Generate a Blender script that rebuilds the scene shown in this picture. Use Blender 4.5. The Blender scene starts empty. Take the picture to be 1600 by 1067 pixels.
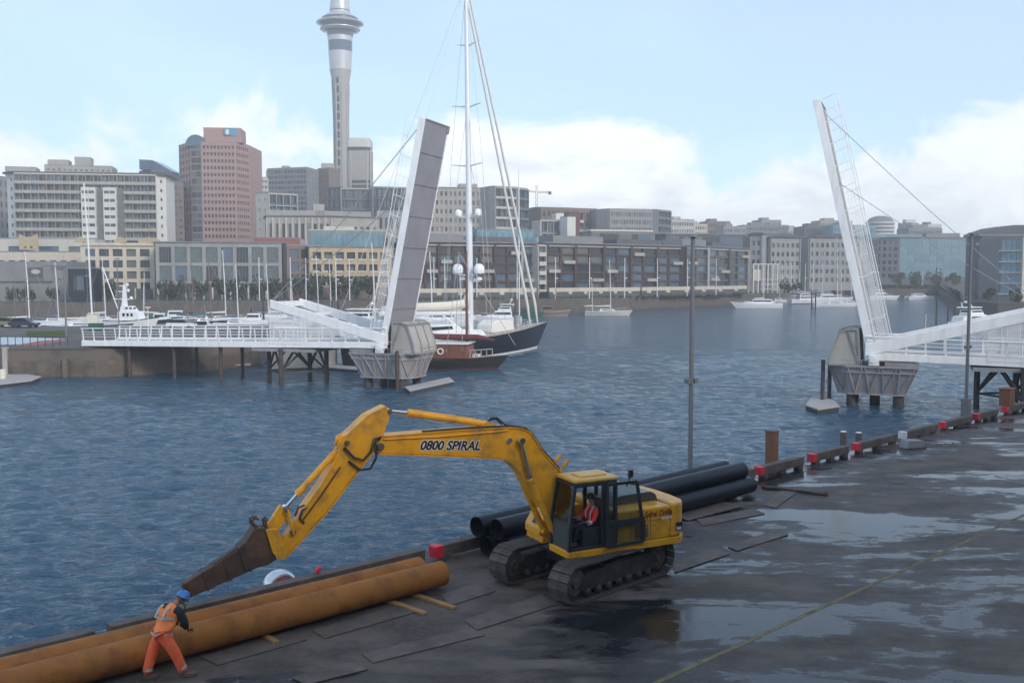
import bpy, bmesh, math, random
from mathutils import Vector, Matrix
R = math.radians
random.seed(7)
SC = bpy.context.scene
COL = SC.collection

# ------------------------------------------------------------------ camera
F_PX = 1500.0
PITCH = math.atan((533.5 - 432.0) / F_PX)
CAM_H = 8.0
cam = bpy.data.cameras.new('camera')
cam.sensor_width = 36.0
cam.lens = 36.0 * F_PX / 1600.0
cam.clip_start = 0.1
cam.clip_end = 12000.0
cam_ob = bpy.data.objects.new('camera', cam)
cam_ob.location = (0, 0, CAM_H)
cam_ob.rotation_euler = (math.pi / 2 - PITCH, 0, 0)
COL.objects.link(cam_ob)
SC.camera = cam_ob

# ------------------------------------------------------------------ light
SUN_ELEV = R(30)
to_sun = Vector((0.62, -0.78, 0)).normalized() * math.cos(SUN_ELEV) + Vector((0, 0, math.sin(SUN_ELEV)))
SUN_AZ = math.atan2(to_sun.x, to_sun.y)          # clockwise from +Y
sun = bpy.data.lights.new('sun', 'SUN')
sun.energy = 2.3
sun.angle = R(12)
sun.color = (1.0, 0.88, 0.74)
sun_ob = bpy.data.objects.new('sun', sun)
sun_ob.rotation_euler = to_sun.to_track_quat('Z', 'Y').to_euler()
sun_ob.location = (20, -40, 60)
COL.objects.link(sun_ob)

world = bpy.data.worlds.new('World')
SC.world = world
world.use_nodes = True
SKY_STRENGTH = 0.15

def build_world():
    nt = world.node_tree
    N, L = nt.nodes, nt.links
    N.clear()
    def nd(t, **kw):
        n = N.new(t)
        for k, v in kw.items():
            setattr(n, k, v)
        return n
    def val(n, i, v):
        n.inputs[i].default_value = v
        return n
    def math_(op, a, b=None, c=None, clamp=False):
        n = nd('ShaderNodeMath', operation=op, use_clamp=clamp)
        for i, x in enumerate((a, b, c)):
            if x is None:
                continue
            if isinstance(x, (int, float)):
                n.inputs[i].default_value = x
            else:
                L.new(x, n.inputs[i])
        return n.outputs[0]
    def maprange(x, a, b, c=0.0, d=1.0, smooth=True):
        n = nd('ShaderNodeMapRange')
        n.interpolation_type = 'SMOOTHSTEP' if smooth else 'LINEAR'
        L.new(x, n.inputs[0])
        for i, v in zip((1, 2, 3, 4), (a, b, c, d)):
            n.inputs[i].default_value = v
        return n.outputs[0]
    sky = nd('ShaderNodeTexSky', sky_type='NISHITA')
    sky.sun_disc = False
    sky.sun_elevation = SUN_ELEV
    sky.sun_rotation = SUN_AZ
    sky.air_density = 1.0
    sky.dust_density = 1.2
    sky.ozone_density = 2.0
    tc = nd('ShaderNodeTexCoord')
    sep = nd('ShaderNodeSeparateXYZ')
    L.new(tc.outputs['Generated'], sep.inputs[0])
    z = sep.outputs[2]
    def noise(sx, sz, off, scale, detail, rough, dist=0.0):
        m = nd('ShaderNodeMapping')
        m.inputs['Location'].default_value = off
        m.inputs['Scale'].default_value = (sx, sx, sz)
        L.new(tc.outputs['Generated'], m.inputs[0])
        n = nd('ShaderNodeTexNoise')
        n.inputs['Scale'].default_value = scale
        n.inputs['Detail'].default_value = detail
        n.inputs['Roughness'].default_value = rough
        n.inputs['Distortion'].default_value = dist
        L.new(m.outputs[0], n.inputs['Vector'])
        return n.outputs['Fac']
    big = noise(1, 1.5, CLOUD_OFF, 3.6, 14, 0.62, 0.35)
    # more cover low down, none high up in the band the camera sees; thin wisps above
    cover = maprange(z, 0.03, 0.24, 0.195, -0.15)
    s = math_('ADD', big, cover)
    mask = maprange(s, 0.505, 0.605)
    # a mass of cloud seen from the lit side: bright heads, greyer bellies
    fine = noise(1, 2.0, (3.1, 8.2, 1.7), 10.0, 12, 0.66, 0.6)
    tone = math_('ADD', math_('MULTIPLY', fine, 1.15), math_('MULTIPLY', maprange(z, 0.0, 0.17), 0.55))
    tone = maprange(tone, 0.55, 1.1)
    # softer and bluer towards the horizon
    cr = nd('ShaderNodeMixRGB')
    L.new(tone, cr.inputs[0])
    cr.inputs[1].default_value = CLOUD_LOW
    cr.inputs[2].default_value = CLOUD_HIGH
    # thin milky veil over the blue
    veil = maprange(z, 0.0, 0.62, 0.62, 0.16)
    wisp = noise(1, 3.0, (5.0, 1.3, 2.2), 2.3, 5, 0.55, 0.4)
    veil = math_('ADD', veil, maprange(wisp, 0.45, 0.75, 0.0, 0.16))
    skyc = nd('ShaderNodeMixRGB')
    L.new(veil, skyc.inputs[0])
    gain = nd('ShaderNodeMixRGB', blend_type='MULTIPLY')
    gain.inputs[0].default_value = 1.0
    L.new(sky.outputs[0], gain.inputs[1])
    gain.inputs[2].default_value = SKY_GAIN
    L.new(gain.outputs[0], skyc.inputs[1])
    skyc.inputs[2].default_value = VEIL_COL
    mix = nd('ShaderNodeMixRGB')
    mm = math_('MULTIPLY', mask, 0.84)
    L.new(mm, mix.inputs[0])
    L.new(skyc.outputs[0], mix.inputs[1])
    L.new(cr.outputs[0], mix.inputs[2])
    bg = nd('ShaderNodeBackground')
    bg.inputs['Strength'].default_value = SKY_STRENGTH
    L.new(mix.outputs[0], bg.inputs['Color'])
    out = nd('ShaderNodeOutputWorld')
    L.new(bg.outputs[0], out.inputs['Surface'])
CLOUD_OFF = (0.35, 0.2, 0.1)
CLOUD_LOW = (5.6, 5.85, 6.1, 1)
CLOUD_HIGH = (8.6, 8.55, 8.5, 1)
VEIL_COL = (5.5, 7.7, 9.6, 1)
SKY_GAIN = (0.95, 1.02, 1.15, 1)
build_world()
SC.view_settings.view_transform = 'Standard'
SC.view_settings.look = 'None'
SC.view_settings.exposure = 0.5
SC.view_settings.gamma = 1.0
SC.view_settings.use_curve_mapping = False
SC.render.engine = 'CYCLES'
SC.cycles.max_bounces = 6
SC.cycles.volume_bounces = 0
SC.cycles.transparent_max_bounces = 12
SC.cycles.use_denoising = True

# ------------------------------------------------------------------ measuring
_F = Vector((0, math.cos(PITCH), -math.sin(PITCH)))
_U = Vector((0, math.sin(PITCH), math.cos(PITCH)))
_C = Vector((0, 0, CAM_H))
def ray(px, py):
    return _F + Vector((1, 0, 0)) * ((px - 800) / F_PX) - _U * ((py - 533.5) / F_PX)
def G(px, py, z=0.0):
    d = ray(px, py)
    return _C + d * ((z - CAM_H) / d.z)
def D(px, py, Y):
    d = ray(px, py)
    return _C + d * (Y / d.y)
def XY(px, Y, py=440):
    p = D(px, py, Y)
    return p.x, p.y
WATER_Z = -2.9

# ------------------------------------------------------------------ mesh builder
class MB:
    def __init__(self, M=None):
        self.v, self.f, self.m, self.M, self.mi = [], [], [], M, 0
    def add(self, vs, fs):
        b = len(self.v)
        for p in vs:
            p = Vector(p)
            self.v.append(self.M @ p if self.M else p)
        for f in fs:
            self.f.append([b + i for i in f])
            self.m.append(self.mi)
        return self
    def box(self, x0, x1, y0, y1, z0, z1):
        v = [(x, y, z) for z in (z0, z1) for y in (y0, y1) for x in (x0, x1)]
        return self.add(v, [(0, 2, 3, 1), (4, 5, 7, 6), (0, 1, 5, 4), (2, 6, 7, 3), (0, 4, 6, 2), (1, 3, 7, 5)])
    def bar(self, p, q, w, h, up=(0, 0, 1)):
        """a square bar from p to q, w across, h in the up direction"""
        p, q = Vector(p), Vector(q)
        d = (q - p).normalized()
        up = Vector(up)
        s = d.cross(up)
        if s.length < 1e-4:
            s = d.cross(Vector((0, 1, 0)))
        s.normalize()
        u = s.cross(d).normalized()
        s, u = s * w / 2, u * h / 2
        v = [p - s - u, p + s - u, p + s + u, p - s + u, q - s - u, q + s - u, q + s + u, q - s + u]
        return self.add(v, [(3, 2, 1, 0), (4, 5, 6, 7), (0, 1, 5, 4), (1, 2, 6, 5), (2, 3, 7, 6), (3, 0, 4, 7)])
    def tube(self, pts, r, n=8, caps=True):
        """swept round tube; r a number or one radius per point"""
        pts = [Vector(p) for p in pts]
        rs = r if isinstance(r, (list, tuple)) else [r] * len(pts)
        rings = []
        ref = None
        for i, p in enumerate(pts):
            a = pts[max(0, i - 1)]
            b = pts[min(len(pts) - 1, i + 1)]
            d = (b - a).normalized()
            if ref is None:
                ref = Vector((0, 0, 1)) if abs(d.z) < 0.9 else Vector((1, 0, 0))
            s = d.cross(ref).normalized()
            u = s.cross(d).normalized()
            ref = u
            rings.append([p + (s * math.cos(k * 2 * math.pi / n) + u * math.sin(k * 2 * math.pi / n)) * rs[i] for k in range(n)])
        v = [q for ring in rings for q in ring]
        f = []
        for i in range(len(pts) - 1):
            for k in range(n):
                k2 = (k + 1) % n
                f.append((i * n + k, i * n + k2, (i + 1) * n + k2, (i + 1) * n + k))
        if caps:
            f.append(tuple(reversed(range(n))))
            f.append(tuple((len(pts) - 1) * n + k for k in range(n)))
        return self.add(v, f)
    def prism(self, outline, o, a, b, w0, w1, n=None):
        """2-D outline (in axes a,b from o) thickened along a x b from w0 to w1"""
        o, a, b = Vector(o), Vector(a), Vector(b)
        nrm = Vector(n) if n is not None else a.cross(b).normalized()
        k = len(outline)
        v = [o + a * x + b * y + nrm * w0 for x, y in outline] + [o + a * x + b * y + nrm * w1 for x, y in outline]
        f = [tuple(reversed(range(k))), tuple(range(k, 2 * k))]
        for i in range(k):
            j = (i + 1) % k
            f.append((i, j, k + j, k + i))
        return self.add(v, f)
    def lathe(self, prof, n=24, c=(0, 0, 0), a0=0.0, a1=2 * math.pi):
        full = abs(a1 - a0 - 2 * math.pi) < 1e-6
        cols = n if full else n + 1
        v = []
        for r, z in prof:
            for k in range(cols):
                t = a0 + (a1 - a0) * k / n
                v.append((c[0] + r * math.cos(t), c[1] + r * math.sin(t), c[2] + z))
        f = []
        for i in range(len(prof) - 1):
            for k in range(n):
                k2 = (k + 1) % cols
                f.append((i * cols + k, i * cols + k2, (i + 1) * cols + k2, (i + 1) * cols + k))
        return self.add(v, f)
    def quad(self, a, b, c, d):
        return self.add([a, b, c, d], [(0, 1, 2, 3)])
    def build(self, name, mat, parent=None, smooth=None, bevel=0.0, kind=None, loc=None, rz=0.0):
        me = bpy.data.meshes.new(name)
        me.from_pydata([tuple(p) for p in self.v], [], self.f)
        mats = mat if isinstance(mat, (list, tuple)) else [mat]
        for m in mats if mat else []:
            me.materials.append(m)
        if len(mats) > 1:
            me.polygons.foreach_set('material_index', [min(i, len(mats) - 1) for i in self.m])
        if self.fix:
            bm = bmesh.new()
            bm.from_mesh(me)
            bmesh.ops.recalc_face_normals(bm, faces=bm.faces)
            bm.to_mesh(me)
            bm.free()
        if smooth is not None:
            me.polygons.foreach_set('use_smooth', [True] * len(me.polygons))
            me.set_sharp_from_angle(angle=R(smooth))
        me.update()
        ob = bpy.data.objects.new(name, me)
        COL.objects.link(ob)
        if parent:
            ob.parent = parent
        if loc is not None:
            ob.location = loc
        ob.rotation_euler.z = rz
        if bevel:
            bv = ob.modifiers.new('edge', 'BEVEL')
            bv.width = bevel
            bv.segments = 2
            bv.limit_method = 'ANGLE'
            bv.angle_limit = R(40)
        if kind:
            ob['kind'] = kind
        return ob
    fix = True

def tag(o, label=None, cat=None, group=None, kind=None):
    if label: o['label'] = label
    if cat: o['category'] = cat
    if group: o['group'] = group
    if kind: o['kind'] = kind
    return o
def thing(name, label, cat, loc=(0, 0, 0), rz=0.0, group=None):
    o = bpy.data.objects.new(name, None)
    o.empty_display_size = 0.3
    COL.objects.link(o)
    o.location = loc
    o.rotation_euler.z = rz
    return tag(o, label, cat, group)
def share(src, parent, loc=(0, 0, 0), rot=None, name=None):
    """another copy of one part's mesh, for alike pieces"""
    o = src.copy()
    COL.objects.link(o)
    if parent: o.parent = parent
    o.location = loc
    if rot is not None: o.rotation_euler = rot
    return o
def copy_tree(o, parent=None):
    c = o.copy()
    COL.objects.link(c)
    if parent: c.parent = parent
    for ch in list(o.children):
        copy_tree(ch, c)
    return c

# ------------------------------------------------------------------ materials
def mat(name, col, rough=0.6, metal=0.0, var=0.12, scale=3.0, bump=0.0, bscale=20.0, stain=None, sscale=1.0, samt=0.5, spec=0.5, coat=0.0, streak=False):
    """principled surface with procedural colour variation, optional stains and fine relief"""
    m = bpy.data.materials.new(name)
    m.use_nodes = True
    nt = m.node_tree
    N, L = nt.nodes, nt.links
    p = N['Principled BSDF']
    p.inputs['Roughness'].default_value = rough
    p.inputs['Metallic'].default_value = metal
    p.inputs['Specular IOR Level'].default_value = spec
    p.inputs['Coat Weight'].default_value = coat
    p.inputs['Base Color'].default_value = (*col, 1)
    tc = N.new('ShaderNodeTexCoord')
    def noise(sc, detail=5, rgh=0.6, vec=None):
        n = N.new('ShaderNodeTexNoise')
        n.inputs['Scale'].default_value = sc
        n.inputs['Detail'].default_value = detail
        n.inputs['Roughness'].default_value = rgh
        L.new(vec if vec else tc.outputs['Object'], n.inputs['Vector'])
        return n.outputs['Fac']
    last = None
    if var:
        mx = N.new('ShaderNodeMixRGB')
        mr = N.new('ShaderNodeMapRange')
        mr.inputs[1].default_value, mr.inputs[2].default_value = 0.3, 0.7
        L.new(noise(scale), mr.inputs[0])
        L.new(mr.outputs[0], mx.inputs[0])
        mx.inputs[1].default_value = (*[c * (1 - var) for c in col], 1)
        mx.inputs[2].default_value = (*[min(1, c * (1 + var)) for c in col], 1)
        last = mx.outputs[0]
        L.new(last, p.inputs['Base Color'])
        rr = N.new('ShaderNodeMapRange')
        rr.inputs[3].default_value, rr.inputs[4].default_value = max(0.03, rough - 0.08), min(1, rough + 0.08)
        L.new(noise(scale * 2.3), rr.inputs[0])
        L.new(rr.outputs[0], p.inputs['Roughness'])
    if stain:
        vec = None
        if streak:
            mp = N.new('ShaderNodeMapping')
            mp.inputs['Scale'].default_value = (1, 1, 0.12)
            L.new(tc.outputs['Object'], mp.inputs[0])
            vec = mp.outputs[0]
        mr = N.new('ShaderNodeMapRange')
        mr.inputs[1].default_value, mr.inputs[2].default_value = 0.48, 0.68
        mr.inputs[4].default_value = samt
        L.new(noise(sscale, 8, 0.65, vec), mr.inputs[0])
        mx = N.new('ShaderNodeMixRGB')
        L.new(mr.outputs[0], mx.inputs[0])
        if last: L.new(last, mx.inputs[1])
        else: mx.inputs[1].default_value = (*col, 1)
        mx.inputs[2].default_value = (*stain, 1)
        L.new(mx.outputs[0], p.inputs['Base Color'])
    if bump:
        b = N.new('ShaderNodeBump')
        b.inputs['Strength'].default_value = 0.7
        b.inputs['Distance'].default_value = bump
        L.new(noise(bscale, 6), b.inputs['Height'])
        L.new(b.outputs[0], p.inputs['Normal'])
    return m
M = {}
def defmats():
    A = M.__setitem__
    A('white', mat('white paint', (0.78, 0.79, 0.79), 0.45, var=0.05, scale=0.8, stain=(0.5, 0.47, 0.42), sscale=2.0, samt=0.35, streak=True))
    A('clean_white', mat('white gelcoat', (0.8, 0.81, 0.82), 0.25, var=0.03))
    A('mesh_white', mat('white mesh', (0.74, 0.75, 0.75), 0.6, var=0.05))
    A('grey_leaf', mat('grey deck underside', (0.25, 0.245, 0.27), 0.6, var=0.06, scale=0.5, stain=(0.2, 0.195, 0.21), sscale=0.6, samt=0.5))
    A('grey_steel', mat('grey steel plate', (0.27, 0.265, 0.275), 0.6, var=0.1, scale=0.7, stain=(0.20, 0.16, 0.13), sscale=1.3, samt=0.6, streak=True))
    A('beige_plate', mat('beige housing plate', (0.37, 0.355, 0.32), 0.6, var=0.08, scale=0.8, stain=(0.3, 0.27, 0.22), sscale=1.0, samt=0.5, streak=True))
    A('dark_pile', mat('dark steel pile', (0.05, 0.045, 0.045), 0.6, var=0.25, scale=2, stain=(0.1, 0.05, 0.03), sscale=3, samt=0.6))
    A('cable', mat('steel cable', (0.38, 0.38, 0.38), 0.5, 0.3))
    A('timber_pile', mat('weathered timber', (0.14, 0.11, 0.09), 0.85, var=0.25, scale=3, bump=0.01))
    A('pontoon', mat('pontoon boards', (0.34, 0.33, 0.32), 0.8, var=0.15, scale=4))
    A('stone_wall', mat('old seawall', (0.12, 0.105, 0.09), 0.9, var=0.3, scale=0.5, stain=(0.12, 0.09, 0.075), sscale=0.5, samt=0.8, bump=0.05, bscale=2.5))
    A('wet_stone', mat('tidal seawall', (0.105, 0.085, 0.068), 0.6, var=0.4, scale=0.8, bump=0.05, bscale=3, stain=(0.05, 0.05, 0.035), sscale=1, samt=0.7))
    A('land', mat('quay paving', (0.12, 0.115, 0.105), 1.0, var=0.25, scale=0.15, spec=0.1))
    A('road', mat('asphalt road', (0.10, 0.095, 0.095), 0.9, var=0.15, scale=0.3))
    A('grass', mat('lawn', (0.07, 0.11, 0.04), 0.95, var=0.3, scale=0.8))
    A('yellow', mat('yellow machine paint', (0.76, 0.35, 0.016), 0.42, var=0.10, scale=1.2, stain=(0.25, 0.14, 0.045), sscale=1.7, samt=0.75, coat=0.1))
    A('yellow_roof', mat('yellow roof paint with painted sky sheen', (0.66, 0.36, 0.05), 0.5, var=0.1, stain=(0.62, 0.5, 0.33), sscale=1.2, samt=0.9))  # pale blotches put the sky's sheen into the roof colour
    A('track', mat('track steel', (0.105, 0.085, 0.075), 0.6, 0.2, var=0.3, scale=6, stain=(0.18, 0.14, 0.11), sscale=3, samt=0.7, bump=0.004, bscale=40))
    A('under', mat('undercarriage paint', (0.03, 0.028, 0.027), 0.6, var=0.3, scale=3, stain=(0.09, 0.07, 0.055), sscale=2.5, samt=0.7))
    A('cab_dark', mat('dark cab frame', (0.028, 0.032, 0.034), 0.4, var=0.15, scale=3))
    A('cab_panel', mat('grey green cab panel', (0.06, 0.07, 0.068), 0.5, var=0.15, scale=2))
    A('black', mat('black rubber', (0.018, 0.018, 0.02), 0.5, var=0.2))
    A('chrome', mat('chrome rod', (0.75, 0.75, 0.76), 0.15, 1.0, var=0.03))
    A('hood', mat('dark grey engine hood', (0.075, 0.08, 0.085), 0.3, var=0.12, scale=1.5))
    A('rust_jib', mat('rusty dark steel', (0.062, 0.037, 0.026), 0.7, var=0.3, scale=2.5, stain=(0.15, 0.085, 0.05), sscale=2.0, samt=0.8, bump=0.004, bscale=30))
    A('orange_pipe', mat('orange rusted pipe', (0.34, 0.125, 0.02), 0.8, var=0.2, scale=0.9, stain=(0.17, 0.06, 0.018), sscale=1.4, samt=0.95, bump=0.005, bscale=25))
    A('blue_pipe', mat('black blue coated pipe', (0.010, 0.013, 0.02), 0.4, var=0.25, scale=1.0, spec=0.25))
    A('pipe_in', mat('pipe bore', (0.012, 0.012, 0.013), 0.8))
    A('kerb_timber', mat('kerb timber', (0.12, 0.095, 0.08), 0.8, var=0.25, scale=2.5, stain=(0.05, 0.045, 0.04), sscale=1.6, samt=0.6, bump=0.006, bscale=15))
    A('kerb_red', mat('red painted kerb end', (0.68, 0.03, 0.045), 0.5, var=0.15, scale=4, stain=(0.4, 0.03, 0.03), sscale=3, samt=0.5))
    A('kerb_white', mat('white painted kerb end', (0.7, 0.7, 0.68), 0.6, var=0.1))
    A('rust_post', mat('rust brown post', (0.22, 0.10, 0.05), 0.8, var=0.2, scale=2, stain=(0.1, 0.045, 0.03), sscale=2, samt=0.7))
    A('plate', mat('rusty steel plate', (0.135, 0.10, 0.078), 0.7, 0.0, var=0.25, scale=1.5, stain=(0.05, 0.037, 0.03), sscale=1.2, samt=0.7))
    A('lamp_grey', mat('grey lamp post', (0.15, 0.155, 0.165), 0.5, var=0.08))
    A('alu', mat('aluminium mast', (0.72, 0.73, 0.74), 0.35, 0.15, var=0.04))
    A('wood_mast', mat('varnished mast', (0.16, 0.075, 0.045), 0.45, var=0.2))
    A('navy', mat('navy hull', (0.007, 0.011, 0.022), 0.3, var=0.05))
    A('boot', mat('red antifouling', (0.17, 0.06, 0.045), 0.7, var=0.2))
    A('red_wood', mat('red brown timber hull', (0.19, 0.075, 0.045), 0.6, var=0.25, scale=1.5))
    A('black_hull', mat('black hull', (0.03, 0.028, 0.028), 0.45, var=0.25))
    A('canvas_white', mat('white canvas', (0.68, 0.67, 0.63), 0.85, var=0.06))
    A('canvas_cream', mat('cream canvas', (0.66, 0.62, 0.52), 0.85, var=0.06))
    A('canvas_blue', mat('blue canvas', (0.05, 0.11, 0.2), 0.85, var=0.15))
    A('pale_blue_canvas', mat('pale blue tarpaulin', (0.45, 0.53, 0.6), 0.8, var=0.08))
    A('canvas_teal', mat('teal canvas', (0.03, 0.16, 0.17), 0.85, var=0.15))
    A('canvas_red', mat('dark red canvas', (0.11, 0.03, 0.035), 0.85, var=0.15))
    A('teak', mat('teak deck', (0.38, 0.32, 0.25), 0.8, var=0.12, scale=3))
    A('win_dark', mat('dark tinted window', (0.02, 0.024, 0.03), 0.08, var=0.0))
    A('glass_a', mat('dark office glass', (0.035, 0.045, 0.055), 0.12, var=0.25, scale=0.4))
    A('glass_b', mat('blind behind glass', (0.13, 0.135, 0.13), 0.3, var=0.2, scale=0.5))
    A('glass_c', mat('curtained glass', (0.27, 0.26, 0.23), 0.35, var=0.2, scale=0.5))
    A('glass_teal', mat('teal glass', (0.14, 0.27, 0.33), 0.14, var=0.25, scale=0.25))
    A('glass_tealb', mat('deeper teal glass', (0.12, 0.23, 0.29), 0.14, var=0.2, scale=0.25))
    A('glass_grn', mat('dull green glass', (0.10, 0.145, 0.14), 0.15, var=0.3, scale=0.5))
    A('glass_green', mat('pale green glass', (0.19, 0.27, 0.25), 0.2, var=0.2, scale=0.3))
    A('glass_blue', mat('blue grey glass', (0.08, 0.13, 0.18), 0.12, var=0.2, scale=0.3))
    A('cream', mat('cream render', (0.55, 0.50, 0.40), 0.85, var=0.08, scale=0.3, stain=(0.42, 0.38, 0.31), sscale=0.6, samt=0.4, streak=True))
    A('sand', mat('sand yellow render', (0.47, 0.375, 0.245), 0.85, var=0.08, scale=0.3, stain=(0.42, 0.34, 0.22), sscale=0.6, samt=0.4, streak=True))
    A('offwhite', mat('off white render', (0.50, 0.48, 0.43), 0.8, var=0.07, scale=0.3, stain=(0.45, 0.43, 0.4), sscale=0.5, samt=0.4, streak=True))
    A('bright', mat('bright white render', (0.64, 0.625, 0.58), 0.8, var=0.05, scale=0.3))
    A('beige', mat('beige concrete', (0.38, 0.36, 0.32), 0.85, var=0.1, scale=0.3, stain=(0.29, 0.27, 0.25), sscale=0.4, samt=0.5, streak=True))
    A('grey_con', mat('grey concrete', (0.30, 0.30, 0.295), 0.85, var=0.1, scale=0.3, stain=(0.22, 0.22, 0.22), sscale=0.4, samt=0.5, streak=True))
    A('mid_grey', mat('mid grey cladding', (0.2, 0.205, 0.21), 0.7, var=0.1, scale=0.3))
    A('dark_grey', mat('dark grey cladding', (0.085, 0.09, 0.1), 0.6, var=0.12, scale=0.3))
    A('roof_grey', mat('grey roof', (0.19, 0.20, 0.215), 0.6, var=0.12, scale=0.3))
    A('pink', mat('pink granite cladding', (0.37, 0.235, 0.205), 0.7, var=0.06, scale=0.2))
    A('brown', mat('brown cladding', (0.19, 0.145, 0.12), 0.8, var=0.12, scale=0.3))
    A('brick', mat('dark red brick', (0.07, 0.043, 0.038), 0.85, var=0.2, scale=0.5))
    A('brick_red', mat('brick red panel', (0.26, 0.10, 0.08), 0.85, var=0.12))
    A('tower_con', mat('tower concrete', (0.40, 0.385, 0.365), 0.85, var=0.06, scale=0.1, stain=(0.33, 0.31, 0.29), sscale=0.15, samt=0.5, streak=True))
    A('tower_metal', mat('silver tower cladding', (0.55, 0.56, 0.58), 0.4, 0.3, var=0.05, scale=0.2))
    A('tower_blue', mat('blue tower glazing', (0.075, 0.11, 0.16), 0.15, var=0.1))
    A('leaf', mat('dark green leaves', (0.045, 0.06, 0.028), 0.8, var=0.35, scale=1.5))
    A('bark', mat('bark', (0.10, 0.08, 0.06), 0.9, var=0.2))
    A('hivis', mat('orange work trousers', (1.0, 0.15, 0.05), 0.7, var=0.12, scale=7, bump=0.03, bscale=9, stain=(0.6, 0.08, 0.03), sscale=5, samt=0.4))
    A('hivis_vest', mat('orange vest', (1.0, 0.27, 0.065), 0.65, var=0.1, scale=7, bump=0.03, bscale=9))
    A('jacket_red', mat('red orange jacket', (0.72, 0.03, 0.025), 0.7, var=0.12, scale=6))
    A('tape', mat('silver reflective tape', (0.5, 0.47, 0.43), 0.4, var=0.06))
    A('sleeve', mat('dark green sleeve', (0.018, 0.027, 0.027), 0.85, var=0.2, scale=6))
    A('navy_cloth', mat('navy cloth', (0.02, 0.025, 0.045), 0.85, var=0.2, scale=6))
    A('skin', mat('skin', (0.36, 0.19, 0.13), 0.6, var=0.05))
    A('helmet', mat('blue hard hat', (0.05, 0.19, 0.48), 0.3, var=0.05))
    A('boots', mat('work boots', (0.14, 0.09, 0.06), 0.8, var=0.2))
    A('steel', mat('galvanised steel', (0.62, 0.64, 0.66), 0.25, 0.9, var=0.08, scale=4))
    A('letter_black', mat('black lettering', (0.014, 0.012, 0.014), 0.5, var=0))
    A('letter_white', mat('white lettering', (0.75, 0.75, 0.72), 0.5, var=0))
    A('letter_red', mat('dark red lettering', (0.12, 0.012, 0.015), 0.5, var=0))
    A('line_yellow', mat('worn yellow line', (0.19, 0.155, 0.075), 0.85, var=0.3, scale=4, stain=(0.05, 0.042, 0.034), sscale=2.2, samt=0.9))
    A('wood_light', mat('fresh timber', (0.42, 0.22, 0.08), 0.7, var=0.2))
    A('sign_blue', mat('blue sign face', (0.06, 0.25, 0.42), 0.4, var=0.25, scale=0.15))
    A('crane_red', mat('crane red', (0.5, 0.13, 0.05), 0.6, var=0.1))
    A('car_dark', mat('dark blue car paint', (0.03, 0.035, 0.06), 0.25, var=0.05, coat=0.5))
    A('car_white', mat('white car paint', (0.7, 0.7, 0.7), 0.25, var=0.03, coat=0.5))
    A('car_gold', mat('olive car paint', (0.2, 0.19, 0.1), 0.3, var=0.05, coat=0.5))
    A('bin_green', mat('green bin', (0.03, 0.1, 0.08), 0.5, var=0.1))
    A('red_paint', mat('red painted ramp', (0.30, 0.09, 0.09), 0.8, var=0.2, scale=1))
    A('pale_blue', mat('pale blue painted ground', (0.42, 0.5, 0.53), 0.8, var=0.1, scale=1))
defmats()
def clear_glass(name, tint=(0.8, 0.86, 0.86), alpha=0.35):
    m = bpy.data.materials.new(name)
    m.use_nodes = True
    N, L = m.node_tree.nodes, m.node_tree.links
    N.clear()
    fr = N.new('ShaderNodeFresnel'); fr.inputs[0].default_value = 1.5
    tr = N.new('ShaderNodeBsdfTransparent'); tr.inputs[0].default_value = (*tint, 1)
    gl = N.new('ShaderNodeBsdfGlossy'); gl.inputs['Roughness'].default_value = 0.03
    mx = N.new('ShaderNodeMixShader'); o = N.new('ShaderNodeOutputMaterial')
    L.new(fr.outputs[0], mx.inputs[0]); L.new(tr.outputs[0], mx.inputs[1]); L.new(gl.outputs[0], mx.inputs[2]); L.new(mx.outputs[0], o.inputs[0])
    return m
M['clear'] = clear_glass('cab glass', (0.62, 0.68, 0.68))
# ------------------------------------------------------------------ the setting: water, wharf, land
def water_material():
    m = bpy.data.materials.new('harbour water')
    m.use_nodes = True
    N, L = m.node_tree.nodes, m.node_tree.links
    p = N['Principled BSDF']
    p.inputs['Base Color'].default_value = (0.032, 0.076, 0.118, 1)
    p.inputs['Roughness'].default_value = 0.11
    p.inputs['IOR'].default_value = 1.333
    tc = N.new('ShaderNodeTexCoord')
    prev = None
    for sc, rot, dist, det, stretch in ((0.28, 0.35, 0.85, 2, 1.8), (1.2, 0.15, 0.30, 3, 1.9), (4.5, -0.25, 0.06, 2, 1.6)):
        mp = N.new('ShaderNodeMapping')
        mp.inputs['Rotation'].default_value = (0, 0, rot)
        mp.inputs['Scale'].default_value = (1.0, stretch, 1)
        L.new(tc.outputs['Object'], mp.inputs[0])
        n = N.new('ShaderNodeTexNoise')
        n.inputs['Scale'].default_value = sc
        n.inputs['Detail'].default_value = det
        n.inputs['Roughness'].default_value = 0.55
        n.inputs['Distortion'].default_value = 0.6
        L.new(mp.outputs[0], n.inputs['Vector'])
        b = N.new('ShaderNodeBump')
        b.inputs['Strength'].default_value = 1.0
        b.inputs['Distance'].default_value = dist
        L.new(n.outputs['Fac'], b.inputs['Height'])
        if prev: L.new(prev, b.inputs['Normal'])
        prev = b.outputs[0]
    L.new(prev, p.inputs['Normal'])
    return m
M['water'] = water_material()
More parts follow.
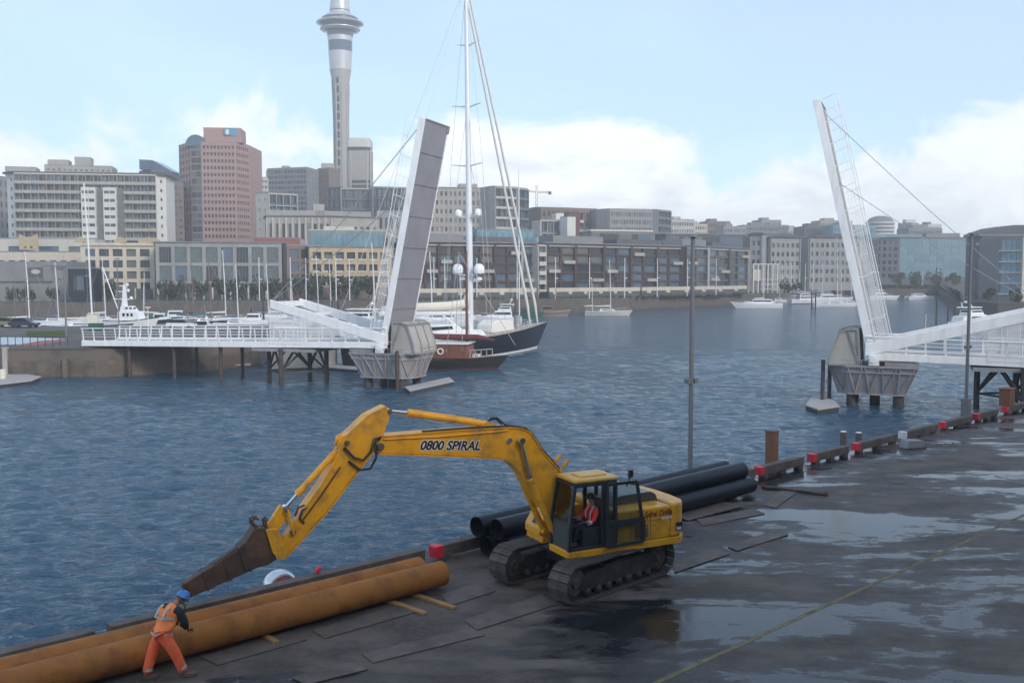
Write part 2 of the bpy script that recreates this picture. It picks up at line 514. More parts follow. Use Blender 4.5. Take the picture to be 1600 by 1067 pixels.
def water_sheet():
    """one sheet from the wharf to the far quay, with wind waves as geometry where they can be told apart"""
    import numpy as np
    rs = np.random.RandomState(5)
    near = 13.0 * (150.0 / 13.0) ** np.linspace(0, 1, 560)
    far = 150.0 * (1240.0 / 150.0) ** np.linspace(0, 1, 40)[1:]
    rad = np.concatenate([near, far])
    az = np.concatenate([np.linspace(-80, -42, 12)[:-1], np.linspace(-42, 46, 470), np.linspace(46, 80, 12)[1:]]) * math.pi / 180
    A, Rr = np.meshgrid(az, rad)
    X, Y = Rr * np.sin(A), Rr * np.cos(A)
    Z = np.zeros_like(X)
    gust = 0.5 + 0.5 * np.sin(X * 0.06 + 1.3 * np.sin(Y * 0.045)) * np.cos(Y * 0.052 + 0.6 * np.sin(X * 0.07))
    step = np.maximum(Rr * 0.0044, Rr * 0.0033)
    for k in range(52):
        wl = 0.34 * (2.1 / 0.34) ** rs.rand()
        th = math.radians(100) + rs.normal(0, 0.55)
        kx, ky = 2 * math.pi / wl * math.cos(th), 2 * math.pi / wl * math.sin(th)
        amp = 0.0085 * wl ** 0.8
        ph = kx * X + ky * Y + rs.rand() * 6.28
        fade = np.clip(wl / (step * 3.0) - 0.4, 0, 1)
        w_ = 1 - 2 * np.abs(np.sin(ph / 2)) ** 1.3 if k % 2 else np.sin(ph)
        Z += amp * w_ * fade * (0.65 + 0.6 * gust)
    Z += WATER_Z
    n, m_ = X.shape
    co = np.stack([X, Y, Z], -1).reshape(-1, 3)
    idx = np.arange(n * m_).reshape(n, m_)
    f = np.stack([idx[:-1, :-1], idx[:-1, 1:], idx[1:, 1:], idx[1:, :-1]], -1).reshape(-1, 4)
    f = f[:, ::-1]
    me = bpy.data.meshes.new('water')
    me.vertices.add(len(co)); me.vertices.foreach_set('co', co.astype(np.float32).ravel())
    me.loops.add(f.size); me.loops.foreach_set('vertex_index', f.ravel().astype(np.int32))
    me.polygons.add(len(f)); me.polygons.foreach_set('loop_start', np.arange(0, f.size, 4, dtype=np.int32))
    me.polygons.foreach_set('use_smooth', np.ones(len(f), dtype=bool))
    me.update(calc_edges=True)
    me.materials.append(M['water'])
    o = bpy.data.objects.new('water', me)
    COL.objects.link(o)
    tag(o, kind='structure')
water_sheet()

# wharf: its edge runs along EDGE_DIR through EDGE_P (middle of the kerb line)
EDGE_P = Vector((10.48, 38.35, 0))
EDGE_DIR = Vector((0.7300, 0.6834, 0)).normalized()
EDGE_N = Vector((-EDGE_DIR.y, EDGE_DIR.x, 0))          # towards the water
def on_edge(t, off=0.0, z=0.0):
    p = EDGE_P + EDGE_DIR * t + EDGE_N * off
    return Vector((p.x, p.y, z))
def edge_t(px, py):
    return (G(px, py) - EDGE_P).dot(EDGE_DIR)

def deck_material():
    m = bpy.data.materials.new('wet patched wharf deck')
    m.use_nodes = True
    N, L = m.node_tree.nodes, m.node_tree.links
    p = N['Principled BSDF']
    tc = N.new('ShaderNodeTexCoord')
    def noise(scale, sx, sy, rot, detail, rough, off=(0, 0, 0), dist=0.0):
        mp = N.new('ShaderNodeMapping')
        mp.inputs['Location'].default_value = off
        mp.inputs['Rotation'].default_value = (0, 0, rot)
        mp.inputs['Scale'].default_value = (sx, sy, 1)
        L.new(tc.outputs['Object'], mp.inputs[0])
        n = N.new('ShaderNodeTexNoise')
        n.inputs['Scale'].default_value = scale
        n.inputs['Detail'].default_value = detail
        n.inputs['Roughness'].default_value = rough
        n.inputs['Distortion'].default_value = dist
        L.new(mp.outputs[0], n.inputs['Vector'])
        return n.outputs['Fac']
    def mr(x, a, b, c=0.0, d=1.0):
        n = N.new('ShaderNodeMapRange')
        n.interpolation_type = 'SMOOTHSTEP'
        L.new(x, n.inputs[0])
        for i, v in zip((1, 2, 3, 4), (a, b, c, d)): n.inputs[i].default_value = v
        return n.outputs[0]
    def op(o, a, b):
        n = N.new('ShaderNodeMath'); n.operation = o; n.use_clamp = True
        for i, x in enumerate((a, b)):
            if isinstance(x, (int, float)): n.inputs[i].default_value = x
            else: L.new(x, n.inputs[i])
        return n.outputs[0]
    def mix(f, a, b):
        n = N.new('ShaderNodeMixRGB')
        if isinstance(f, float): n.inputs[0].default_value = f
        else: L.new(f, n.inputs[0])
        for i, x in ((1, a), (2, b)):
            if isinstance(x, tuple): n.inputs[i].default_value = (*x, 1)
            else: L.new(x, n.inputs[i])
        return n.outputs[0]
    # the deck falls away from the kerb: water lies towards +X (away from the strip under the pipes)
    sep = N.new('ShaderNodeSeparateXYZ')
    L.new(tc.outputs['Object'], sep.inputs[0])
    low = mr(sep.outputs[0], -2.0, 6.0, -0.13, 0.015)
    n1 = noise(0.24, 0.5, 1.5, 0.10, 9, 0.60, PUDDLE_OFF, 0.7)
    n2 = noise(1.5, 0.7, 1.4, 0.2, 8, 0.68, (1, 5, 0), 0.4)
    md = N.new('ShaderNodeMath'); md.operation = 'MULTIPLY_ADD'
    L.new(n2, md.inputs[0]); md.inputs[1].default_value = 0.40; md.inputs[2].default_value = -0.20
    a0 = N.new('ShaderNodeMath'); a0.operation = 'ADD'
    L.new(n1, a0.inputs[0]); L.new(md.outputs[0], a0.inputs[1])
    add = N.new('ShaderNodeMath'); add.operation = 'ADD'
    L.new(a0.outputs[0], add.inputs[0]); L.new(low, add.inputs[1])
    pud = mr(add.outputs[0], 0.515, 0.575)               # standing water
    damp = mr(add.outputs[0], 0.42, 0.52)               # dark damp margin
    grit = noise(6, 1, 1, 0, 10, 0.75)
    blot = noise(0.55, 1, 1.4, 0.3, 6, 0.6, (4, 2, 0))
    dry = mix(mr(blot, 0.35, 0.65), (0.064, 0.047, 0.037), (0.15, 0.115, 0.09))
    dry = mix(mr(grit, 0.42, 0.72, 0.0, 0.75), dry, (0.15, 0.115, 0.09))
    c = mix(damp, dry, (0.024, 0.018, 0.016))
    c = mix(pud, c, (0.016, 0.018, 0.021))
    L.new(c, p.inputs['Base Color'])
    r = mix(damp, (0.82, 0.82, 0.82), (0.42, 0.42, 0.42))
    r = mix(pud, r, (0.13, 0.13, 0.13))
    L.new(r, p.inputs['Roughness'])
    p.inputs['IOR'].default_value = 1.5
    b = N.new('ShaderNodeBump')
    b.inputs['Distance'].default_value = 0.03
    inv = op('SUBTRACT', 1.0, pud)
    L.new(op('ADD', op('MULTIPLY', inv, 0.9), 0.03), b.inputs['Strength'])
    L.new(grit, b.inputs['Height'])
    L.new(b.outputs[0], p.inputs['Normal'])
    return m
PUDDLE_OFF = (3.0, 1.0, 0.0)
M['deck'] = deck_material()
EDGE_OFF = 0.45
def wharf():
    m = MB()
    a, b = on_edge(-75, EDGE_OFF), on_edge(72, EDGE_OFF)
    back = -EDGE_N * 130
    pts = [a, b, b + back, a + back]
    m.add([(q.x, q.y, 0) for q in pts] + [(q.x, q.y, -1.1) for q in pts],
          [(3, 2, 1, 0), (4, 5, 6, 7), (0, 1, 5, 4), (1, 2, 6, 5), (2, 3, 7, 6), (3, 0, 4, 7)])
    return m.build('wharf_deck', M['deck'], kind='structure')
wharf()
def wharf_piles():
    m = MB()
    for k in range(-18, 18):
        q = on_edge(k * 3.6 + 1.0, -0.2)
        m.tube([(q.x, q.y, WATER_Z - 2), (q.x, q.y, -1.05)], 0.2, 8)
    m.build('wharf_underpiles', M['timber_pile'], kind='structure')
wharf_piles()
def lane_line():
    a, b = G(1000, 1078), G(1640, 786)
    d = (b - a).normalized(); s = Vector((-d.y, d.x, 0)) * 0.06
    a = a - d * 8; b = b + d * 14
    m = MB(); n = 60
    v = []
    for i in range(n + 1):
        q = a + (b - a) * (i / n)
        v += [q + s + Vector((0, 0, 0.004)), q - s + Vector((0, 0, 0.004))]
    m.add(v, [(2 * i, 2 * i + 1, 2 * i + 3, 2 * i + 2) for i in range(n)])
    m.build('yellow_line', M['line_yellow'], kind='structure')
lane_line()

# far shore, as a sheet that starts at the quay line and climbs towards the city ridge
COAST = [(-400, 250), (0, 250), (600, 266), (830, 285), (905, 287), (1150, 370), (1240, 425), (1345, 520), (1466, 530), (1500, 276), (1560, 245), (1700, 235), (2000, 235)]
def coast_d(px):
    for (a, da), (b, db) in zip(COAST, COAST[1:]):
        if a <= px <= b:
            return da + (db - da) * (px - a) / (b - a)
    return COAST[-1][1] if px > 0 else COAST[0][1]
LAND_Z = 1.2
def terrain_z(Y):
    t = max(0.0, min(1.0, (Y - 430) / 420.0))
    return LAND_Z + 17.0 * t * t * (3 - 2 * t)
def far_land():
    m = MB()
    pxs = sorted(set([c[0] for c in COAST] + list(range(-400, 2001, 50))))
    rows = [0, 0.012, 0.05, 0.1, 0.2, 0.32, 0.46, 0.62, 0.8, 1.0]
    v, f = [], []
    for px in pxs:
        d0 = coast_d(px)
        for r in rows:
            Y = d0 + (1000 - d0) * r
            x, y = XY(px, Y)
            v.append((x, y, terrain_z(Y)))
    k = len(rows)
    for i in range(len(pxs) - 1):
        for j in range(k - 1):
            f.append((i * k + j, (i + 1) * k + j, (i + 1) * k + j + 1, i * k + j + 1))
    m.add(v, f)
    m.build('city_ground', M['land'], kind='structure', smooth=60)
    q = MB()
    v, f = [], []
    for px in pxs:
        x, y = XY(px, coast_d(px) - 0.02)
        v += [(x, y, WATER_Z - 1.5), (x, y, WATER_Z + 0.9), (x, y, LAND_Z + 0.05)]
    for i in range(len(pxs) - 1):
        for j in (0, 1):
            q.mi = j
            f = (i * 3 + j, (i + 1) * 3 + j, (i + 1) * 3 + j + 1, i * 3 + j + 1)
            q.f.append(f); q.m.append(j)
    q.v = [Vector(p) for p in v]
    o = q.build('far_quay_wall', [M['wet_stone'], M['stone_wall']], kind='structure')
far_land()

# the island the bridge lands on
ISL = [(-62, 108), G(-40, 590, WATER_Z).xy, G(150, 589, WATER_Z).xy, G(300, 582, WATER_Z).xy, (-31, 118), (-33, 140), (-60, 152), (-140, 150), (-140, 104)]
def island():
    pts = [Vector((p[0], p[1])) for p in ISL]
    k = len(pts)
    z0, z1 = WATER_Z - 1.5, 0.15
    m = MB()
    m.mi = 0
    m.add([(p.x, p.y, z1) for p in pts], [tuple(range(k))])
    m.build('island_paving', M['land'], kind='structure')
    m = MB()
    for i in range(k):
        a, b = pts[i], pts[(i + 1) % k]
        m.mi = 0
        m.quad((a.x, a.y, z0), (b.x, b.y, z0), (b.x, b.y, -1.1), (a.x, a.y, -1.1))
        m.mi = 1
        d = (b - a).normalized(); nn = Vector((d.y, -d.x)) * -0.12
        m.quad((a.x + nn.x, a.y + nn.y, -1.1), (b.x + nn.x, b.y + nn.y, -1.1), (b.x + nn.x, b.y + nn.y, z1 + 0.02), (a.x + nn.x, a.y + nn.y, z1 + 0.02))
        m.quad((a.x, a.y, -1.1), (b.x, b.y, -1.1), (b.x + nn.x, b.y + nn.y, -1.1), (a.x + nn.x, a.y + nn.y, -1.1))
    m.fix = False
    m.build('island_quay_wall', [M['wet_stone'], M['stone_wall']], kind='structure')
island()
# ------------------------------------------------------------------ lettering
def lettering(name, text, mat_, parent, loc, rot, size, shear=0.0, bold=0.0, sx=1.0, group=None):
    cu = bpy.data.curves.new(name, 'FONT')
    cu.body = text
    cu.size = size
    cu.shear = shear
    cu.offset = bold
    cu.extrude = 0.002
    cu.align_x = 'CENTER'
    cu.align_y = 'CENTER'
    cu.resolution_u = 3
    tmp = bpy.data.objects.new(name + '_curve', cu)
    COL.objects.link(tmp)
    dg = bpy.context.evaluated_depsgraph_get()
    dg.update()
    me = bpy.data.meshes.new_from_object(tmp.evaluated_get(dg))
    bpy.data.objects.remove(tmp)
    me.name = name
    me.materials.clear()
    me.materials.append(mat_)
    for v in me.vertices:
        v.co.x *= sx
    o = bpy.data.objects.new(name, me)
    COL.objects.link(o)
    o.parent = parent
    o.location = loc
    o.rotation_euler = rot
    return o

# ------------------------------------------------------------------ excavator
# local frame: x towards the boom, y towards the cab side, z up; origin on the deck under the slew ring
EX_S = Vector((2.12, 25.35, 0))
EX_RZ = math.atan2(-0.45599, -0.88998)
ex = thing('excavator', 'yellow tracked excavator with dark cab and long boom lettered 0800 SPIRAL', 'excavator', EX_S, EX_RZ)

def round_poly(pts, r, n=4):
    """round the corners of a 2-D outline; r a number or one per corner"""
    out = []
    k = len(pts)
    for i, p in enumerate(pts):
        rr = r[i] if isinstance(r, (list, tuple)) else r
        p = Vector(p); a = Vector(pts[i - 1]); b = Vector(pts[(i + 1) % k])
        if rr <= 0:
            out.append(tuple(p)); continue
        da, db = (a - p), (b - p)
        rr = min(rr, da.length * 0.45, db.length * 0.45)
        p0, p1 = p + da.normalized() * rr, p + db.normalized() * rr
        for j in range(n + 1):
            t = j / n
            out.append(tuple((1 - t) ** 2 * p0 + 2 * t * (1 - t) * p + t * t * p1))
    return out

def excavator():
    X, Y, Z = Vector((1, 0, 0)), Vector((0, 1, 0)), Vector((0, 0, 1))
    # ---- tracks, turned against the house
    ang = math.atan2(-0.69, -0.72) - EX_RZ
    TR = Matrix.Rotation(ang, 4, 'Z') @ Matrix.Translation((0.30, 0, 0))
    half, r, wsh = 1.66, 0.45, 0.64
    def path(nseg):
        # stadium with sagging top run; returns points and tangent angles
        P = []
        L1, La = 2 * half, math.pi * r
        tot = 2 * L1 + 2 * La
        for k in range(nseg):
            s = (k + 0.5) / nseg * tot
            if s < L1:
                P.append((half - s, 0.035, math.pi))
            elif s < L1 + La:
                t = (s - L1) / r
                P.append((-half - r * math.sin(t), 0.035 + r - r * math.cos(t), math.pi - t))
            elif s < 2 * L1 + La:
                u = s - L1 - La
                P.append((-half + u, 0.035 + 2 * r - 0.05 * math.sin(u / L1 * math.pi * 2) ** 2 * 0.6, 0.0))
            else:
                t = (s - 2 * L1 - La) / r
                P.append((half + r * math.sin(t), 0.035 + r + r * math.cos(t), -t))
        return P, tot / nseg
    NS = 46
    P, pitch = path(NS)
    shoe = MB()
    shoe.box(-pitch * 0.47, pitch * 0.47, -wsh / 2, wsh / 2, 0.0, 0.022)
    for gx in (-0.36, 0.0, 0.36):
        shoe.box(pitch * gx - 0.008, pitch * gx + 0.008, -wsh / 2 + 0.004, wsh / 2 - 0.004, 0.022, 0.05)
    first = None
    for sgn in (1, -1):
        yo = sgn * 1.08
        fr = MB(TR @ Matrix.Translation((0, yo, 0)))
        # side frame: tapered beam between idler and sprocket
        fr.prism(round_poly([(-1.5, 0.25), (1.45, 0.22), (1.6, 0.42), (1.2, 0.66), (-1.2, 0.68), (-1.65, 0.5)], 0.08), (0, 0, 0), X, Z, -0.17, 0.17, n=(0, 1, 0))
        fr.box(-0.5, 0.5, -0.9 if sgn > 0 else -0.1, 0.1 if sgn > 0 else 0.9, 0.42, 0.7)
        tr = fr.build('track', M['under'], ex, bevel=0.015)
        for (sx_, nm) in ((half, 'idler_wheel'), (-half, 'sprocket')):
            w_ = MB(TR @ Matrix.Translation((sx_, yo, 0.035 + r)) @ Matrix.Rotation(math.pi / 2, 4, 'X'))
            w_.lathe([(0, -0.2), (0.12, -0.2), (0.14, -0.15), (0.3, -0.14), (0.34, -0.1), (0.385, -0.09), (0.385, 0.09), (0.34, 0.1), (0.3, 0.14), (0.14, 0.15), (0.12, 0.2), (0, 0.2)], 20)
            w_.build(nm, M['track'], tr, smooth=40)
        for k in range(7):
            w_ = MB(TR @ Matrix.Translation((-1.2 + k * 0.4, yo, 0.17)) @ Matrix.Rotation(math.pi / 2, 4, 'X'))
            w_.lathe([(0, -0.22), (0.06, -0.22), (0.12, -0.16), (0.12, 0.16), (0.06, 0.22), (0, 0.22)], 12)
            w_.build('track_roller', M['under'], tr, smooth=40)
        # chain inside the shoes
        ch = MB(TR @ Matrix.Translation((0, yo, 0)))
        q = [(x, z) for x, z, a in P]
        inner = [(x * 0.965, 0.035 + r + (z - 0.035 - r) * 0.86) for x, z in q]
        v = [(x, y, z) for y in (-0.1, 0.1) for x, z in q] + [(x, y, z) for y in (-0.1, 0.1) for x, z in inner]
        n = len(q)
        f = []
        for i in range(n):
            j = (i + 1) % n
            f += [(i, j, n + j, n + i), (2 * n + i, 3 * n + i, 3 * n + j, 2 * n + j), (i, 2 * n + i, 2 * n + j, j), (n + i, n + j, 3 * n + j, 3 * n + i)]
        ch.add(v, f)
        ch.build('track_chain', M['under'], tr)
        for k, (x, z, a) in enumerate(P):
            if first is None:
                o = first = shoe.build('track_shoe', M['track'], tr)
            else:
                o = share(first, tr)
            o.parent = tr
            # outward normal of the loop: bottom run faces down
            mat_ = TR @ Matrix.Translation((x, yo, z)) @ Matrix.Rotation(-a, 4, 'Y')
            o.matrix_local = mat_
    ctr = MB()
    ctr.lathe([(0, 0.55), (0.75, 0.55), (0.78, 0.62), (0.78, 0.78), (0.62, 0.8), (0.62, 0.97), (0, 0.97)], 28)
    ctr.build('slew_ring', M['under'], ex, smooth=30)
    # ---- house
    b = MB()
    plan = [(1.42, 1.26), (-2.0, 1.26), (-2.28, 1.0), (-2.36, 0.5), (-2.36, -0.5), (-2.28, -1.0), (-2.0, -1.24), (1.3, -1.24), (1.3, -0.34), (0.55, -0.34), (0.55, 0.22), (1.42, 0.22)]
    b.prism(plan, (0, 0, 0), X, Y, 0.93, 1.115, n=(0, 0, 1))
    b.build('platform', M['yellow'], ex, bevel=0.02)
    b = MB()
    b.prism([(-0.02, 1.24), (-1.7, 1.24), (-1.7, -1.2), (-0.02, -1.2)], (0, 0, 0), X, Y, 1.118, 1.98, n=(0, 0, 1))
    eng = b.build('engine_cover', M['yellow'], ex, bevel=0.05)
    b = MB()
    b.prism(round_poly([(-1.706, 1.255), (-2.0, 1.255), (-2.3, 0.95), (-2.38, 0.4), (-2.38, -0.4), (-2.3, -0.95), (-2.0, -1.23), (-1.706, -1.23)], [0, .1, .12, .1, .1, .12, .1, 0]), (0, 0, 0), X, Y, 1.12, 2.02, n=(0, 0, 1))
    cw = b.build('counterweight', M['yellow'], ex, bevel=0.07)
    b = MB()   # door seams and hinges of the engine cover, slightly proud
    for xx in (-0.42, -1.05):
        b.box(xx - 0.006, xx + 0.006, 1.238, 1.246, 1.16, 1.9)
    b.box(-1.66, -0.05, 1.238, 1.244, 1.63, 1.642)
    for k in range(8):
        b.box(-0.98, -0.55, 1.239, 1.25, 1.22 + k * 0.045, 1.238 + k * 0.045)
    b.build('cover_seam', M['under'], eng)
    b = MB()
    b.prism(round_poly([(-1.72, 1.975), (-0.28, 1.975), (-0.36, 2.16), (-0.55, 2.22), (-1.5, 2.24), (-1.66, 2.16)], 0.06), (0, 0, 0), X, Z, -1.02, 0.62, n=(0, 1, 0))
    b.build('hood', M['hood'], ex, bevel=0.05)
    b = MB()
    b.tube([(-0.9, -0.7, 2.2), (-0.9, -0.7, 2.52)], 0.07, 12)
    b.tube([(-0.9, -0.7, 2.5), (-0.96, -0.7, 2.6)], 0.06, 12)
    b.build('exhaust_pipe', M['black'], ex, smooth=40)
    b = MB()
    b.prism(round_poly([(0.1, 1.118), (1.36, 1.118), (1.36, 1.32), (1.12, 1.72), (0.8, 1.86), (0.1, 1.86)], [0, .03, .05, .15, .1, 0]), (0, 0, 0), X, Z, -1.22, -0.42, n=(0, 1, 0))
    tb = b.build('tool_box', M['yellow'], ex, bevel=0.03)
    b = MB()
    b.prism([(1.38, 1.42), (1.26, 1.60), (1.27, 1.61), (1.39, 1.43)], (0, 0, 0), X, Z, -0.78, -0.62, n=(0, 1, 0))
    b.build('emblem', M['letter_black'], tb)
    # ---- cab
    c = MB()
    y0, y1 = 0.27, 1.25
    fx_b, fx_t = 1.40, 1.22
    c.bar((fx_b, y1 - 0.04, 1.118), (fx_b - 0.02, y1 - 0.04, 1.82), 0.09, 0.10, (0, 1, 0))
    c.bar((fx_b - 0.02, y1 - 0.04, 1.80), (fx_t, y1 - 0.05, 2.80), 0.08, 0.09, (0, 1, 0))
    c.bar((fx_b, y0 + 0.04, 1.118), (fx_b - 0.02, y0 + 0.04, 1.82), 0.09, 0.08, (0, 1, 0))
    c.bar((fx_b - 0.02, y0 + 0.04, 1.80), (fx_t, y0 + 0.05, 2.80), 0.08, 0.07, (0, 1, 0))
    for yy in (y0 + 0.035, y1 - 0.035):
        c.box(0.34, 0.44, yy - 0.035, yy + 0.035, 1.12, 2.80)
        c.box(0.0, 0.09, yy - 0.035, yy + 0.035, 1.12, 2.80)
        c.box(0.0, fx_t + 0.02, yy - 0.034, yy + 0.034, 2.72, 2.82)
        c.box(0.003, fx_b - 0.03, yy - 0.033, yy + 0.033, 1.119, 1.2)
    c.box(fx_t - 0.04, fx_t + 0.03, y0 + 0.07, y1 - 0.07, 2.73, 2.81)
    c.box(fx_b - 0.075, fx_b - 0.005, y0 + 0.06, y1 - 0.06, 1.80, 1.86)
    cab = c.build('cab', M['cab_dark'], ex, bevel=0.012)
    p = MB()
    p.box(fx_b - 0.06, fx_b - 0.015, y0 + 0.09, y1 - 0.09, 1.12, 1.80)
    p.build('front_panel', M['cab_panel'], cab, bevel=0.01)
    p = MB()
    p.box(0.004, 0.34, y1 - 0.05, y1 - 0.012, 1.2, 1.78)
    p.build('side_panel', M['cab_panel'], cab)
    p = MB()
    p.box(0.02, fx_b - 0.08, y0 + 0.012, y0 + 0.05, 1.2, 1.72)
    p.box(0.012, 0.05, y0 + 0.07, y1 - 0.07, 1.12, 1.75)
    p.box(0.03, fx_b - 0.06, y0 + 0.06, y1 - 0.06, 1.12, 1.15)
    p.build('cab_lining', M['cab_dark'], cab)
    p = MB()
    roof = round_poly([(-0.06, 0.25), (1.26, 0.25), (1.26, 1.27), (-0.06, 1.27)], 0.12)
    p.prism(roof, (0, 0, 2.825), X, Y, 0.0, 0.10, n=(0, 0, 1))
    p.build('cab_roof', M['yellow_roof'], cab, bevel=0.045)
    p = MB()
    p.prism(round_poly([(0.15, 0.5), (0.95, 0.5), (0.95, 1.02), (0.15, 1.02)], 0.08), (0, 0, 2.925), X, Y, 0.0, 0.03, n=(0, 0, 1))
    p.build('roof_hatch', M['yellow_roof'], cab, bevel=0.012)
    g = MB()
    g.quad((fx_b - 0.03, y0 + 0.08, 1.87), (fx_b - 0.03, y1 - 0.09, 1.87), (fx_t + 0.0, y1 - 0.09, 2.74), (fx_t + 0.0, y0 + 0.08, 2.74))
    g.build('windscreen', M['clear'], cab)
    g = MB()
    g.quad((0.45, y0 + 0.03, 1.73), (fx_b - 0.1, y0 + 0.03, 1.73), (fx_t - 0.04, y0 + 0.03, 2.72), (0.45, y0 + 0.03, 2.72))
    g.build('side_window', M['clear'], cab)
    g = MB()
    g.quad((0.10, y1 - 0.03, 1.79), (0.33, y1 - 0.03, 1.79), (0.33, y1 - 0.03, 2.71), (0.10, y1 - 0.03, 2.71))
    g.build('quarter_window', M['clear'], cab)
    g = MB()
    g.quad((0.03, y0 + 0.08, 1.78), (0.03, y1 - 0.08, 1.78), (0.03, y1 - 0.08, 2.7), (0.03, y0 + 0.08, 2.7))
    g.build('rear_window', M['clear'], cab)
    s = MB()
    s.box(0.28, 0.82, 0.50, 1.0, 1.30, 1.48)
    s.prism(round_poly([(0.2, 1.45), (0.33, 1.45), (0.26, 2.3), (0.14, 2.3)], 0.04), (0, 0, 0), X, Z, 0.52, 0.98, n=(0, 1, 0))
    s.box(0.4, 0.7, 0.55, 0.95, 1.15, 1.3)
    s.build('seat', M['cab_panel'], cab, bevel=0.03)
    s = MB()
    s.box(0.45, 0.95, 1.02, 1.14, 1.15, 1.62)
    s.box(0.45, 0.95, 0.33, 0.46, 1.15, 1.66)
    for yy in (0.39, 1.08):
        s.tube([(0.9, yy, 1.6), (0.95, yy, 1.84)], [0.015, 0.028], 8)
    for yy in (0.62, 0.8):
        s.tube([(1.15, yy, 1.15), (1.22, yy, 1.75)], 0.014, 8)
    s.build('console', M['cab_dark'], cab, bevel=0.02)
    # ---- open door folded back along the side
    d_ = MB()
    dx0, dx1, yd = -0.78, 0.34, 1.315
    dout = [(dx1, 1.15), (dx1, 2.74), (dx0 + 0.22, 2.74), (dx0 + 0.06, 1.8), (dx0, 1.72), (dx0, 1.15)]
    th = 0.028
    k = len(dout)
    segs = list(zip(dout, dout[1:] + dout[:1]))
    for (a, b2) in segs:
        d_.bar((a[0], yd, a[1]), (b2[0], yd, b2[1]), 0.085, 2 * th, (0, 1, 0))
    d_.box(dx0 + 0.05, dx1 - 0.05, yd - th * 0.9, yd + th * 0.9, 1.62, 1.80)
    d_.box(dx1 - 0.26, dx1 - 0.04, yd - th * 0.8, yd + th * 0.8, 1.16, 1.65)
    d_.box(dx1 - 0.30, dx1 - 0.24, yd - th * 0.8, yd + th * 0.8, 1.8, 2.72)
    dr = d_.build('cab_door', M['cab_dark'], ex, bevel=0.01)
    tag(dr, 'dark framed cab door folded back against the side')
    g = MB()
    g.quad((dx0 + 0.06, yd, 1.8), (dx1 - 0.3, yd, 1.8), (dx1 - 0.3, yd, 2.7), (dx0 + 0.24, yd, 2.7))
    g.build('door_window', M['clear'], dr)
    g = MB()
    g.quad((dx0 + 0.05, yd + 0.001, 1.2), (dx1 - 0.26, yd + 0.001, 1.2), (dx1 - 0.26, yd + 0.001, 1.62), (dx0 + 0.05, yd + 0.001, 1.62))
    g.build('door_window', M['clear'], dr)
    mm = MB()
    mm.tube([(-0.28, 1.26, 2.62), (-0.36, 1.3, 2.86), (-0.33, 1.32, 2.9)], 0.02, 8)
    mm.box(-0.43, -0.31, 1.27, 1.34, 2.86, 3.05)
    mm.build('mirror', M['black'], ex, bevel=0.015)
    rl = MB()
    for (a, b2) in (((0.45, 1.30, 1.3), (0.45, 1.30, 2.0)),):
        rl.tube([a, b2], 0.015, 8)
    rl.build('grab_rail', M['cab_dark'], cab)
    # ---- front work equipment: outlines in the boom's own plane (x, z)
    bo = MB()
    boom = [(6.12, 4.10), (6.15, 3.94), (6.02, 3.84), (4.71, 3.69), (3.03, 3.48), (2.66, 3.40), (2.42, 3.24), (2.21, 2.99), (1.97, 2.59), (1.55, 2.0), (1.05, 1.45), (0.72, 1.16), (0.5, 1.2), (0.45, 1.5), (0.75, 2.4), (1.05, 2.91), (1.61, 3.5), (1.83, 3.84), (1.98, 4.03), (2.2, 4.14), (2.57, 4.19), (3.83, 4.22), (5.9, 4.22), (6.05, 4.18)]
    bo.prism(boom, (0, 0, 0), X, Z, -0.19, 0.19, n=(0, 1, 0))
    boom_o = bo.build('boom', M['yellow'], ex, bevel=0.025)
    fl = MB()      # flange plates standing proud of the side webs, pins and brackets
    top = [(5.9, 4.235), (3.83, 4.235), (2.57, 4.205), (2.2, 4.155), (1.97, 4.04), (1.82, 3.85), (1.6, 3.51), (1.04, 2.92), (0.74, 2.41)]
    bot = [(6.02, 3.825), (4.71, 3.675), (3.03, 3.465), (2.65, 3.385), (2.41, 3.225), (2.2, 2.975), (1.96, 2.575), (1.54, 1.985)]
    for line in (top, bot):
        for a, b2 in zip(line, line[1:]):
            fl.bar((a[0], 0, a[1]), (b2[0], 0, b2[1]), 0.44, 0.03)
    fl.build('flange', M['yellow'], boom_o)
    pn = MB()
    pn.tube([(2.28, -0.3, 3.86), (2.28, 0.3, 3.86)], 0.075, 14)
    pn.tube([(5.98, -0.27, 4.0), (5.98, 0.27, 4.0)], 0.085, 14)
    pn.build('pin', M['track'], boom_o, smooth=40, kind='stuff')
    lp = MB()
    lp.tube([(2.57, 0.19, 3.88), (2.57, 0.26, 3.88)], [0.075, 0.065], 14)
    lp.build('work_lamp', M['steel'], boom_o, smooth=40)
    hs = MB()
    hs.tube([(4.9, 0.15, 4.27), (3.6, 0.16, 4.27), (2.5, 0.17, 4.24), (2.1, 0.18, 4.16), (1.9, 0.19, 4.0), (1.6, 0.2, 3.56), (1.1, 0.2, 3.02)], 0.026, 8)
    hs.tube([(3.1, 0.05, 4.36), (3.0, 0.06, 4.46), (2.85, 0.08, 4.46), (2.65, 0.1, 4.28), (2.5, 0.12, 4.23)], 0.022, 8)
    hs.tube([(3.12, -0.03, 4.32), (2.98, -0.02, 4.4), (2.83, 0.0, 4.41), (2.68, 0.02, 4.26)], 0.022, 8)
    hs.tube([(5.95, 0.2, 4.22), (6.12, 0.24, 4.2), (6.22, 0.26, 3.92), (6.42, 0.26, 3.72), (6.64, 0.25, 3.8), (6.86, 0.22, 4.05)], 0.03, 8)
    hs.tube([(5.95, 0.16, 4.2), (6.10, 0.22, 4.1), (6.10, 0.25, 3.75), (6.25, 0.25, 3.50), (6.5, 0.24, 3.5), (6.75, 0.2, 3.72)], 0.03, 8)
    hs.build('hose', M['black'], boom_o, smooth=60)
    pp = MB()
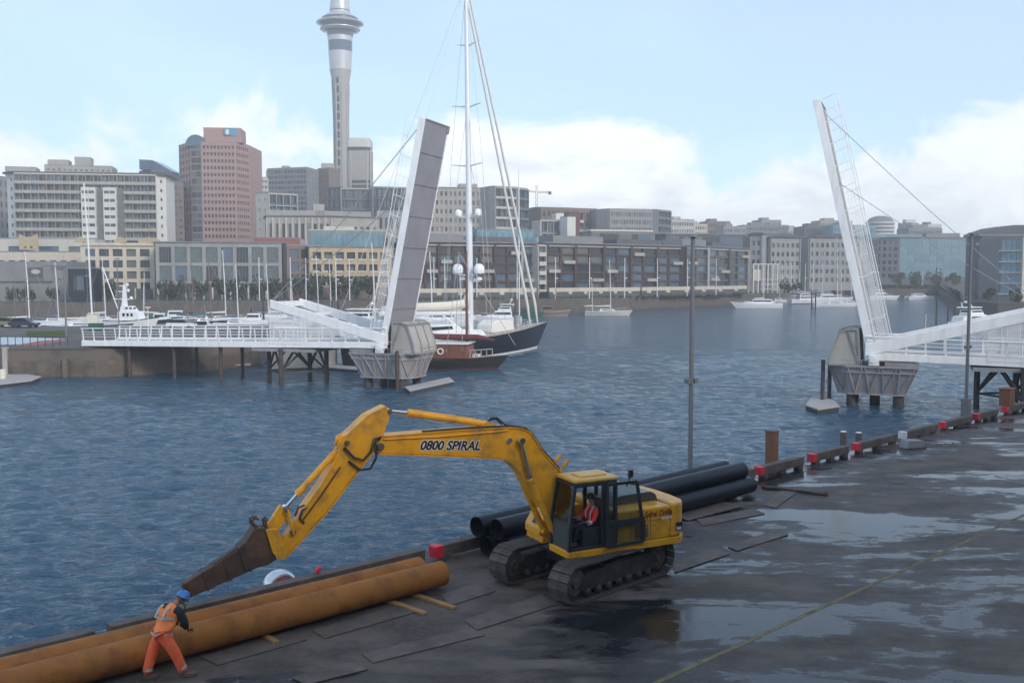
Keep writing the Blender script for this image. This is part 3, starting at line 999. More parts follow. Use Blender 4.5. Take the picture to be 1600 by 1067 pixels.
    pp.tube([(5.9, 0.205, 4.16), (4.5, 0.21, 4.12), (2.9, 0.21, 4.12), (2.6, 0.21, 4.14)], 0.022, 8)
    pp.build('hydraulic_pipe', M['yellow'], boom_o, smooth=60)
    # brown steel bar hinged on the near side of the boom
    hb = MB()
    hb.bar((2.3, 0.27, 3.9), (1.98, 0.27, 2.85), 0.06, 0.12, (0, 1, 0))
    hb.build('boom_hose_guard', M['cab_dark'], boom_o, bevel=0.01)
    # work lights on the boom's back
    for (x_, z_) in ((1.08, 3.22), (0.86, 3.06)):
        wl = MB()
        wl.tube([(x_ + 0.04, -0.05, z_ - 0.22), (x_, -0.05, z_)], 0.03, 8)
        wl.tube([(x_ - 0.02, -0.05, z_ - 0.05), (x_ - 0.16, -0.05, z_ + 0.1)], 0.055, 10)
        wl.build('hydraulic_valve', M['yellow'], boom_o, smooth=40)
    lettering('lettering', '0800 SPIRAL', M['letter_white'], boom_o, (4.18, 0.1915, 3.865), (math.pi / 2, R(5.0), math.pi), 0.315, 0.26, 0.026, 0.97)
    lettering('lettering', '0800 SPIRAL', M['letter_black'], boom_o, (4.18, 0.1945, 3.865), (math.pi / 2, R(5.0), math.pi), 0.315, 0.26, 0.011, 0.97)
    lettering('lettering', 'Spiral Drillers', M['letter_red'], eng, (-1.36, 1.2425, 1.80), (math.pi / 2, 0, math.pi), 0.215, 0.3, 0.005, 0.86)
    lettering('lettering', '88088', M['letter_white'], eng, (-1.62, 1.2425, 1.655), (math.pi / 2, 0, math.pi), 0.115, 0.0, 0.0, 1.55)
    q = MB(); q.box(-2.06, -1.86, 1.2535, 1.258, 1.27, 1.50)
    q.build('model_plate', M['letter_black'], cw)
    lettering('lettering', '260', M['letter_white'], cw, (-1.96, 1.2595, 1.335), (math.pi / 2, 0, math.pi), 0.105, 0, 0.004, 0.95)
    # cylinders
    def cylinder(name, a, b2, c_, r_, rr_, y):
        """barrel a..b2, rod b2..c_"""
        m = MB()
        m.tube([(a[0], y, a[1]), (b2[0], y, b2[1])], r_, 16)
        d = (Vector((b2[0], 0, b2[1])) - Vector((a[0], 0, a[1]))).normalized()
        q0 = Vector((b2[0], y, b2[1]))
        m.tube([q0 - d * 0.09, q0 + d * 0.01], r_ * 1.2, 16)
        m.tube([(a[0], y - 0.12, a[1]), (a[0], y + 0.12, a[1])], r_ * 1.05, 14)
        m.tube([(a[0] + d.x * 0.3, y, a[1] + d.z * 0.3 + r_ * 1.1), (b2[0] - d.x * 0.1, y, b2[1] - d.z * 0.1 + r_ * 1.1)], 0.018, 6)
        o = m.build(name, M['yellow'], ex, smooth=40)
        m = MB()
        m.tube([q0, (c_[0], y, c_[1])], rr_, 14)
        m.tube([(c_[0], y - 0.09, c_[1]), (c_[0], y + 0.09, c_[1])], rr_ * 1.7, 14)
        m.build('rod', M['chrome'], o, smooth=40)
        return o
    cylinder('stick_cylinder', (3.13, 4.30), (5.21, 4.72), (5.72, 4.80), 0.082, 0.045, 0.0)
    for yy in (0.30, -0.30):
        cylinder('boom_cylinder', (1.28, 1.28), (2.02, 2.85), (2.28, 3.86), 0.082, 0.048, yy)
    # mounting ears for the stick cylinder
    e = MB()
    for yy in (-0.13, 0.13):
        e.prism(round_poly([(2.75, 4.19), (3.35, 4.21), (3.2, 4.37), (3.07, 4.37)], 0.04), (0, yy, 0), X, Z, -0.025, 0.025, n=(0, 1, 0))
    e.build('bracket', M['yellow'], boom_o)
    # stick
    st = MB()
    stick = [(5.70, 4.86), (5.82, 4.92), (6.27, 4.73), (6.83, 4.26), (7.05, 3.72), (7.38, 3.22), (7.9, 2.58), (8.14, 2.25), (8.40, 1.92), (8.42, 1.72), (8.28, 1.62), (7.79, 2.09), (7.29, 2.57), (6.56, 3.42), (6.15, 3.88), (5.90, 4.22), (5.74, 4.6)]
    st.prism(stick, (0, 0, 0), X, Z, -0.165, 0.165, n=(0, 1, 0))
    st_o = st.build('stick', M['yellow'], ex, bevel=0.022)
    fl = MB()
    for line in ([(5.82, 4.935), (6.28, 4.745), (6.84, 4.275), (7.06, 3.735), (7.39, 3.235), (7.9, 2.60)], [(5.90, 4.205), (6.15, 3.865), (6.55, 3.405), (7.28, 2.555), (7.78, 2.075), (8.2, 1.68)]):
        for a, b2 in zip(line, line[1:]):
            fl.bar((a[0], 0, a[1]), (b2[0], 0, b2[1]), 0.39, 0.028)
    for yy in (-0.12, 0.12):
        fl.prism(round_poly([(6.6, 4.4), (6.95, 4.28), (7.0, 4.05), (6.8, 3.98)], 0.05), (0, yy, 0), X, Z, -0.025, 0.025, n=(0, 1, 0))
    fl.build('flange', M['yellow'], st_o)
    pn = MB()
    for (x_, z_, w_) in ((5.72, 4.80, 0.2), (6.78, 4.14, 0.2), (8.08, 2.2, 0.26), (8.33, 1.75, 0.28), (8.58, 2.22, 0.28), (8.2, 2.73, 0.24)):
        pn.tube([(x_, -w_, z_), (x_, w_, z_)], 0.06, 12)
    pn.build('pin', M['track'], st_o, smooth=40, kind='stuff')
    pp = MB()
    pp.tube([(6.95, 0.19, 3.6), (7.4, 0.19, 3.0), (7.85, 0.19, 2.45)], 0.02, 6)
    pp.tube([(7.75, 0.15, 2.72), (7.86, 0.2, 2.68), (7.92, 0.2, 2.5), (7.82, 0.19, 2.38)], 0.03, 8)
    pp.tube([(8.0, 0.1, 2.55), (7.95, 0.18, 2.75), (7.8, 0.2, 2.8)], 0.025, 8)
    pp.build('hydraulic_pipe', M['rust_jib'], st_o, smooth=50)
    cylinder('bucket_cylinder', (6.78, 4.14), (7.92, 3.02), (8.2, 2.73), 0.078, 0.042, 0.0)
    lk = MB()
    for yy in (-0.215, 0.215):
        lk.bar((8.2, yy, 2.76), (8.07, yy, 2.15), 0.05, 0.15, (0, 1, 0))
    lk.bar((8.2, 0, 2.74), (8.58, 0, 2.2), 0.3, 0.14, (0, 1, 0))
    lk.build('link', M['yellow'], ex, bevel=0.015)
    # hitch plates and the rusty jib they hold
    h = MB()
    for yy in (-0.26, 0.26):
        h.prism(round_poly([(8.71, 2.36), (8.44, 2.36), (8.22, 1.75), (8.28, 1.62), (8.4, 1.62), (8.56, 1.8)], 0.05), (0, yy, 0), X, Z, -0.03, 0.03, n=(0, 1, 0))
    h.build('hitch_plate', M['yellow'], ex, bevel=0.012)
    j = MB()
    j.prism([(8.62, 2.36), (8.94, 2.40), (9.12, 2.12), (9.3, 1.98), (9.16, 1.46), (8.84, 1.50), (8.66, 1.52), (8.46, 1.62)], (0, 0, 0), X, Z, -0.2, 0.2, n=(0, 1, 0))
    # tapered beam, wide towards the hitch
    a_t, a_b, t_t, t_b = (9.02, 2.10), (8.84, 1.50), (10.50, 1.30), (10.44, 0.97)
    def sec(t, w):
        tt = (a_t[0] + (t_t[0] - a_t[0]) * t, a_t[1] + (t_t[1] - a_t[1]) * t)
        bb = (a_b[0] + (t_b[0] - a_b[0]) * t, a_b[1] + (t_b[1] - a_b[1]) * t)
        return [(tt[0], -w, tt[1]), (tt[0], w, tt[1]), (bb[0], w, bb[1]), (bb[0], -w, bb[1])]
    j.add(sec(0, 0.17) + sec(1, 0.11), [(0, 1, 2, 3), (7, 6, 5, 4), (0, 4, 5, 1), (1, 5, 6, 2), (2, 6, 7, 3), (3, 7, 4, 0)])
    jb = j.build('jib', M['rust_jib'], ex, bevel=0.015)
    j = MB()
    for t in (0.12, 0.4, 0.7, 0.97):
        s_ = sec(t, 0.19 - 0.06 * t)
        for k2 in range(4):
            j.bar(s_[k2], s_[(k2 + 1) % 4], 0.05, 0.03)
    j.bar(sec(0.0, 0)[0], sec(0.55, 0)[0], 0.16, 0.05)
    j.build('rib', M['rust_jib'], jb, kind='stuff')
    j = MB()
    for yy in (-0.1, 0.1):
        j.tube([(8.86, yy, 2.4), (8.97, yy, 2.47), (8.98, yy, 2.56), (8.9, yy, 2.6), (8.82, yy, 2.57)], 0.03, 8)
        j.tube([(8.66, yy, 2.36), (8.68, yy, 2.5), (8.62, yy, 2.55)], 0.035, 8)
    j.build('hook', M['rust_jib'], jb, smooth=50)
excavator()

# chain that hangs from the jib's tip
def world_of(local):
    return Matrix.Translation(EX_S) @ Matrix.Rotation(EX_RZ, 4, 'Z') @ Vector(local)
def chain():
    p = world_of((10.44, 0.02, 0.98))
    t = thing('lifting_chain', 'chain sling hanging from the tip of the rusty jib down to the deck', 'chain', (p.x, p.y, 0))
    s = MB()
    s.tube([(0, 0, 1.02), (0.03, 0, 0.95), (0.05, 0, 0.88), (0.0, 0.02, 0.82), (-0.05, 0, 0.88), (-0.03, 0, 0.95), (0, 0, 1.02)], 0.018, 8)
    s.build('shackle', M['steel'], t, smooth=60)
    lk = MB(); ring = []
    for k in range(9):
        a = 2 * math.pi * k / 8
        ring.append((0.022 * math.cos(a), 0, 0.036 * math.sin(a)))
    lk.tube(ring, 0.008, 5, caps=False)
    src = None
    n = 0
    for (dx, dy, z0, z1, xe, ye) in ((0.0, 0.0, 0.83, 0.04, 0.05, -0.02), (0.0, 0.0, 0.83, 0.35, -0.06, 0.05)):
        cnt = int((z0 - z1) / 0.056)
        for i in range(cnt):
            f = i / cnt
            if src is None:
                o = src = lk.build('chain_link', M['rust_jib'], t)
            else:
                o = share(src, t)
            o.location = (xe * f, ye * f, z0 - 0.056 * i)
            o.rotation_euler = (0, 0, math.pi / 2 * (i % 2) + 0.2)
chain()

# ------------------------------------------------------------------ people
def skin_mesh(name, joints, bones, mat_, parent, root=0, sub=2):
    """one continuous surface grown round a skeleton; joints: (x,y,z,rx,ry)"""
    bm = bmesh.new()
    lay = bm.verts.layers.skin.verify()
    vs = []
    for j in joints:
        v = bm.verts.new(j[:3])
        v[lay].radius = (j[3], j[4] if len(j) > 4 else j[3])
        vs.append(v)
    vs[root][lay].use_root = True
    for a, b in bones:
        bm.edges.new((vs[a], vs[b]))
    me = bpy.data.meshes.new(name)
    bm.to_mesh(me); bm.free()
    me.materials.append(mat_)
    o = bpy.data.objects.new(name, me)
    COL.objects.link(o)
    o.parent = parent
    sk = o.modifiers.new('skin', 'SKIN')
    sk.use_smooth_shade = True
    sk.branch_smoothing = 0.6
    ss = o.modifiers.new('smooth', 'SUBSURF')
    ss.levels = ss.render_levels = sub
    return o

def hand(name, parent, wrist, dirn, palm_n, mat_, curl=0.5):
    """palm and five fingers; dirn along the hand, palm_n out of the palm"""
    w = Vector(wrist); d = Vector(dirn).normalized(); n = Vector(palm_n).normalized(); s = d.cross(n).normalized()
    J = [(*w, 0.028, 0.022), (*(w + d * 0.05), 0.036, 0.018), (*(w + d * 0.09), 0.04, 0.016)]
    B = [(0, 1), (1, 2)]
    for k, (off, ln) in enumerate(((-0.03, 0.065), (-0.01, 0.075), (0.01, 0.07), (0.03, 0.055))):
        base = w + d * 0.085 + s * off
        i = len(J)
        dd = d
        J.append((*base, 0.0095)); B.append((2, i))
        q = base
        for t in range(3):
            dd = (dd + n * curl * 0.5).normalized()
            q = q + dd * ln / 3 * 1.1
            J.append((*q, 0.009 - 0.001 * t)); B.append((len(J) - 2, len(J) - 1))
    i = len(J)
    q = w + d * 0.03 + s * -0.032
    J.append((*q, 0.012)); B.append((1, i))
    q2 = q + (d * 0.6 - s * 0.5 + n * 0.5).normalized() * 0.035
    J.append((*q2, 0.011)); B.append((i, i + 1))
    q3 = q2 + (d * 0.8 + n * 0.6).normalized() * 0.03
    J.append((*q3, 0.009)); B.append((i + 1, i + 2))
    return skin_mesh(name, J, B, mat_, parent, root=1, sub=1)

def band(m, c, rx, ry, z0, z1, tilt=(0, 0), n=20, lean=0.0):
    """a short elliptical sleeve of tape round a limb"""
    v = []
    for z in (z0, z1):
        for k in range(n):
            a = 2 * math.pi * k / n
            v.append((c[0] + rx * math.cos(a) + tilt[0] * (z - z0), c[1] + ry * math.sin(a) + tilt[1] * (z - z0), z + lean * math.cos(a)))
    m.add(v, [(k, (k + 1) % n, n + (k + 1) % n, n + k) for k in range(n)])

def worker():
    # stands with his back half turned, bent forward at the waist towards the jib's tip. Local: x forward (the way he walks), y to his left
    pL, pR = G(230, 1062), G(288, 1053)
    t = thing('person', 'worker in bright orange vest and trousers and blue hard hat bending over the chain', 'person', ((pL.x + pR.x) / 2, (pL.y + pR.y) / 2, 0), R(16))
    # feet at x=-0.38 (rear, his left) and +0.34 (front, his right, towards the camera side); hips above
    TW = Matrix.Rotation(R(38), 3, 'Z')
    hip = Vector((-0.05, 0.0, 0.93))
    lf, rf = Vector((-0.36, 0.02, 0.09)), Vector((0.36, -0.08, 0.09))
    lk, rk = Vector((-0.25, 0.11, 0.52)), Vector((0.19, -0.11, 0.53))
    lh, rh = hip + Vector((-0.02, 0.1, -0.02)), hip + Vector((0.02, -0.1, -0.02))
    ch = Vector((0.10, 0.0, 1.26)); nk = Vector((0.27, 0.0, 1.42)); hd = Vector((0.39, 0.0, 1.47))
    ls, rs = Vector((0.19, 0.19, 1.35)), Vector((0.19, -0.19, 1.35))
    le, re = Vector((0.30, 0.25, 1.10)), Vector((0.30, -0.24, 1.09))
    lw, rw = Vector((0.44, 0.14, 0.90)), Vector((0.43, -0.13, 0.87))
    ch, nk, hd, ls, rs, le, re, lw, rw = [TW @ (q_ - hip * Vector((1, 1, 0))) + hip * Vector((1, 1, 0)) for q_ in (ch, nk, hd, ls, rs, le, re, lw, rw)]
    J = [(*hip, .15, .12), (*(hip * 0.5 + ch * 0.5), .15, .12), (*ch, .17, .12), (*nk, .06), (*hd, .082, .095), (*(hd + Vector((0.06, 0, 0.06))), .07, .08),
         (*ls, .062), (*le, .048), (*lw, .032), (*rs, .062), (*re, .048), (*rw, .032),
         (*lh, .10), (*lk, .065), (*lf, .042), (*rh, .10), (*rk, .065), (*rf, .042)]
    B = [(0, 1), (1, 2), (2, 3), (3, 4), (4, 5), (2, 6), (6, 7), (7, 8), (2, 9), (9, 10), (10, 11), (0, 12), (12, 13), (13, 14), (0, 15), (15, 16), (16, 17)]
    skin_mesh('body', J, B, M['skin'], t)
    tr = skin_mesh('trousers', [(*(hip + Vector((-0.005, 0, 0.06))), .15, .13), (*lh, .14), (*lk, .115), (*(lf + Vector((-0.01, 0, 0.0))), .10), (*rh, .14), (*rk, .115), (*(rf + Vector((-0.01, 0, 0.0))), .10)],
              [(0, 1), (1, 2), (2, 3), (0, 4), (4, 5), (5, 6)], M['hivis'], t)
    vs = skin_mesh('vest', [(*(hip + Vector((-0.02, 0, -0.06))), .27, .25), (*(hip + Vector((0.01, 0, 0.16))), .265, .24), (*ch, .28, .23), (*(ch * .25 + nk * .75), .18, .16), (*ls, .13), (*rs, .13)],
              [(0, 1), (1, 2), (2, 3), (2, 4), (2, 5)], M['hivis_vest'], t, root=1)
    for a, b_, c_ in ((ls, le, lw), (rs, re, rw)):
        skin_mesh('sleeve', [(*(a * .6 + ch * .4), .13), (*(a * .9 + b_ * .1), .11), (*b_, .085), (*(b_ * .08 + c_ * .92), .062)], [(0, 1), (1, 2), (2, 3)], M['sleeve'], t)
    m = MB()
    for (k, f, ts) in ((lk, lf, (0.42, 0.78)), (rk, rf, (0.42, 0.72))):
        for q in ts:
            c = k + (f - k) * q
            d = (k - f).normalized()
            u = d.cross(Vector((0, 1, 0))).normalized(); w2 = d.cross(u)
            v = []
            for o_ in (-0.028, 0.028):
                for i in range(16):
                    a = 2 * math.pi * i / 16
                    v.append(c + d * o_ + (u * math.cos(a) + w2 * math.sin(a)) * 0.096)
            m.add(v, [(i, (i + 1) % 16, 16 + (i + 1) % 16, 16 + i) for i in range(16)])
    m.build('reflective_tape', M['tape'], tr, smooth=60)
    m = MB()
    TWM = Matrix.Translation(hip * Vector((1, 1, 0))) @ TW.to_4x4() @ Matrix.Translation(-(hip * Vector((1, 1, 0))))
    m.M = TWM
    for (z0, cx, rx, ry, h) in ((0.885, -0.06, .205, .225, 0.06), (1.19, 0.045, .205, .228, 0.055)):
        band(m, (cx, 0), rx, ry, z0, z0 + h, lean=-0.05)
    # braces over the shoulders
    for yy in (0.11, -0.11):
        m.tube([(0.07, yy, 1.43), (-0.02, yy, 1.38), (-0.125, yy, 1.22)], 0.026, 6)
    m.build('reflective_tape', M['tape'], vs, smooth=60)
    for f, dx in ((lf, 0.03), (rf, 0.05)):
        m = MB()
        m.prism(round_poly([(-0.10, -0.05), (0.12, -0.055), (0.19, -0.03), (0.19, 0.03), (0.12, 0.055), (-0.10, 0.05)], 0.03), (f.x + dx, f.y, 0), Vector((1, 0, 0)), Vector((0, 1, 0)), 0.0, 0.085, n=(0, 0, 1))
        m.tube([(f.x, f.y, 0.06), (f.x, f.y, 0.16)], 0.062, 12)
        m.build('boot', M['boots'], t, smooth=50, bevel=0.015)
    # hard hat tipped forward with the head
    hm = MB(Matrix.Translation(hd + Vector((0.035, 0, 0.035))) @ TW.to_4x4() @ Matrix.Rotation(R(38), 4, 'Y'))
    hm.lathe([(0.0, 0.155), (0.05, 0.15), (0.095, 0.125), (0.125, 0.075), (0.135, 0.02), (0.137, 0.0), (0.165, -0.008), (0.165, -0.016), (0.13, -0.012)], 22)
    hm.prism(round_poly([(0.10, -0.1), (0.2, -0.06), (0.2, 0.06), (0.10, 0.1)], 0.05), (0, 0, -0.015), Vector((1, 0, 0)), Vector((0, 1, 0)), 0, 0.012, n=(0, 0, 1))
    hm.box(-0.11, 0.11, -0.012, 0.012, 0.12, 0.16)
    hm.build('hard_hat', M['helmet'], t, smooth=50)
    hr = MB(Matrix.Translation(hd + Vector((0.0, 0, -0.005))) @ TW.to_4x4() @ Matrix.Rotation(R(38), 4, 'Y'))
    hr.lathe([(0.09, -0.06), (0.107, -0.02), (0.112, 0.03)], 16, a0=R(80), a1=R(280))
    hr.build('hair', M['wood_mast'], t, smooth=60)
    # face: nose, ears, eyes
    fc = MB(Matrix.Translation(hd) @ TW.to_4x4() @ Matrix.Rotation(R(38), 4, 'Y'))
    fc.tube([(0.1, 0, -0.005), (0.122, 0, -0.035)], [0.01, 0.018], 8)
    for yy in (0.088, -0.088):
        fc.tube([(0.0, yy, 0.015), (0.0, yy * 1.1, -0.04)], [0.022, 0.014], 8)
    fc.box(0.092, 0.1, -0.028, 0.028, -0.072, -0.064)
    fc.build('face', M['skin'], t, smooth=60)
    ey = MB(Matrix.Translation(hd) @ TW.to_4x4() @ Matrix.Rotation(R(38), 4, 'Y'))
    for yy in (0.034, -0.034):
        ey.tube([(0.088, yy, 0.0), (0.099, yy, 0.0)], [0.013, 0.006], 8)
    ey.build('eye', M['letter_black'], t, smooth=60)
    hand('hand', t, lw, (0.75, -0.25, -0.4), (0.1, -0.7, -0.5), M['sleeve'], 0.7)
    hand('hand', t, rw, (0.75, 0.25, -0.25), (0.1, 0.7, -0.5), M['sleeve'], 0.7)
worker()

def operator():
    p = world_of((0.0, 0.0, 0.0))
    t = thing('person', 'seated excavator driver in a red orange jacket inside the open cab', 'person', world_of((0.5, 0.76, 1.48)), EX_RZ)
    hip = Vector((-0.02, 0, 0.1)); ch = Vector((-0.1, 0, 0.46)); nk = Vector((-0.06, 0, 0.66)); hd = Vector((-0.01, 0.0, 0.8))
    J = [(*hip, .14, .12), (*(hip * .5 + ch * .5), .14, .11), (*ch, .16, .11), (*nk, .055), (*hd, .08, .09), (*(hd + Vector((0, 0, .08))), .075, .085)]
    B = [(0, 1), (1, 2), (2, 3), (3, 4), (4, 5)]
    for sg in (1, -1):
        s = Vector((-0.08, sg * .2, .56)); e = Vector((0.05, sg * .27, .29)); w = Vector((0.31, sg * .25, .28))
        h = Vector((0.02, sg * .09, .08)); k = Vector((0.46, sg * .13, .11)); f = Vector((0.56, sg * .13, -.27))
        i = len(J)
        J += [(*s, .058), (*e, .045), (*w, .03), (*h, .09), (*k, .062), (*f, .045)]
        B += [(2, i), (i, i + 1), (i + 1, i + 2), (0, i + 3), (i + 3, i + 4), (i + 4, i + 5)]
    skin_mesh('body', J, B, M['skin'], t)
    skin_mesh('jacket', [(*(hip + Vector((0, 0, 0.02))), .17, .145), (*ch, .19, .14), (*(ch * .4 + nk * .6), .12, .1)] + [x for sg in (1, -1) for x in ((-0.08, sg * .2, .56, .078), (0.05, sg * .27, .29, .064), (0.27, sg * .25, .28, .05))],
              [(0, 1), (1, 2), (1, 3), (3, 4), (4, 5), (1, 6), (6, 7), (7, 8)], M['jacket_red'], t)
    skin_mesh('trousers', [(*hip, .165, .14)] + [x for sg in (1, -1) for x in ((0.02, sg * .09, .08, .11), (0.46, sg * .13, .11, .085), (0.56, sg * .13, -.25, .07))],
              [(0, 1), (1, 2), (2, 3), (0, 4), (4, 5), (5, 6)], M['navy_cloth'], t)
    for sg in (1, -1):
        m = MB()
        m.prism(round_poly([(-0.08, -.045), (0.2, -.045), (0.2, .045), (-0.08, .045)], 0.03), (0.56, sg * .13, -.325), Vector((1, 0, 0)), Vector((0, 1, 0)), 0, .09, n=(0, 0, 1))
        m.build('boot', M['boots'], t, smooth=50)
        hand('hand', t, (0.31, sg * .25, .28), (0.9, 0, 0.1), (0, 0, -1), M['skin'], 0.7)
        m = MB()
        m.tube([(0.07, sg * .1, .28), (0.07, sg * .11, .45), (-0.04, sg * .1, .63), (-0.16, sg * .1, .58)], 0.02, 6)
        m.tube([(0.05 + .09 * k, sg * .27, .26 + .0 * k) for k in (1, 2)], 0.067, 10)
        m.build('reflective_tape', M['tape'], t, smooth=60)
    m = MB(Matrix.Translation(hd))
    m.lathe([(0, .165), (0.06, .158), (0.1, .12), (0.112, .06), (0.112, 0.02)], 18)
    m.prism(round_poly([(0.06, -.08), (0.19, -.05), (0.19, .05), (0.06, .08)], 0.04), (0, 0, .05), Vector((1, 0, 0)), Vector((0, 1, 0)), 0, .012, n=(0, 0, 1))
    m.build('cap', M['black'], t, smooth=50)
    m = MB(Matrix.Translation(hd))
    m.tube([(0.085, 0, .02), (0.108, 0, -.015)], [0.01, 0.017], 8)
    for yy in (.085, -.085):
        m.tube([(0, yy, .03), (0, yy * 1.1, -.02)], [.02, .013], 8)
    m.box(.075, .085, -.025, .025, -.055, -.048)
    m.build('face', M['skin'], t, smooth=60)
    m = MB(Matrix.Translation(hd))
    for yy in (.032, -.032):
        m.tube([(.076, yy, .022), (.086, yy, .022)], [.012, .006], 8)
    m.build('eye', M['letter_black'], t, smooth=60)
operator()

# ------------------------------------------------------------------ pipes on the wharf
def hollow_pipe(name, label, a, d, L, r, wall, mats, group, cat='pipe', seams=0):
    t = MB()
    a, d = Vector(a), Vector(d).normalized()
    s = d.cross(Vector((0, 0, 1))).normalized(); u = s.cross(d)
    n = 40
    stations = [0.0, L]
    def ring(x, rr):
        return [a + d * x + (s * math.cos(2 * math.pi * k / n) + u * math.sin(2 * math.pi * k / n)) * rr for k in range(n)]
    v = ring(0, r) + ring(L, r) + ring(0, r - wall) + ring(L, r - wall)
    f, mi = [], []
    for k in range(n):
        j = (k + 1) % n
        f += [(k, j, n + j, n + k), (2 * n + j, 2 * n + k, 3 * n + k, 3 * n + j), (k, 2 * n + k, 2 * n + j, j), (n + j, 3 * n + j, 3 * n + k, n + k)]
        mi += [0, 1, 0, 0]
    t.add(v, f)
    t.m = mi
    for q in range(seams):
        x = L * (q + 1) / (seams + 1)
        b = len(t.v)
        t.add(ring(x - 0.03, r + 0.002) + ring(x, r + 0.012) + ring(x + 0.03, r + 0.002), [(k, (k + 1) % n, n + (k + 1) % n, n + k) for k in range(n)] + [(n + k, n + (k + 1) % n, 2 * n + (k + 1) % n, 2 * n + k) for k in range(n)])
    # origin at the pipe's end, so each copy carries its own grain
    o = t.build(name, mats, smooth=30)
    tag(o, label, cat, group)
    return o
PD = EDGE_DIR
# orange pair, lying between the kerb and the deck plates
def orange_pipes():
    r = 0.318
    end = G(707, 925)
    g = 'orange steel pipes along the wharf edge'
    d = Vector((-0.742, -0.670, 0)).normalized()
    nrm = Vector((-0.670, 0.742, 0)).normalized()
    a = end + nrm * (r + 0.12) + Vector((0, 0, r + 0.075))
    hollow_pipe('steel_pipe', 'orange rusted steel pipe nearer the deck plates, its open end beside the excavator track', a, d, 15.5, r, 0.02, [M['orange_pipe'], M['pipe_in']], g, seams=3)
    a2 = a + nrm * (2 * r + 0.03) + d * 0.2
    hollow_pipe('steel_pipe', 'orange rusted steel pipe lying on the water side of the other, against the kerb', a2, d, 15.5, r, 0.02, [M['orange_pipe'], M['pipe_in']], g, seams=4)
    # timbers they lie on; two stick out
    for k, (x, ln) in enumerate(((1.0, 1.65), (1.75, 1.4), (5.0, 0.2), (9.0, 0.15), (13.0, 0.2))):
        q = end + d * x
        m = MB()
        p0 = q - nrm * ln * 0.62 + d * (-0.25 if ln > 1 else 0)
        m.bar(Vector((p0.x, p0.y, 0.038)), Vector((q.x, q.y, 0.038)) + nrm * 1.6, 0.13, 0.07)
        o = m.build('timber_bearer', M['wood_light'], bevel=0.008)
        lab = ['fresh orange timber bearer poking out furthest from under the orange pipe end', 'shorter orange timber bearer poking out from under the orange pipe',
               'timber bearer under the middle of the orange pipes', 'timber bearer under the orange pipes by the jib tip', 'timber bearer under the orange pipes beside the worker'][k]
        tag(o, lab, 'timber', 'timber bearers under the orange pipes')
orange_pipes()
def blue_pipes():
    r = 0.295
    g = 'dark coated pipes stacked on the wharf'
    base = G(748, 893)
    near = base + Vector((0, 0, 0))
    off0 = (near - EDGE_P).dot(EDGE_N) + 0.16
    t0 = (near - EDGE_P).dot(EDGE_DIR) + 0.95
    L = 12.2
    rows = [(0.0, 0.08 + r, 0.25, 'dark blue black pipe at the bottom of the stack next to the excavator'),
            (0.60, 0.08 + r, 0.0, 'dark blue black pipe at the bottom of the stack next to the kerb'),
            (0.30, 0.08 + r + 0.512, 0.12, 'dark blue black pipe lying on top in the middle of the stack'),
            (0.90, 0.08 + r + 0.51, -0.1, 'dark blue black pipe on top of the stack, overhanging the kerb side')]
    for o_, z, e, lab in rows:
        a = on_edge(t0 + e, off0 + o_, z)
        hollow_pipe('coated_pipe', lab, a, EDGE_DIR, L, r, 0.02, [M['blue_pipe'], M['pipe_in']], g)
    for k, x in enumerate((0.9, 6.0, 11.2)):
        m = MB()
        m.bar(on_edge(t0 + x, off0 - 0.42, 0.04), on_edge(t0 + x, off0 + 1.05, 0.04), 0.16, 0.078)
        tag(m.build('timber_bearer', M['timber_pile'], bevel=0.008), ['dark timber bearer under the dark pipes at their open ends', 'dark timber bearer under the middle of the dark pipes', 'dark timber bearer under the far end of the dark pipes'][k], 'timber', 'timber bearers under the dark pipes')
blue_pipes()

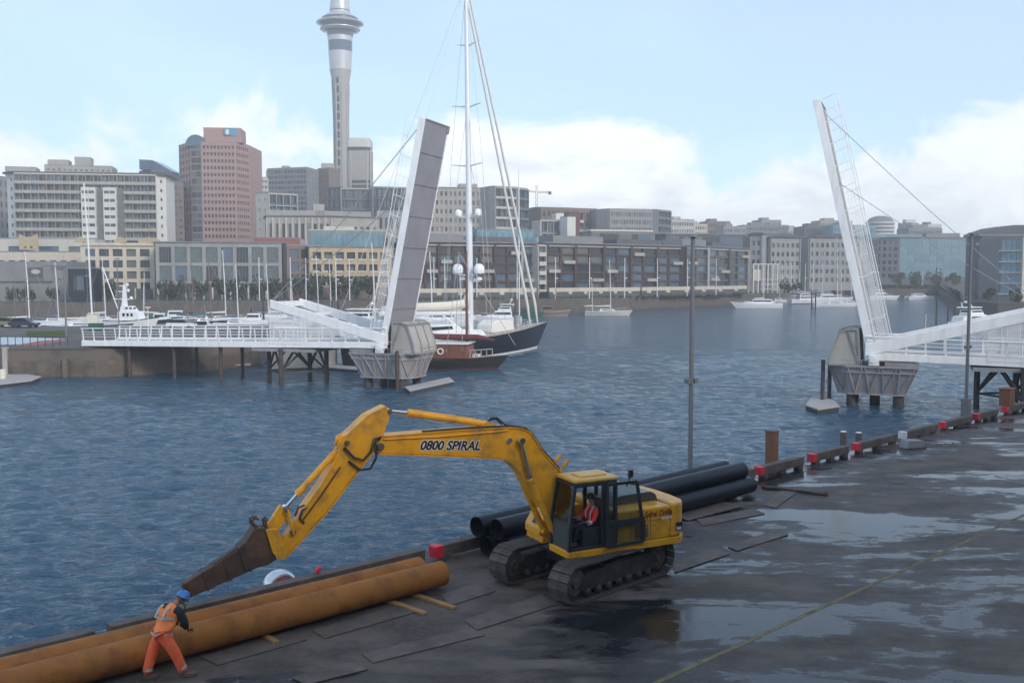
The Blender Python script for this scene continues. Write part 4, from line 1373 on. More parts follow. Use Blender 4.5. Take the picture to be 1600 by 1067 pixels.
# ------------------------------------------------------------------ kerb timbers with painted ends on blocks
def kerbs():
    xs = [(667, 876), (1190, 749), (1270, 727), (1337, 709), (1411, 690), (1466, 673), (1525, 660), (1568, 648)]
    ts = [edge_t(*p) for p in xs]
    ts = [ts[0] - 20.0, ts[0] - 14.4, ts[0] - 8.9] + [ts[0]] + [ts[0] + 5.1, ts[0] + 9.6] + ts[1:] + [ts[-1] + 4.2, ts[-1] + 8.4, ts[-1] + 12.6, ts[-1] + 16.8]
    desc = {3: 'dark kerb timber with a red end between the orange and dark pipes', 6: 'kerb timber with a red end just past the far ends of the dark pipes',
            7: 'second red ended kerb timber beyond the dark pipes', 8: 'red ended kerb timber this side of the white ended one', 9: 'kerb timber with a white painted end',
            10: 'red ended kerb timber just beyond the white ended one', 11: 'short red ended kerb timber past the tall lamp post foot', 12: 'red ended kerb timber beside the brown block'}
    for k, t in enumerate(ts):
        nxt = ts[k + 1] if k + 1 < len(ts) else t + 4.2
        L = nxt - t - (0.75 if k >= 6 else 0.35)
        if k == 11: L -= 0.6
        more = ['kerb timber farthest along behind the orange pipes, towards the worker', 'kerb timber in the middle behind the orange pipes', 'kerb timber behind the ends of the orange pipes', '', 'kerb timber behind the open ends of the dark pipes', 'kerb timber behind the far half of the dark pipes',
                '', '', '', '', '', '', '', 'first kerb timber past the brown block', 'second kerb timber past the brown block', 'third kerb timber past the brown block, by the bridge landing', 'last kerb timber past the bridge landing']
        lab = desc.get(k) or more[k]
        e = thing('kerb_timber', lab, 'kerb', on_edge(t), math.atan2(EDGE_DIR.y, EDGE_DIR.x), 'timbers along the wharf edge')
        m = MB(); m.box(0.30, L, -0.16, 0.16, 0.14, 0.47)
        m.build('beam', M['kerb_timber'], e, bevel=0.012)
        m = MB(); m.box(0.0, 0.298, -0.163, 0.163, 0.138, 0.472)
        m.build('painted_end', M['kerb_white'] if k == 9 else M['kerb_timber'] if k < 3 else M['kerb_red'], e, bevel=0.01)
        for x in (0.3, L * 0.5, L - 0.35):
            m = MB(); m.box(x, x + 0.3, -0.13, 0.13, 0.0, 0.138)
            m.build('block', M['kerb_timber'], e)
kerbs()

# ------------------------------------------------------------------ posts, lamps and loose pieces on the wharf
def lamp_post(px, t_px, h, thick, label, br=True):
    t = edge_t(*t_px)
    p = on_edge(t, 0.28)
    e = thing('lamp_post', label, 'lamp post', (p.x, p.y, 0), math.atan2(EDGE_DIR.y, EDGE_DIR.x), 'lamp posts on the wharf edge')
    m = MB()
    m.tube([(0, 0, 0.0), (0, 0, h)], [0.09, 0.08], 16)
    m.tube([(0, 0, 0), (0, 0, 0.05)], 0.24, 16)
    m.build('post', M['lamp_grey'], e, smooth=40)
    if thick:
        m = MB(); m.box(-0.21, 0.21, -0.21, 0.21, 0.05, 1.35)
        m.build('base_box', M['lamp_grey'], e, bevel=0.02)
    m = MB()
    m.tube([(0, 0, h - 0.02), (0, 0, h + 0.06)], [0.2, 0.13], 16)
    m.build('cap', M['lamp_grey'], e, smooth=40)
    if br:
        for sg in (-1, 1):
            m = MB()
            m.tube([(0, 0, 4.15), (0.22 * sg, 0, 4.15)], 0.025, 8)
            m.box(0.2 * sg - 0.09, 0.2 * sg + 0.09, -0.1, 0.1, 4.08, 4.26)
            m.build('floodlight', M['lamp_grey'], e, bevel=0.02)
lamp_post(1080, (1091, 773), 9.45, False, 'tall grey lamp post with two small floodlights standing behind the dark pipes')
lamp_post(1513, (1512, 661), 10.3, True, 'tall grey lamp post on a square base near the bridge landing')

def brown_post():
    p = on_edge(edge_t(1224, 733), 0.85)
    e = thing('mooring_post', 'square rust brown post standing above the kerb past the dark pipes', 'post', (p.x, p.y, WATER_Z), math.atan2(EDGE_DIR.y, EDGE_DIR.x))
    m = MB(); m.box(-0.2, 0.2, -0.2, 0.2, -1.0, 2.9 + 1.52)
    m.build('shaft', M['rust_post'], e, bevel=0.015)
    m = MB(); m.box(-0.22, 0.22, -0.22, 0.22, 2.9 + 1.5, 2.9 + 1.56)
    m.build('cap_plate', M['kerb_timber'], e, bevel=0.01)
    for px, py, top, lab in ((1358, 700, 0.62, 'round grey timber pile behind the kerb before the white ended timber'), (1382, 694, 0.40, 'short round pile behind the white ended kerb timber')):
        p = on_edge(edge_t(px, py), 1.5)
        e = thing('timber_pile', lab, 'pile', (p.x, p.y, WATER_Z), 0, 'piles in the water beside the wharf')
        m = MB(); m.tube([(0, 0, -1), (0, 0, 2.9 + top)], [0.17, 0.15], 12)
        m.build('shaft', M['timber_pile'], e, smooth=40)
        m = MB(); m.tube([(0, 0, 2.9 + top), (0, 0, 2.93 + top)], [0.155, 0.12], 12)
        m.build('cap', M['kerb_white'], e, smooth=40)
brown_post()

def brown_box():
    p = on_edge(edge_t(1566, 645), 0.15)
    e = thing('bollard_box', 'brown steel block on the wharf edge with a red cloth beside it', 'bollard', (p.x, p.y, 0.0), math.atan2(EDGE_DIR.y, EDGE_DIR.x))
    m = MB(); m.box(-0.42, 0.42, -0.3, 0.3, 0.47, 1.42)
    m.build('body', M['rust_post'], e, bevel=0.04)
    m = MB(); m.box(-0.46, 0.46, -0.34, 0.34, 1.42, 1.5)
    m.build('top_plate', M['rust_post'], e, bevel=0.02)
    q = G(1580, 641)
    m = MB(); v = []; rnd = random.Random(4)
    for i in range(8):
        for j in range(8):
            x, y = (i / 7 - .5) * 0.9, (j / 7 - .5) * 0.6
            v.append((x + rnd.uniform(-.03, .03), y + rnd.uniform(-.03, .03), max(0.02, 0.85 * math.exp(-(x * x * 9 + y * y * 16)) * rnd.uniform(.8, 1.1))))
    m.add(v, [(i * 8 + j, (i + 1) * 8 + j, (i + 1) * 8 + j + 1, i * 8 + j + 1) for i in range(7) for j in range(7)])
    o = m.build('red_cloth', M['kerb_red'], smooth=60, loc=(q.x, q.y, 0.0))
    tag(o, 'red cloth heaped over a cone beside the brown steel block', 'cloth')
brown_box()

def steel_plates():
    # pixel corners of thin plates lying on the deck: (left-near, right-near, right-far, left-far)
    quads = [((1005, 812, 1085, 783, 1130, 790, 1040, 820), None)]
    P = [([(583, 1036), (757, 993), (737, 982), (565, 1022)], 'long dark steel plate on the deck nearest the camera'),
         ([(508, 998), (656, 955), (632, 944), (487, 985)], 'rusty steel plate lying below the orange pipe'),
         ([(340, 1040), (480, 1000), (455, 986), (315, 1027)], 'steel plate lying beside the worker'),
         ([(700, 948), (775, 924), (750, 910), (690, 930)], 'steel plate next to the orange timber ends'),
         ([(745, 985), (870, 945), (845, 930), (725, 970)], 'steel plate before the excavator track'),
         ([(1055, 895), (1140, 866), (1115, 858), (1050, 880)], 'steel plate behind the excavator track'),
         ([(1152, 861), (1232, 836), (1208, 829), (1137, 855)], 'steel plate farther along the deck past the excavator'),
         ([(1212, 794), (1248, 768), (1222, 766), (1192, 790)], 'small steel plate lying by the loose steel rod'),
         ([(1075, 815), (1160, 793), (1130, 785), (1050, 806)], 'steel plate alongside the dark pipes'),
         ([(1098, 822), (1195, 803), (1178, 795), (1088, 812)], 'second steel plate alongside the dark pipes, overlapped by the first'),
         ([(480, 1071), (575, 1047), (545, 1036), (455, 1060)], 'rust stained plate at the bottom of the view')]
    for k, (c, lab) in enumerate(P):
        v = [G(x, y) for x, y in c]
        z0, z1 = 0.006 + 0.0008 * k, 0.024 + 0.001 * k
        if k == 9: z0, z1 = 0.006, 0.026
        if k == 8: z0, z1 = 0.034, 0.054
        m = MB()
        m.add([(p.x, p.y, z0) for p in v] + [(p.x, p.y, z1) for p in v], [(3, 2, 1, 0), (4, 5, 6, 7), (0, 1, 5, 4), (1, 2, 6, 5), (2, 3, 7, 6), (3, 0, 4, 7)])
        tag(m.build('steel_plate', M['plate']), lab, 'steel plate', 'thin steel plates lying on the deck')
steel_plates()
def loose_things():
    a, b = G(1190, 760, 0.06), G(1288, 772, 0.06)
    m = MB(); m.tube([a, b], 0.055, 12); m.tube([b, b + (b - a).normalized() * 0.12], 0.085, 12)
    tag(m.build('steel_rod', M['rust_jib'], smooth=40), 'long brown steel rod lying on the deck past the dark pipes', 'steel rod')
    # a round steel float in the water, just past the wharf edge
    p = G(438, 923, WATER_Z)
    e = thing('steel_float', 'shiny round steel float with a dull red face showing just over the orange pipes', 'float', (p.x, p.y, WATER_Z), R(-52))
    m = MB(Matrix.Translation((0, 0, 0.15)) @ Matrix.Rotation(math.pi / 2, 4, 'Y'))
    m.lathe([(0.44, 0.22), (0.5, 0.2), (0.58, 0.1), (0.60, -0.1), (0.55, -0.28), (0.4, -0.4), (0.2, -0.46), (0.0, -0.48)], 40)
    m.build('shell', M['steel'], e, smooth=30)
    m = MB(Matrix.Translation((0, 0, 0.15)) @ Matrix.Rotation(math.pi / 2, 4, 'Y'))
    m.lathe([(0.0, 0.26), (0.12, 0.255), (0.14, 0.2), (0.44, 0.19)], 32)
    m.build('end_plate', mat('dull red primer', (0.2, 0.075, 0.075), 0.5, var=0.2), e, smooth=30)
    p = on_edge((G(482, 917) - EDGE_P).dot(EDGE_DIR), 0.1, 0.47)
    m = MB(); m.tube([(0, 0, 0), (0.02, 0, 0.08), (0.05, 0.02, 0.12), (0.14, 0.05, 0.1)], [0.06, 0.07, 0.06, 0.03], 8)
    tag(m.build('red_strap', M['kerb_red'], smooth=60, loc=(p.x, p.y, p.z)), 'small red strap on the kerb behind the orange pipes', 'strap')
    # sandbag-like block and weeds by the white-ended kerb
    p = G(1425, 699)
    e = thing('concrete_block', 'low broken concrete block lying before the white ended kerb timber', 'concrete block', (p.x, p.y, 0), 0.4)
    m = MB(); m.prism(round_poly([(-0.6, 0), (0.6, 0), (0.5, 0.34), (-0.45, 0.4)], 0.06), (0, 0, 0), Vector((1, 0, 0)), Vector((0, 0, 1)), -0.25, 0.25, n=(0, 1, 0))
    m.build('body', M['grey_con'], e, bevel=0.03)
    m = MB(); rnd = random.Random(3)
    for k in range(70):
        x, y = rnd.gauss(0.4, .9), rnd.gauss(-.05, .22); s = rnd.uniform(.02, .07)
        m.tube([(x, y, 0), (x + rnd.uniform(-.02, .02), y, s * 1.2)], [s, s * .4], 5)
    tag(m.build('rubble', M['timber_pile'], e), kind='stuff')
loose_things()
# ------------------------------------------------------------------ the raised footbridge: two halves
def bridge_half(label, org, rz, s, reach):
    """x runs towards the channel, s*y away from the camera; z as on the wharf"""
    e = thing('bascule_bridge', label, 'bridge', (org[0], org[1], 0), rz, 'halves of the raised footbridge')
    W = 5.4
    LE = R(78.4) if s > 0 else R(77.2)
    def dz(x):                      # level of the approach deck
        return 1.05 + 0.019 * x
    # ---- leaf
    l, t, w = Vector((math.cos(LE), 0, math.sin(LE))), Vector((-math.sin(LE), 0, math.cos(LE))), Vector((0, s, 0))
    o = Vector((0.1, 0, 1.25))
    def P(a, b, c): return o + l * a + t * b + w * c
    def lbox(m, a0, a1, b0, b1, c0, c1):
        v = [P(a, b, c) for c in (c0, c1) for b in (b0, b1) for a in (a0, a1)]
        m.add(v, [(0, 2, 3, 1), (4, 5, 7, 6), (0, 1, 5, 4), (2, 6, 7, 3), (0, 4, 6, 2), (1, 3, 7, 5)])
    m = MB()
    lbox(m, -0.4, 22.0, -0.02, 0.62, -0.1, 0.1)
    lbox(m, -0.4, 22.0, -0.02, 0.62, W - 0.1, W + 0.1)
    leaf = m.build('bascule_leaf', M['white'], e, bevel=0.02)
    m = MB()
    for a in [0.6 + 3.05 * k for k in range(8)]:
        lbox(m, a, a + 0.14, 0.1, 0.44, 0.102, W - 0.102)
    m.build('cross_beam', M['white'], leaf)
    m = MB(); lbox(m, 0.3, 21.9, 0.44, 0.54, 0.104, W - 0.104)
    m.build('deck_plate', M['grey_steel'], leaf)
    for k in range(7):
        a0 = 0.6 + 3.05 * k; a1 = min(a0 + 3.0, 21.95)
        if a1 - a0 < 0.4: continue
        m = MB(); lbox(m, a0, a1, 0.02, 0.1, 0.105, W - 0.105)
        m.build('underside_panel', M['grey_leaf'], leaf, bevel=0.02)
        m = MB(); lbox(m, a1 + 0.002, a1 + 0.048, -0.04, 0.08, 0.106, W - 0.106)
        m.build('panel_joint', M['grey_leaf'], leaf)
    m = MB(); lbox(m, 21.3, 22.04, -0.1, 0.3, W - 0.3, W + 0.16); lbox(m, 21.9, 22.05, -0.04, 0.6, 0.11, W - 0.31)
    m.build('nose_plate', M['grey_leaf'], leaf, bevel=0.02)
    for c in (0.0, W):
        m = MB()
        m.tube([P(0.6, 1.95, c), P(22.0, 1.95, c)], 0.04, 6)
        m.tube([P(0.6, 1.62, c), P(21.9, 1.62, c)], 0.022, 5)
        for b in (0.98, 1.14, 1.30, 1.46):
            m.tube([P(0.6, b, c), P(12.5, b, c)], 0.016, 4)
        m.tube([P(0.6, 1.15, c), P(21.9, 1.15, c)], 0.014, 4)
        m.build('leaf_rail', M['white'], leaf)
        src = None
        for k in range(12):
            a = 1.0 + k * 1.9
            if a > 21.95: break
            m = MB(); m.bar(P(a, 0.6, c), P(a + 0.22, 1.95, c), 0.05, 0.07, tuple(w))
            m.build('rail_post', M['white'], leaf)
        m = MB()
        for k in range(44):
            a = 0.8 + k * 0.2
            m.bar(P(a, 0.6, c), P(a, 1.93, c), 0.03, 0.03, tuple(w))
        m.build('baluster_infill', M['white'], leaf, kind='stuff')
    # ---- tail beams and their cage of mesh
    zt = 5.35
    for c in (0.0, W):
        m = MB()
        y = s * c
        m.add([(0.35, y - 0.2, 1.35), (0.35, y + 0.2, 1.35), (0.35, y + 0.2, 2.35), (0.35, y - 0.2, 2.35),
               (-12.9, y - 0.2, zt - 0.55), (-12.9, y + 0.2, zt - 0.55), (-12.9, y + 0.2, zt + 0.3), (-12.9, y - 0.2, zt + 0.3)],
              [(3, 2, 1, 0), (4, 5, 6, 7), (0, 1, 5, 4), (1, 2, 6, 5), (2, 3, 7, 6), (3, 0, 4, 7)])
        m.build('tail_beam', M['white'], e, bevel=0.03)
    m = MB(); m.box(-12.8, -12.4, min(s * .21, s * (W - .21)), max(s * .21, s * (W - .21)), zt - 0.45, zt + 0.1)
    m.box(-9.3, -9.0, min(s * .21, s * (W - .21)), max(s * .21, s * (W - .21)), 4.0, 4.3)
    m.build('cross_beam', M['white'], e)
    xa, xb = -12.95, -8.85
    pts = [(xa, 1.2), (xb, 1.25), (xb, 3.55), (xa + 1.0, 5.0), (xa, 5.0)]
    for y in (s * -0.12, s * (W + 0.12)):
        cage = MB()
        for (a, b) in zip(pts, pts[1:] + pts[:1]):
            cage.bar((a[0], y, a[1]), (b[0], y, b[1]), 0.06, 0.06)
        for x in (xa + 1.35, xa + 2.75):
            cage.bar((x, y, 1.2), (x, y, 5.0 if x < xa + 1.0 else 5.0 - (x - xa - 1.0) / 3.1 * 1.45), 0.05, 0.05)
        cage.bar((xa, y, 3.1), (xb, y, 3.1), 0.05, 0.05)
        cg = cage.build('mesh_cage', M['mesh_white'], e)
    lat = MB()
    for y in (s * -0.12, s * (W + 0.12)):
        k = 0
        x = xa + 0.1
        while x < xb:
            zt_ = 5.0 if x < xa + 1.0 else 5.0 - (x - xa - 1.0) / 3.1 * 1.45
            lat.bar((x, y, 1.2), (x, y, zt_), 0.026, 0.016)
            x += 0.1
        z = 1.3
        while z < 5.0:
            x1 = xb if z < 3.55 else xa + 1.0 + (5.0 - z) / 1.45 * 3.1
            lat.bar((xa, y + s * 0.02, z), (x1, y + s * 0.02, z), 0.016, 0.026)
            z += 0.1
    lat.build('mesh_infill', M['mesh_white'], cg, kind='stuff')
    # ---- approach span
    x0 = -reach
    span = MB()
    for c in (0.0, W):
        y = s * c
        span.add([(0.3, y - .12, dz(0)), (0.3, y + .12, dz(0)), (0.3, y + .12, dz(0) + .62), (0.3, y - .12, dz(0) + .62),
                  (x0, y - .12, dz(x0)), (x0, y + .12, dz(x0)), (x0, y + .12, dz(x0) + .62), (x0, y - .12, dz(x0) + .62)],
                 [(3, 2, 1, 0), (4, 5, 6, 7), (0, 1, 5, 4), (1, 2, 6, 5), (2, 3, 7, 6), (3, 0, 4, 7)])
    sp = span.build('approach_span', M['white'], e, bevel=0.02)
    m = MB()
    ya, yb = s * .121, s * (W - .121)
    m.add([(0.3, ya, dz(0) + .3), (0.3, yb, dz(0) + .3), (0.3, yb, dz(0) + .42), (0.3, ya, dz(0) + .42), (x0, ya, dz(x0) + .3), (x0, yb, dz(x0) + .3), (x0, yb, dz(x0) + .42), (x0, ya, dz(x0) + .42)],
          [(3, 2, 1, 0), (4, 5, 6, 7), (0, 1, 5, 4), (1, 2, 6, 5), (2, 3, 7, 6), (3, 0, 4, 7)])
    m.build('walkway', M['pontoon'], sp)
    for c in (0.0, W):
        out = -1 if c == 0 else 1
        y = s * c
        h = 1.32
        yt = y + s * out * 0.16
        m = MB()
        m.tube([(0.3, yt, dz(0) + .62 + h), (x0, yt, dz(x0) + .62 + h)], 0.055, 6)
        for q in (0.28, 0.5, 0.72):
            yy = y + s * out * 0.16 * q
            m.tube([(0.3, yy, dz(0) + .62 + h * q), (x0, yy, dz(x0) + .62 + h * q)], 0.022, 5)
        m.build('handrail', M['white'], sp)
        src = None
        n = int(reach / 1.5)
        for k in range(n + 1):
            x = 0.2 - k * 1.5
            if src is None:
                m = MB(); m.bar((0, 0, 0), (0.0, s * out * .16, h), 0.07, 0.11, (1, 0, 0))
                m.box(-0.1, 0.1, -0.06, 0.06, -0.02, 0.03)
                src = m.build('rail_post', M['white'], sp)
                q = src
            else:
                q = share(src, sp)
            q.location = (x, y, dz(x) + .62)
    # ---- pier: faceted steel hull on stub legs
    def loft(m, top, bot, zt_, zb):
        k = len(top)
        v = [(x, s * y, zt_) for x, y in top] + [(x, s * y, zb) for x, y in bot]
        f = [tuple(range(k)), tuple(reversed(range(k, 2 * k)))] + [(i, (i + 1) % k, k + (i + 1) % k, k + i) for i in range(k)]
        m.add(v, f)
    top = [(-3.7, -0.4), (1.8, -0.4), (3.3, 1.2), (3.3, 4.2), (1.8, 5.4), (-3.7, 5.4)]
    bot = [(-2.7, 0.3), (1.6, 0.3), (2.5, 1.5), (2.5, 3.9), (1.6, 4.8), (-2.7, 4.8)]
    m = MB(); loft(m, top, bot, 0.55, -1.95)
    pier = m.build('pier', M['grey_steel'], e, bevel=0.03)
    tag(pier, 'faceted grey steel pier with diagonal ribs')
    m = MB()
    def on_face(i, u, v, off=0.05):
        k = len(top); j = (i + 1) % k
        a = Vector((top[i][0], s * top[i][1], 0.55)).lerp(Vector((top[j][0], s * top[j][1], 0.55)), u)
        b = Vector((bot[i][0], s * bot[i][1], -1.95)).lerp(Vector((bot[j][0], s * bot[j][1], -1.95)), u)
        p = a.lerp(b, v)
        c = Vector((0, s * 2.5, p.z)); d = (p - c); d.z = 0
        return p + d.normalized() * off
    for i, n in ((0, 4), (1, 1), (2, 2), (3, 1), (5, 2)):
        for q in range(n):
            u0, u1 = q / n, (q + 1) / n
            m.bar(on_face(i, u0 + 0.02, 0.05), on_face(i, (u0 + u1) / 2, 0.95), 0.13, 0.1)
            m.bar(on_face(i, u1 - 0.02, 0.05), on_face(i, (u0 + u1) / 2, 0.95), 0.13, 0.1)
        for v_ in (0.03, 0.22, 0.97):
            m.bar(on_face(i, 0, v_), on_face(i, 1, v_), 0.12, 0.12)
    m.build('rib', M['grey_steel'], pier, kind='stuff')
    for (x, y) in ((-2.3, 0.9), (1.4, 0.9), (-2.3, 4.2), (1.4, 4.2), (-0.4, 2.5)):
        m = MB(); m.tube([(x, s * y, WATER_Z - 1.5), (x, s * y, -1.9)], 0.42, 12)
        m.build('pier_leg', M['dark_pile'], pier, smooth=40)
    m = MB(); m.box(-3.75, -1.2, min(0, s * 5), max(0, s * 5), 0.56, 0.98)
    m.build('bearing_beam', M['grey_steel'], e)
    # ---- counterweight housing at the channel end
    prof = [(0.75, 0.57), (3.25, 0.57), (3.1, 1.5), (2.45, 3.3), (1.9, 3.55), (0.95, 3.55)]
    m = MB()
    m.prism(prof, (0, s * 0.05, 0), Vector((1, 0, 0)), Vector((0, 0, 1)), 0.0, s * 4.8, n=(0, 1, 0))
    hs = m.build('counterweight_housing', M['beige_plate'], e, bevel=0.04)
    m = MB()
    for y in (0.0, 4.9):
        for a, b in zip(prof, prof[1:] + prof[:1]):
            m.bar((a[0], s * y, a[1]), (b[0], s * y, b[1]), 0.16, 0.16)
        m.bar((0.8, s * y, 0.7), (1.7, s * y, 3.4), 0.14, 0.14)
    for q in (1.6, 3.3):
        for a, b in zip(prof[1:4], prof[2:5]):
            m.bar((a[0] + .05, s * q, a[1]), (b[0] + .05, s * q, b[1]), 0.12, 0.12)
    m.bar((3.3, s * .1, .6), (3.3, s * 4.8, .6), 0.2, 0.2)
    m.bar((2.5, s * .1, 3.36), (2.5, s * 4.8, 3.36), 0.16, 0.16)
    m.build('housing_frame', M['grey_steel'], hs, kind='stuff')
    m = MB()
    for x in (-3.6, -2.2, -0.8, 0.6, 1.7):
        m.tube([(x, s * -.38, .55), (x, s * -.38, 1.05)], 0.025, 5)
    m.tube([(-3.6, s * -.38, 1.03), (1.75, s * -.38, 1.03), (3.25, s * 1.2, 1.03), (3.3, s * 4.2, 1.03)], 0.025, 5)
    m.build('pier_rail', M['grey_steel'], pier)
    m = MB(); m.box(-0.75, 0.05, min(s * -.5, s * -.13), max(s * -.5, s * -.13), 0.6, 1.5)
    m.tube([(-0.3, s * -0.6, 1.1), (-0.3, s * -.5, 1.1)], 0.3, 14)
    m.build('pivot_bearing', M['white'], e, bevel=0.02)
    for (x, y) in (((1.75, -0.75),) if s > 0 else ((3.75, 0.6), (3.3, 1.9))):
        m = MB(); m.tube([(x, s * y, WATER_Z - 1), (x, s * y, 0.9)], 0.17, 10)
        m.build('guide_pile', M['dark_pile'], e, smooth=40)
    # ---- trestle under the approach
    legs = [(-14.3, 1.6), (-11.45, -0.5), (-11.3, 4.6), (-8.3, 3.0)]
    tr = MB()
    for (x, y) in legs:
        tr.tube([(x, s * y, WATER_Z - 1.5), (x, s * y, dz(x) - .02)], 0.24, 10)
    for a, b in ((0, 1), (1, 3), (3, 2), (2, 0), (1, 2)):
        p, q = legs[a], legs[b]
        tr.bar((p[0], s * p[1], -1.7), (q[0], s * q[1], -1.7), 0.16, 0.16)
        h = ((p[0] + q[0]) / 2, s * (p[1] + q[1]) / 2, 0.62)
        tr.bar((p[0], s * p[1], -1.6), h, 0.18, 0.18)
        tr.bar((q[0], s * q[1], -1.6), h, 0.18, 0.18)
    tr.build('trestle', M['dark_pile'], e)
    m = MB()
    m.box(-15, -7.8, min(s * -.4, s * 5.1), max(s * -.4, s * 5.1), 0.42, 0.72)
    m.build('pile_cap', M['grey_steel'], e)
    for x in [-19.5 - 6.0 * k for k in range(int((reach - 18) / 6))]:
        for y in (0.5, 4.2):
            m = MB(); m.tube([(x, s * y, WATER_Z - 1.5), (x, s * y, dz(x))], 0.2, 10)
            m.build('approach_pile', M['dark_pile'], e, smooth=40)
    # ---- hauling cables
    m = MB()
    for c in (0.0,):
        y = s * c
        a = Vector((-12.7, y, zt + 0.2))
        for L_, r_ in ((20.9, 0.024), (14.8, 0.024)):
            q = P(L_, 0.62, c)
            for k in (-0.07, 0.07):
                mid = (a + q) / 2 + Vector((0, 0, -0.35))
                m.tube([a + Vector((0, k, 0)), a.lerp(mid, .5) + Vector((0, k, -.06)), mid + Vector((0, k, 0)), mid.lerp(q, .5) + Vector((0, k, -.04)), q + Vector((0, k, 0))], r_, 5)
    m.build('hauling_cable', M['cable'], e)
    return e
BU = Vector((0.938, -0.347, 0)).normalized()
bridge_half('far standing half of the white footbridge, its grey underside turned to the channel', (-12.4, 93.0), math.atan2(BU.y, BU.x), 1, 37.5)
bridge_half('white footbridge half landing on the wharf, its raised leaf seen edge on', (29.9, 80.0), math.atan2(0.39, -0.92), -1, 27)

def pontoon(label, pts, z=0.35, th=0.55, hut=None):
    """a floating landing: outline as points on the water"""
    v = [Vector((p[0], p[1], 0)) for p in pts]
    c = sum(v, Vector()) / len(v)
    e = thing('floating_pontoon', label, 'pontoon', (c.x, c.y, WATER_Z), 0, 'floating pontoons')
    m = MB(); k = len(v)
    def slab(m, z0, z1, gr):
        q = [(p - c) * gr for p in v]
        m.add([(p.x, p.y, z0) for p in q] + [(p.x, p.y, z1) for p in q], [tuple(reversed(range(k))), tuple(range(k, 2 * k))] + [(i, (i + 1) % k, k + (i + 1) % k, k + i) for i in range(k)])
    slab(m, -0.3, z - 0.12, 0.97)
    m.build('float', M['dark_pile'], e)
    m = MB(); slab(m, z - 0.118, z, 1.0)
    m.build('deck', M['pontoon'], e, bevel=0.02)
    return e
def wpx(*pp): return [G(x, y, WATER_Z + .35) for x, y in pp]
pontoon('narrow floating pontoon moored at the foot of the pier by the dark yacht', wpx((632, 604), (640, 610), (709, 595), (702, 589)))
pontoon('blunt ended pontoon beside the pier of the wharf side half', wpx((1258, 632), (1278, 639), (1312, 634), (1296, 616), (1270, 617)))
pt = pontoon('low pontoon in front of the island quay wall', wpx((-60, 596), (0, 600), (50, 594), (65, 588), (30, 582), (-60, 584)))
m = MB(); m.box(-0.22, 0.22, -0.22, 0.22, 0, 1.0)
q = G(5, 592, WATER_Z + .35)
tag(m.build('pontoon_pedestal', M['canvas_cream'], bevel=0.05, loc=q), 'cream service pedestal standing on the low pontoon', 'pedestal')

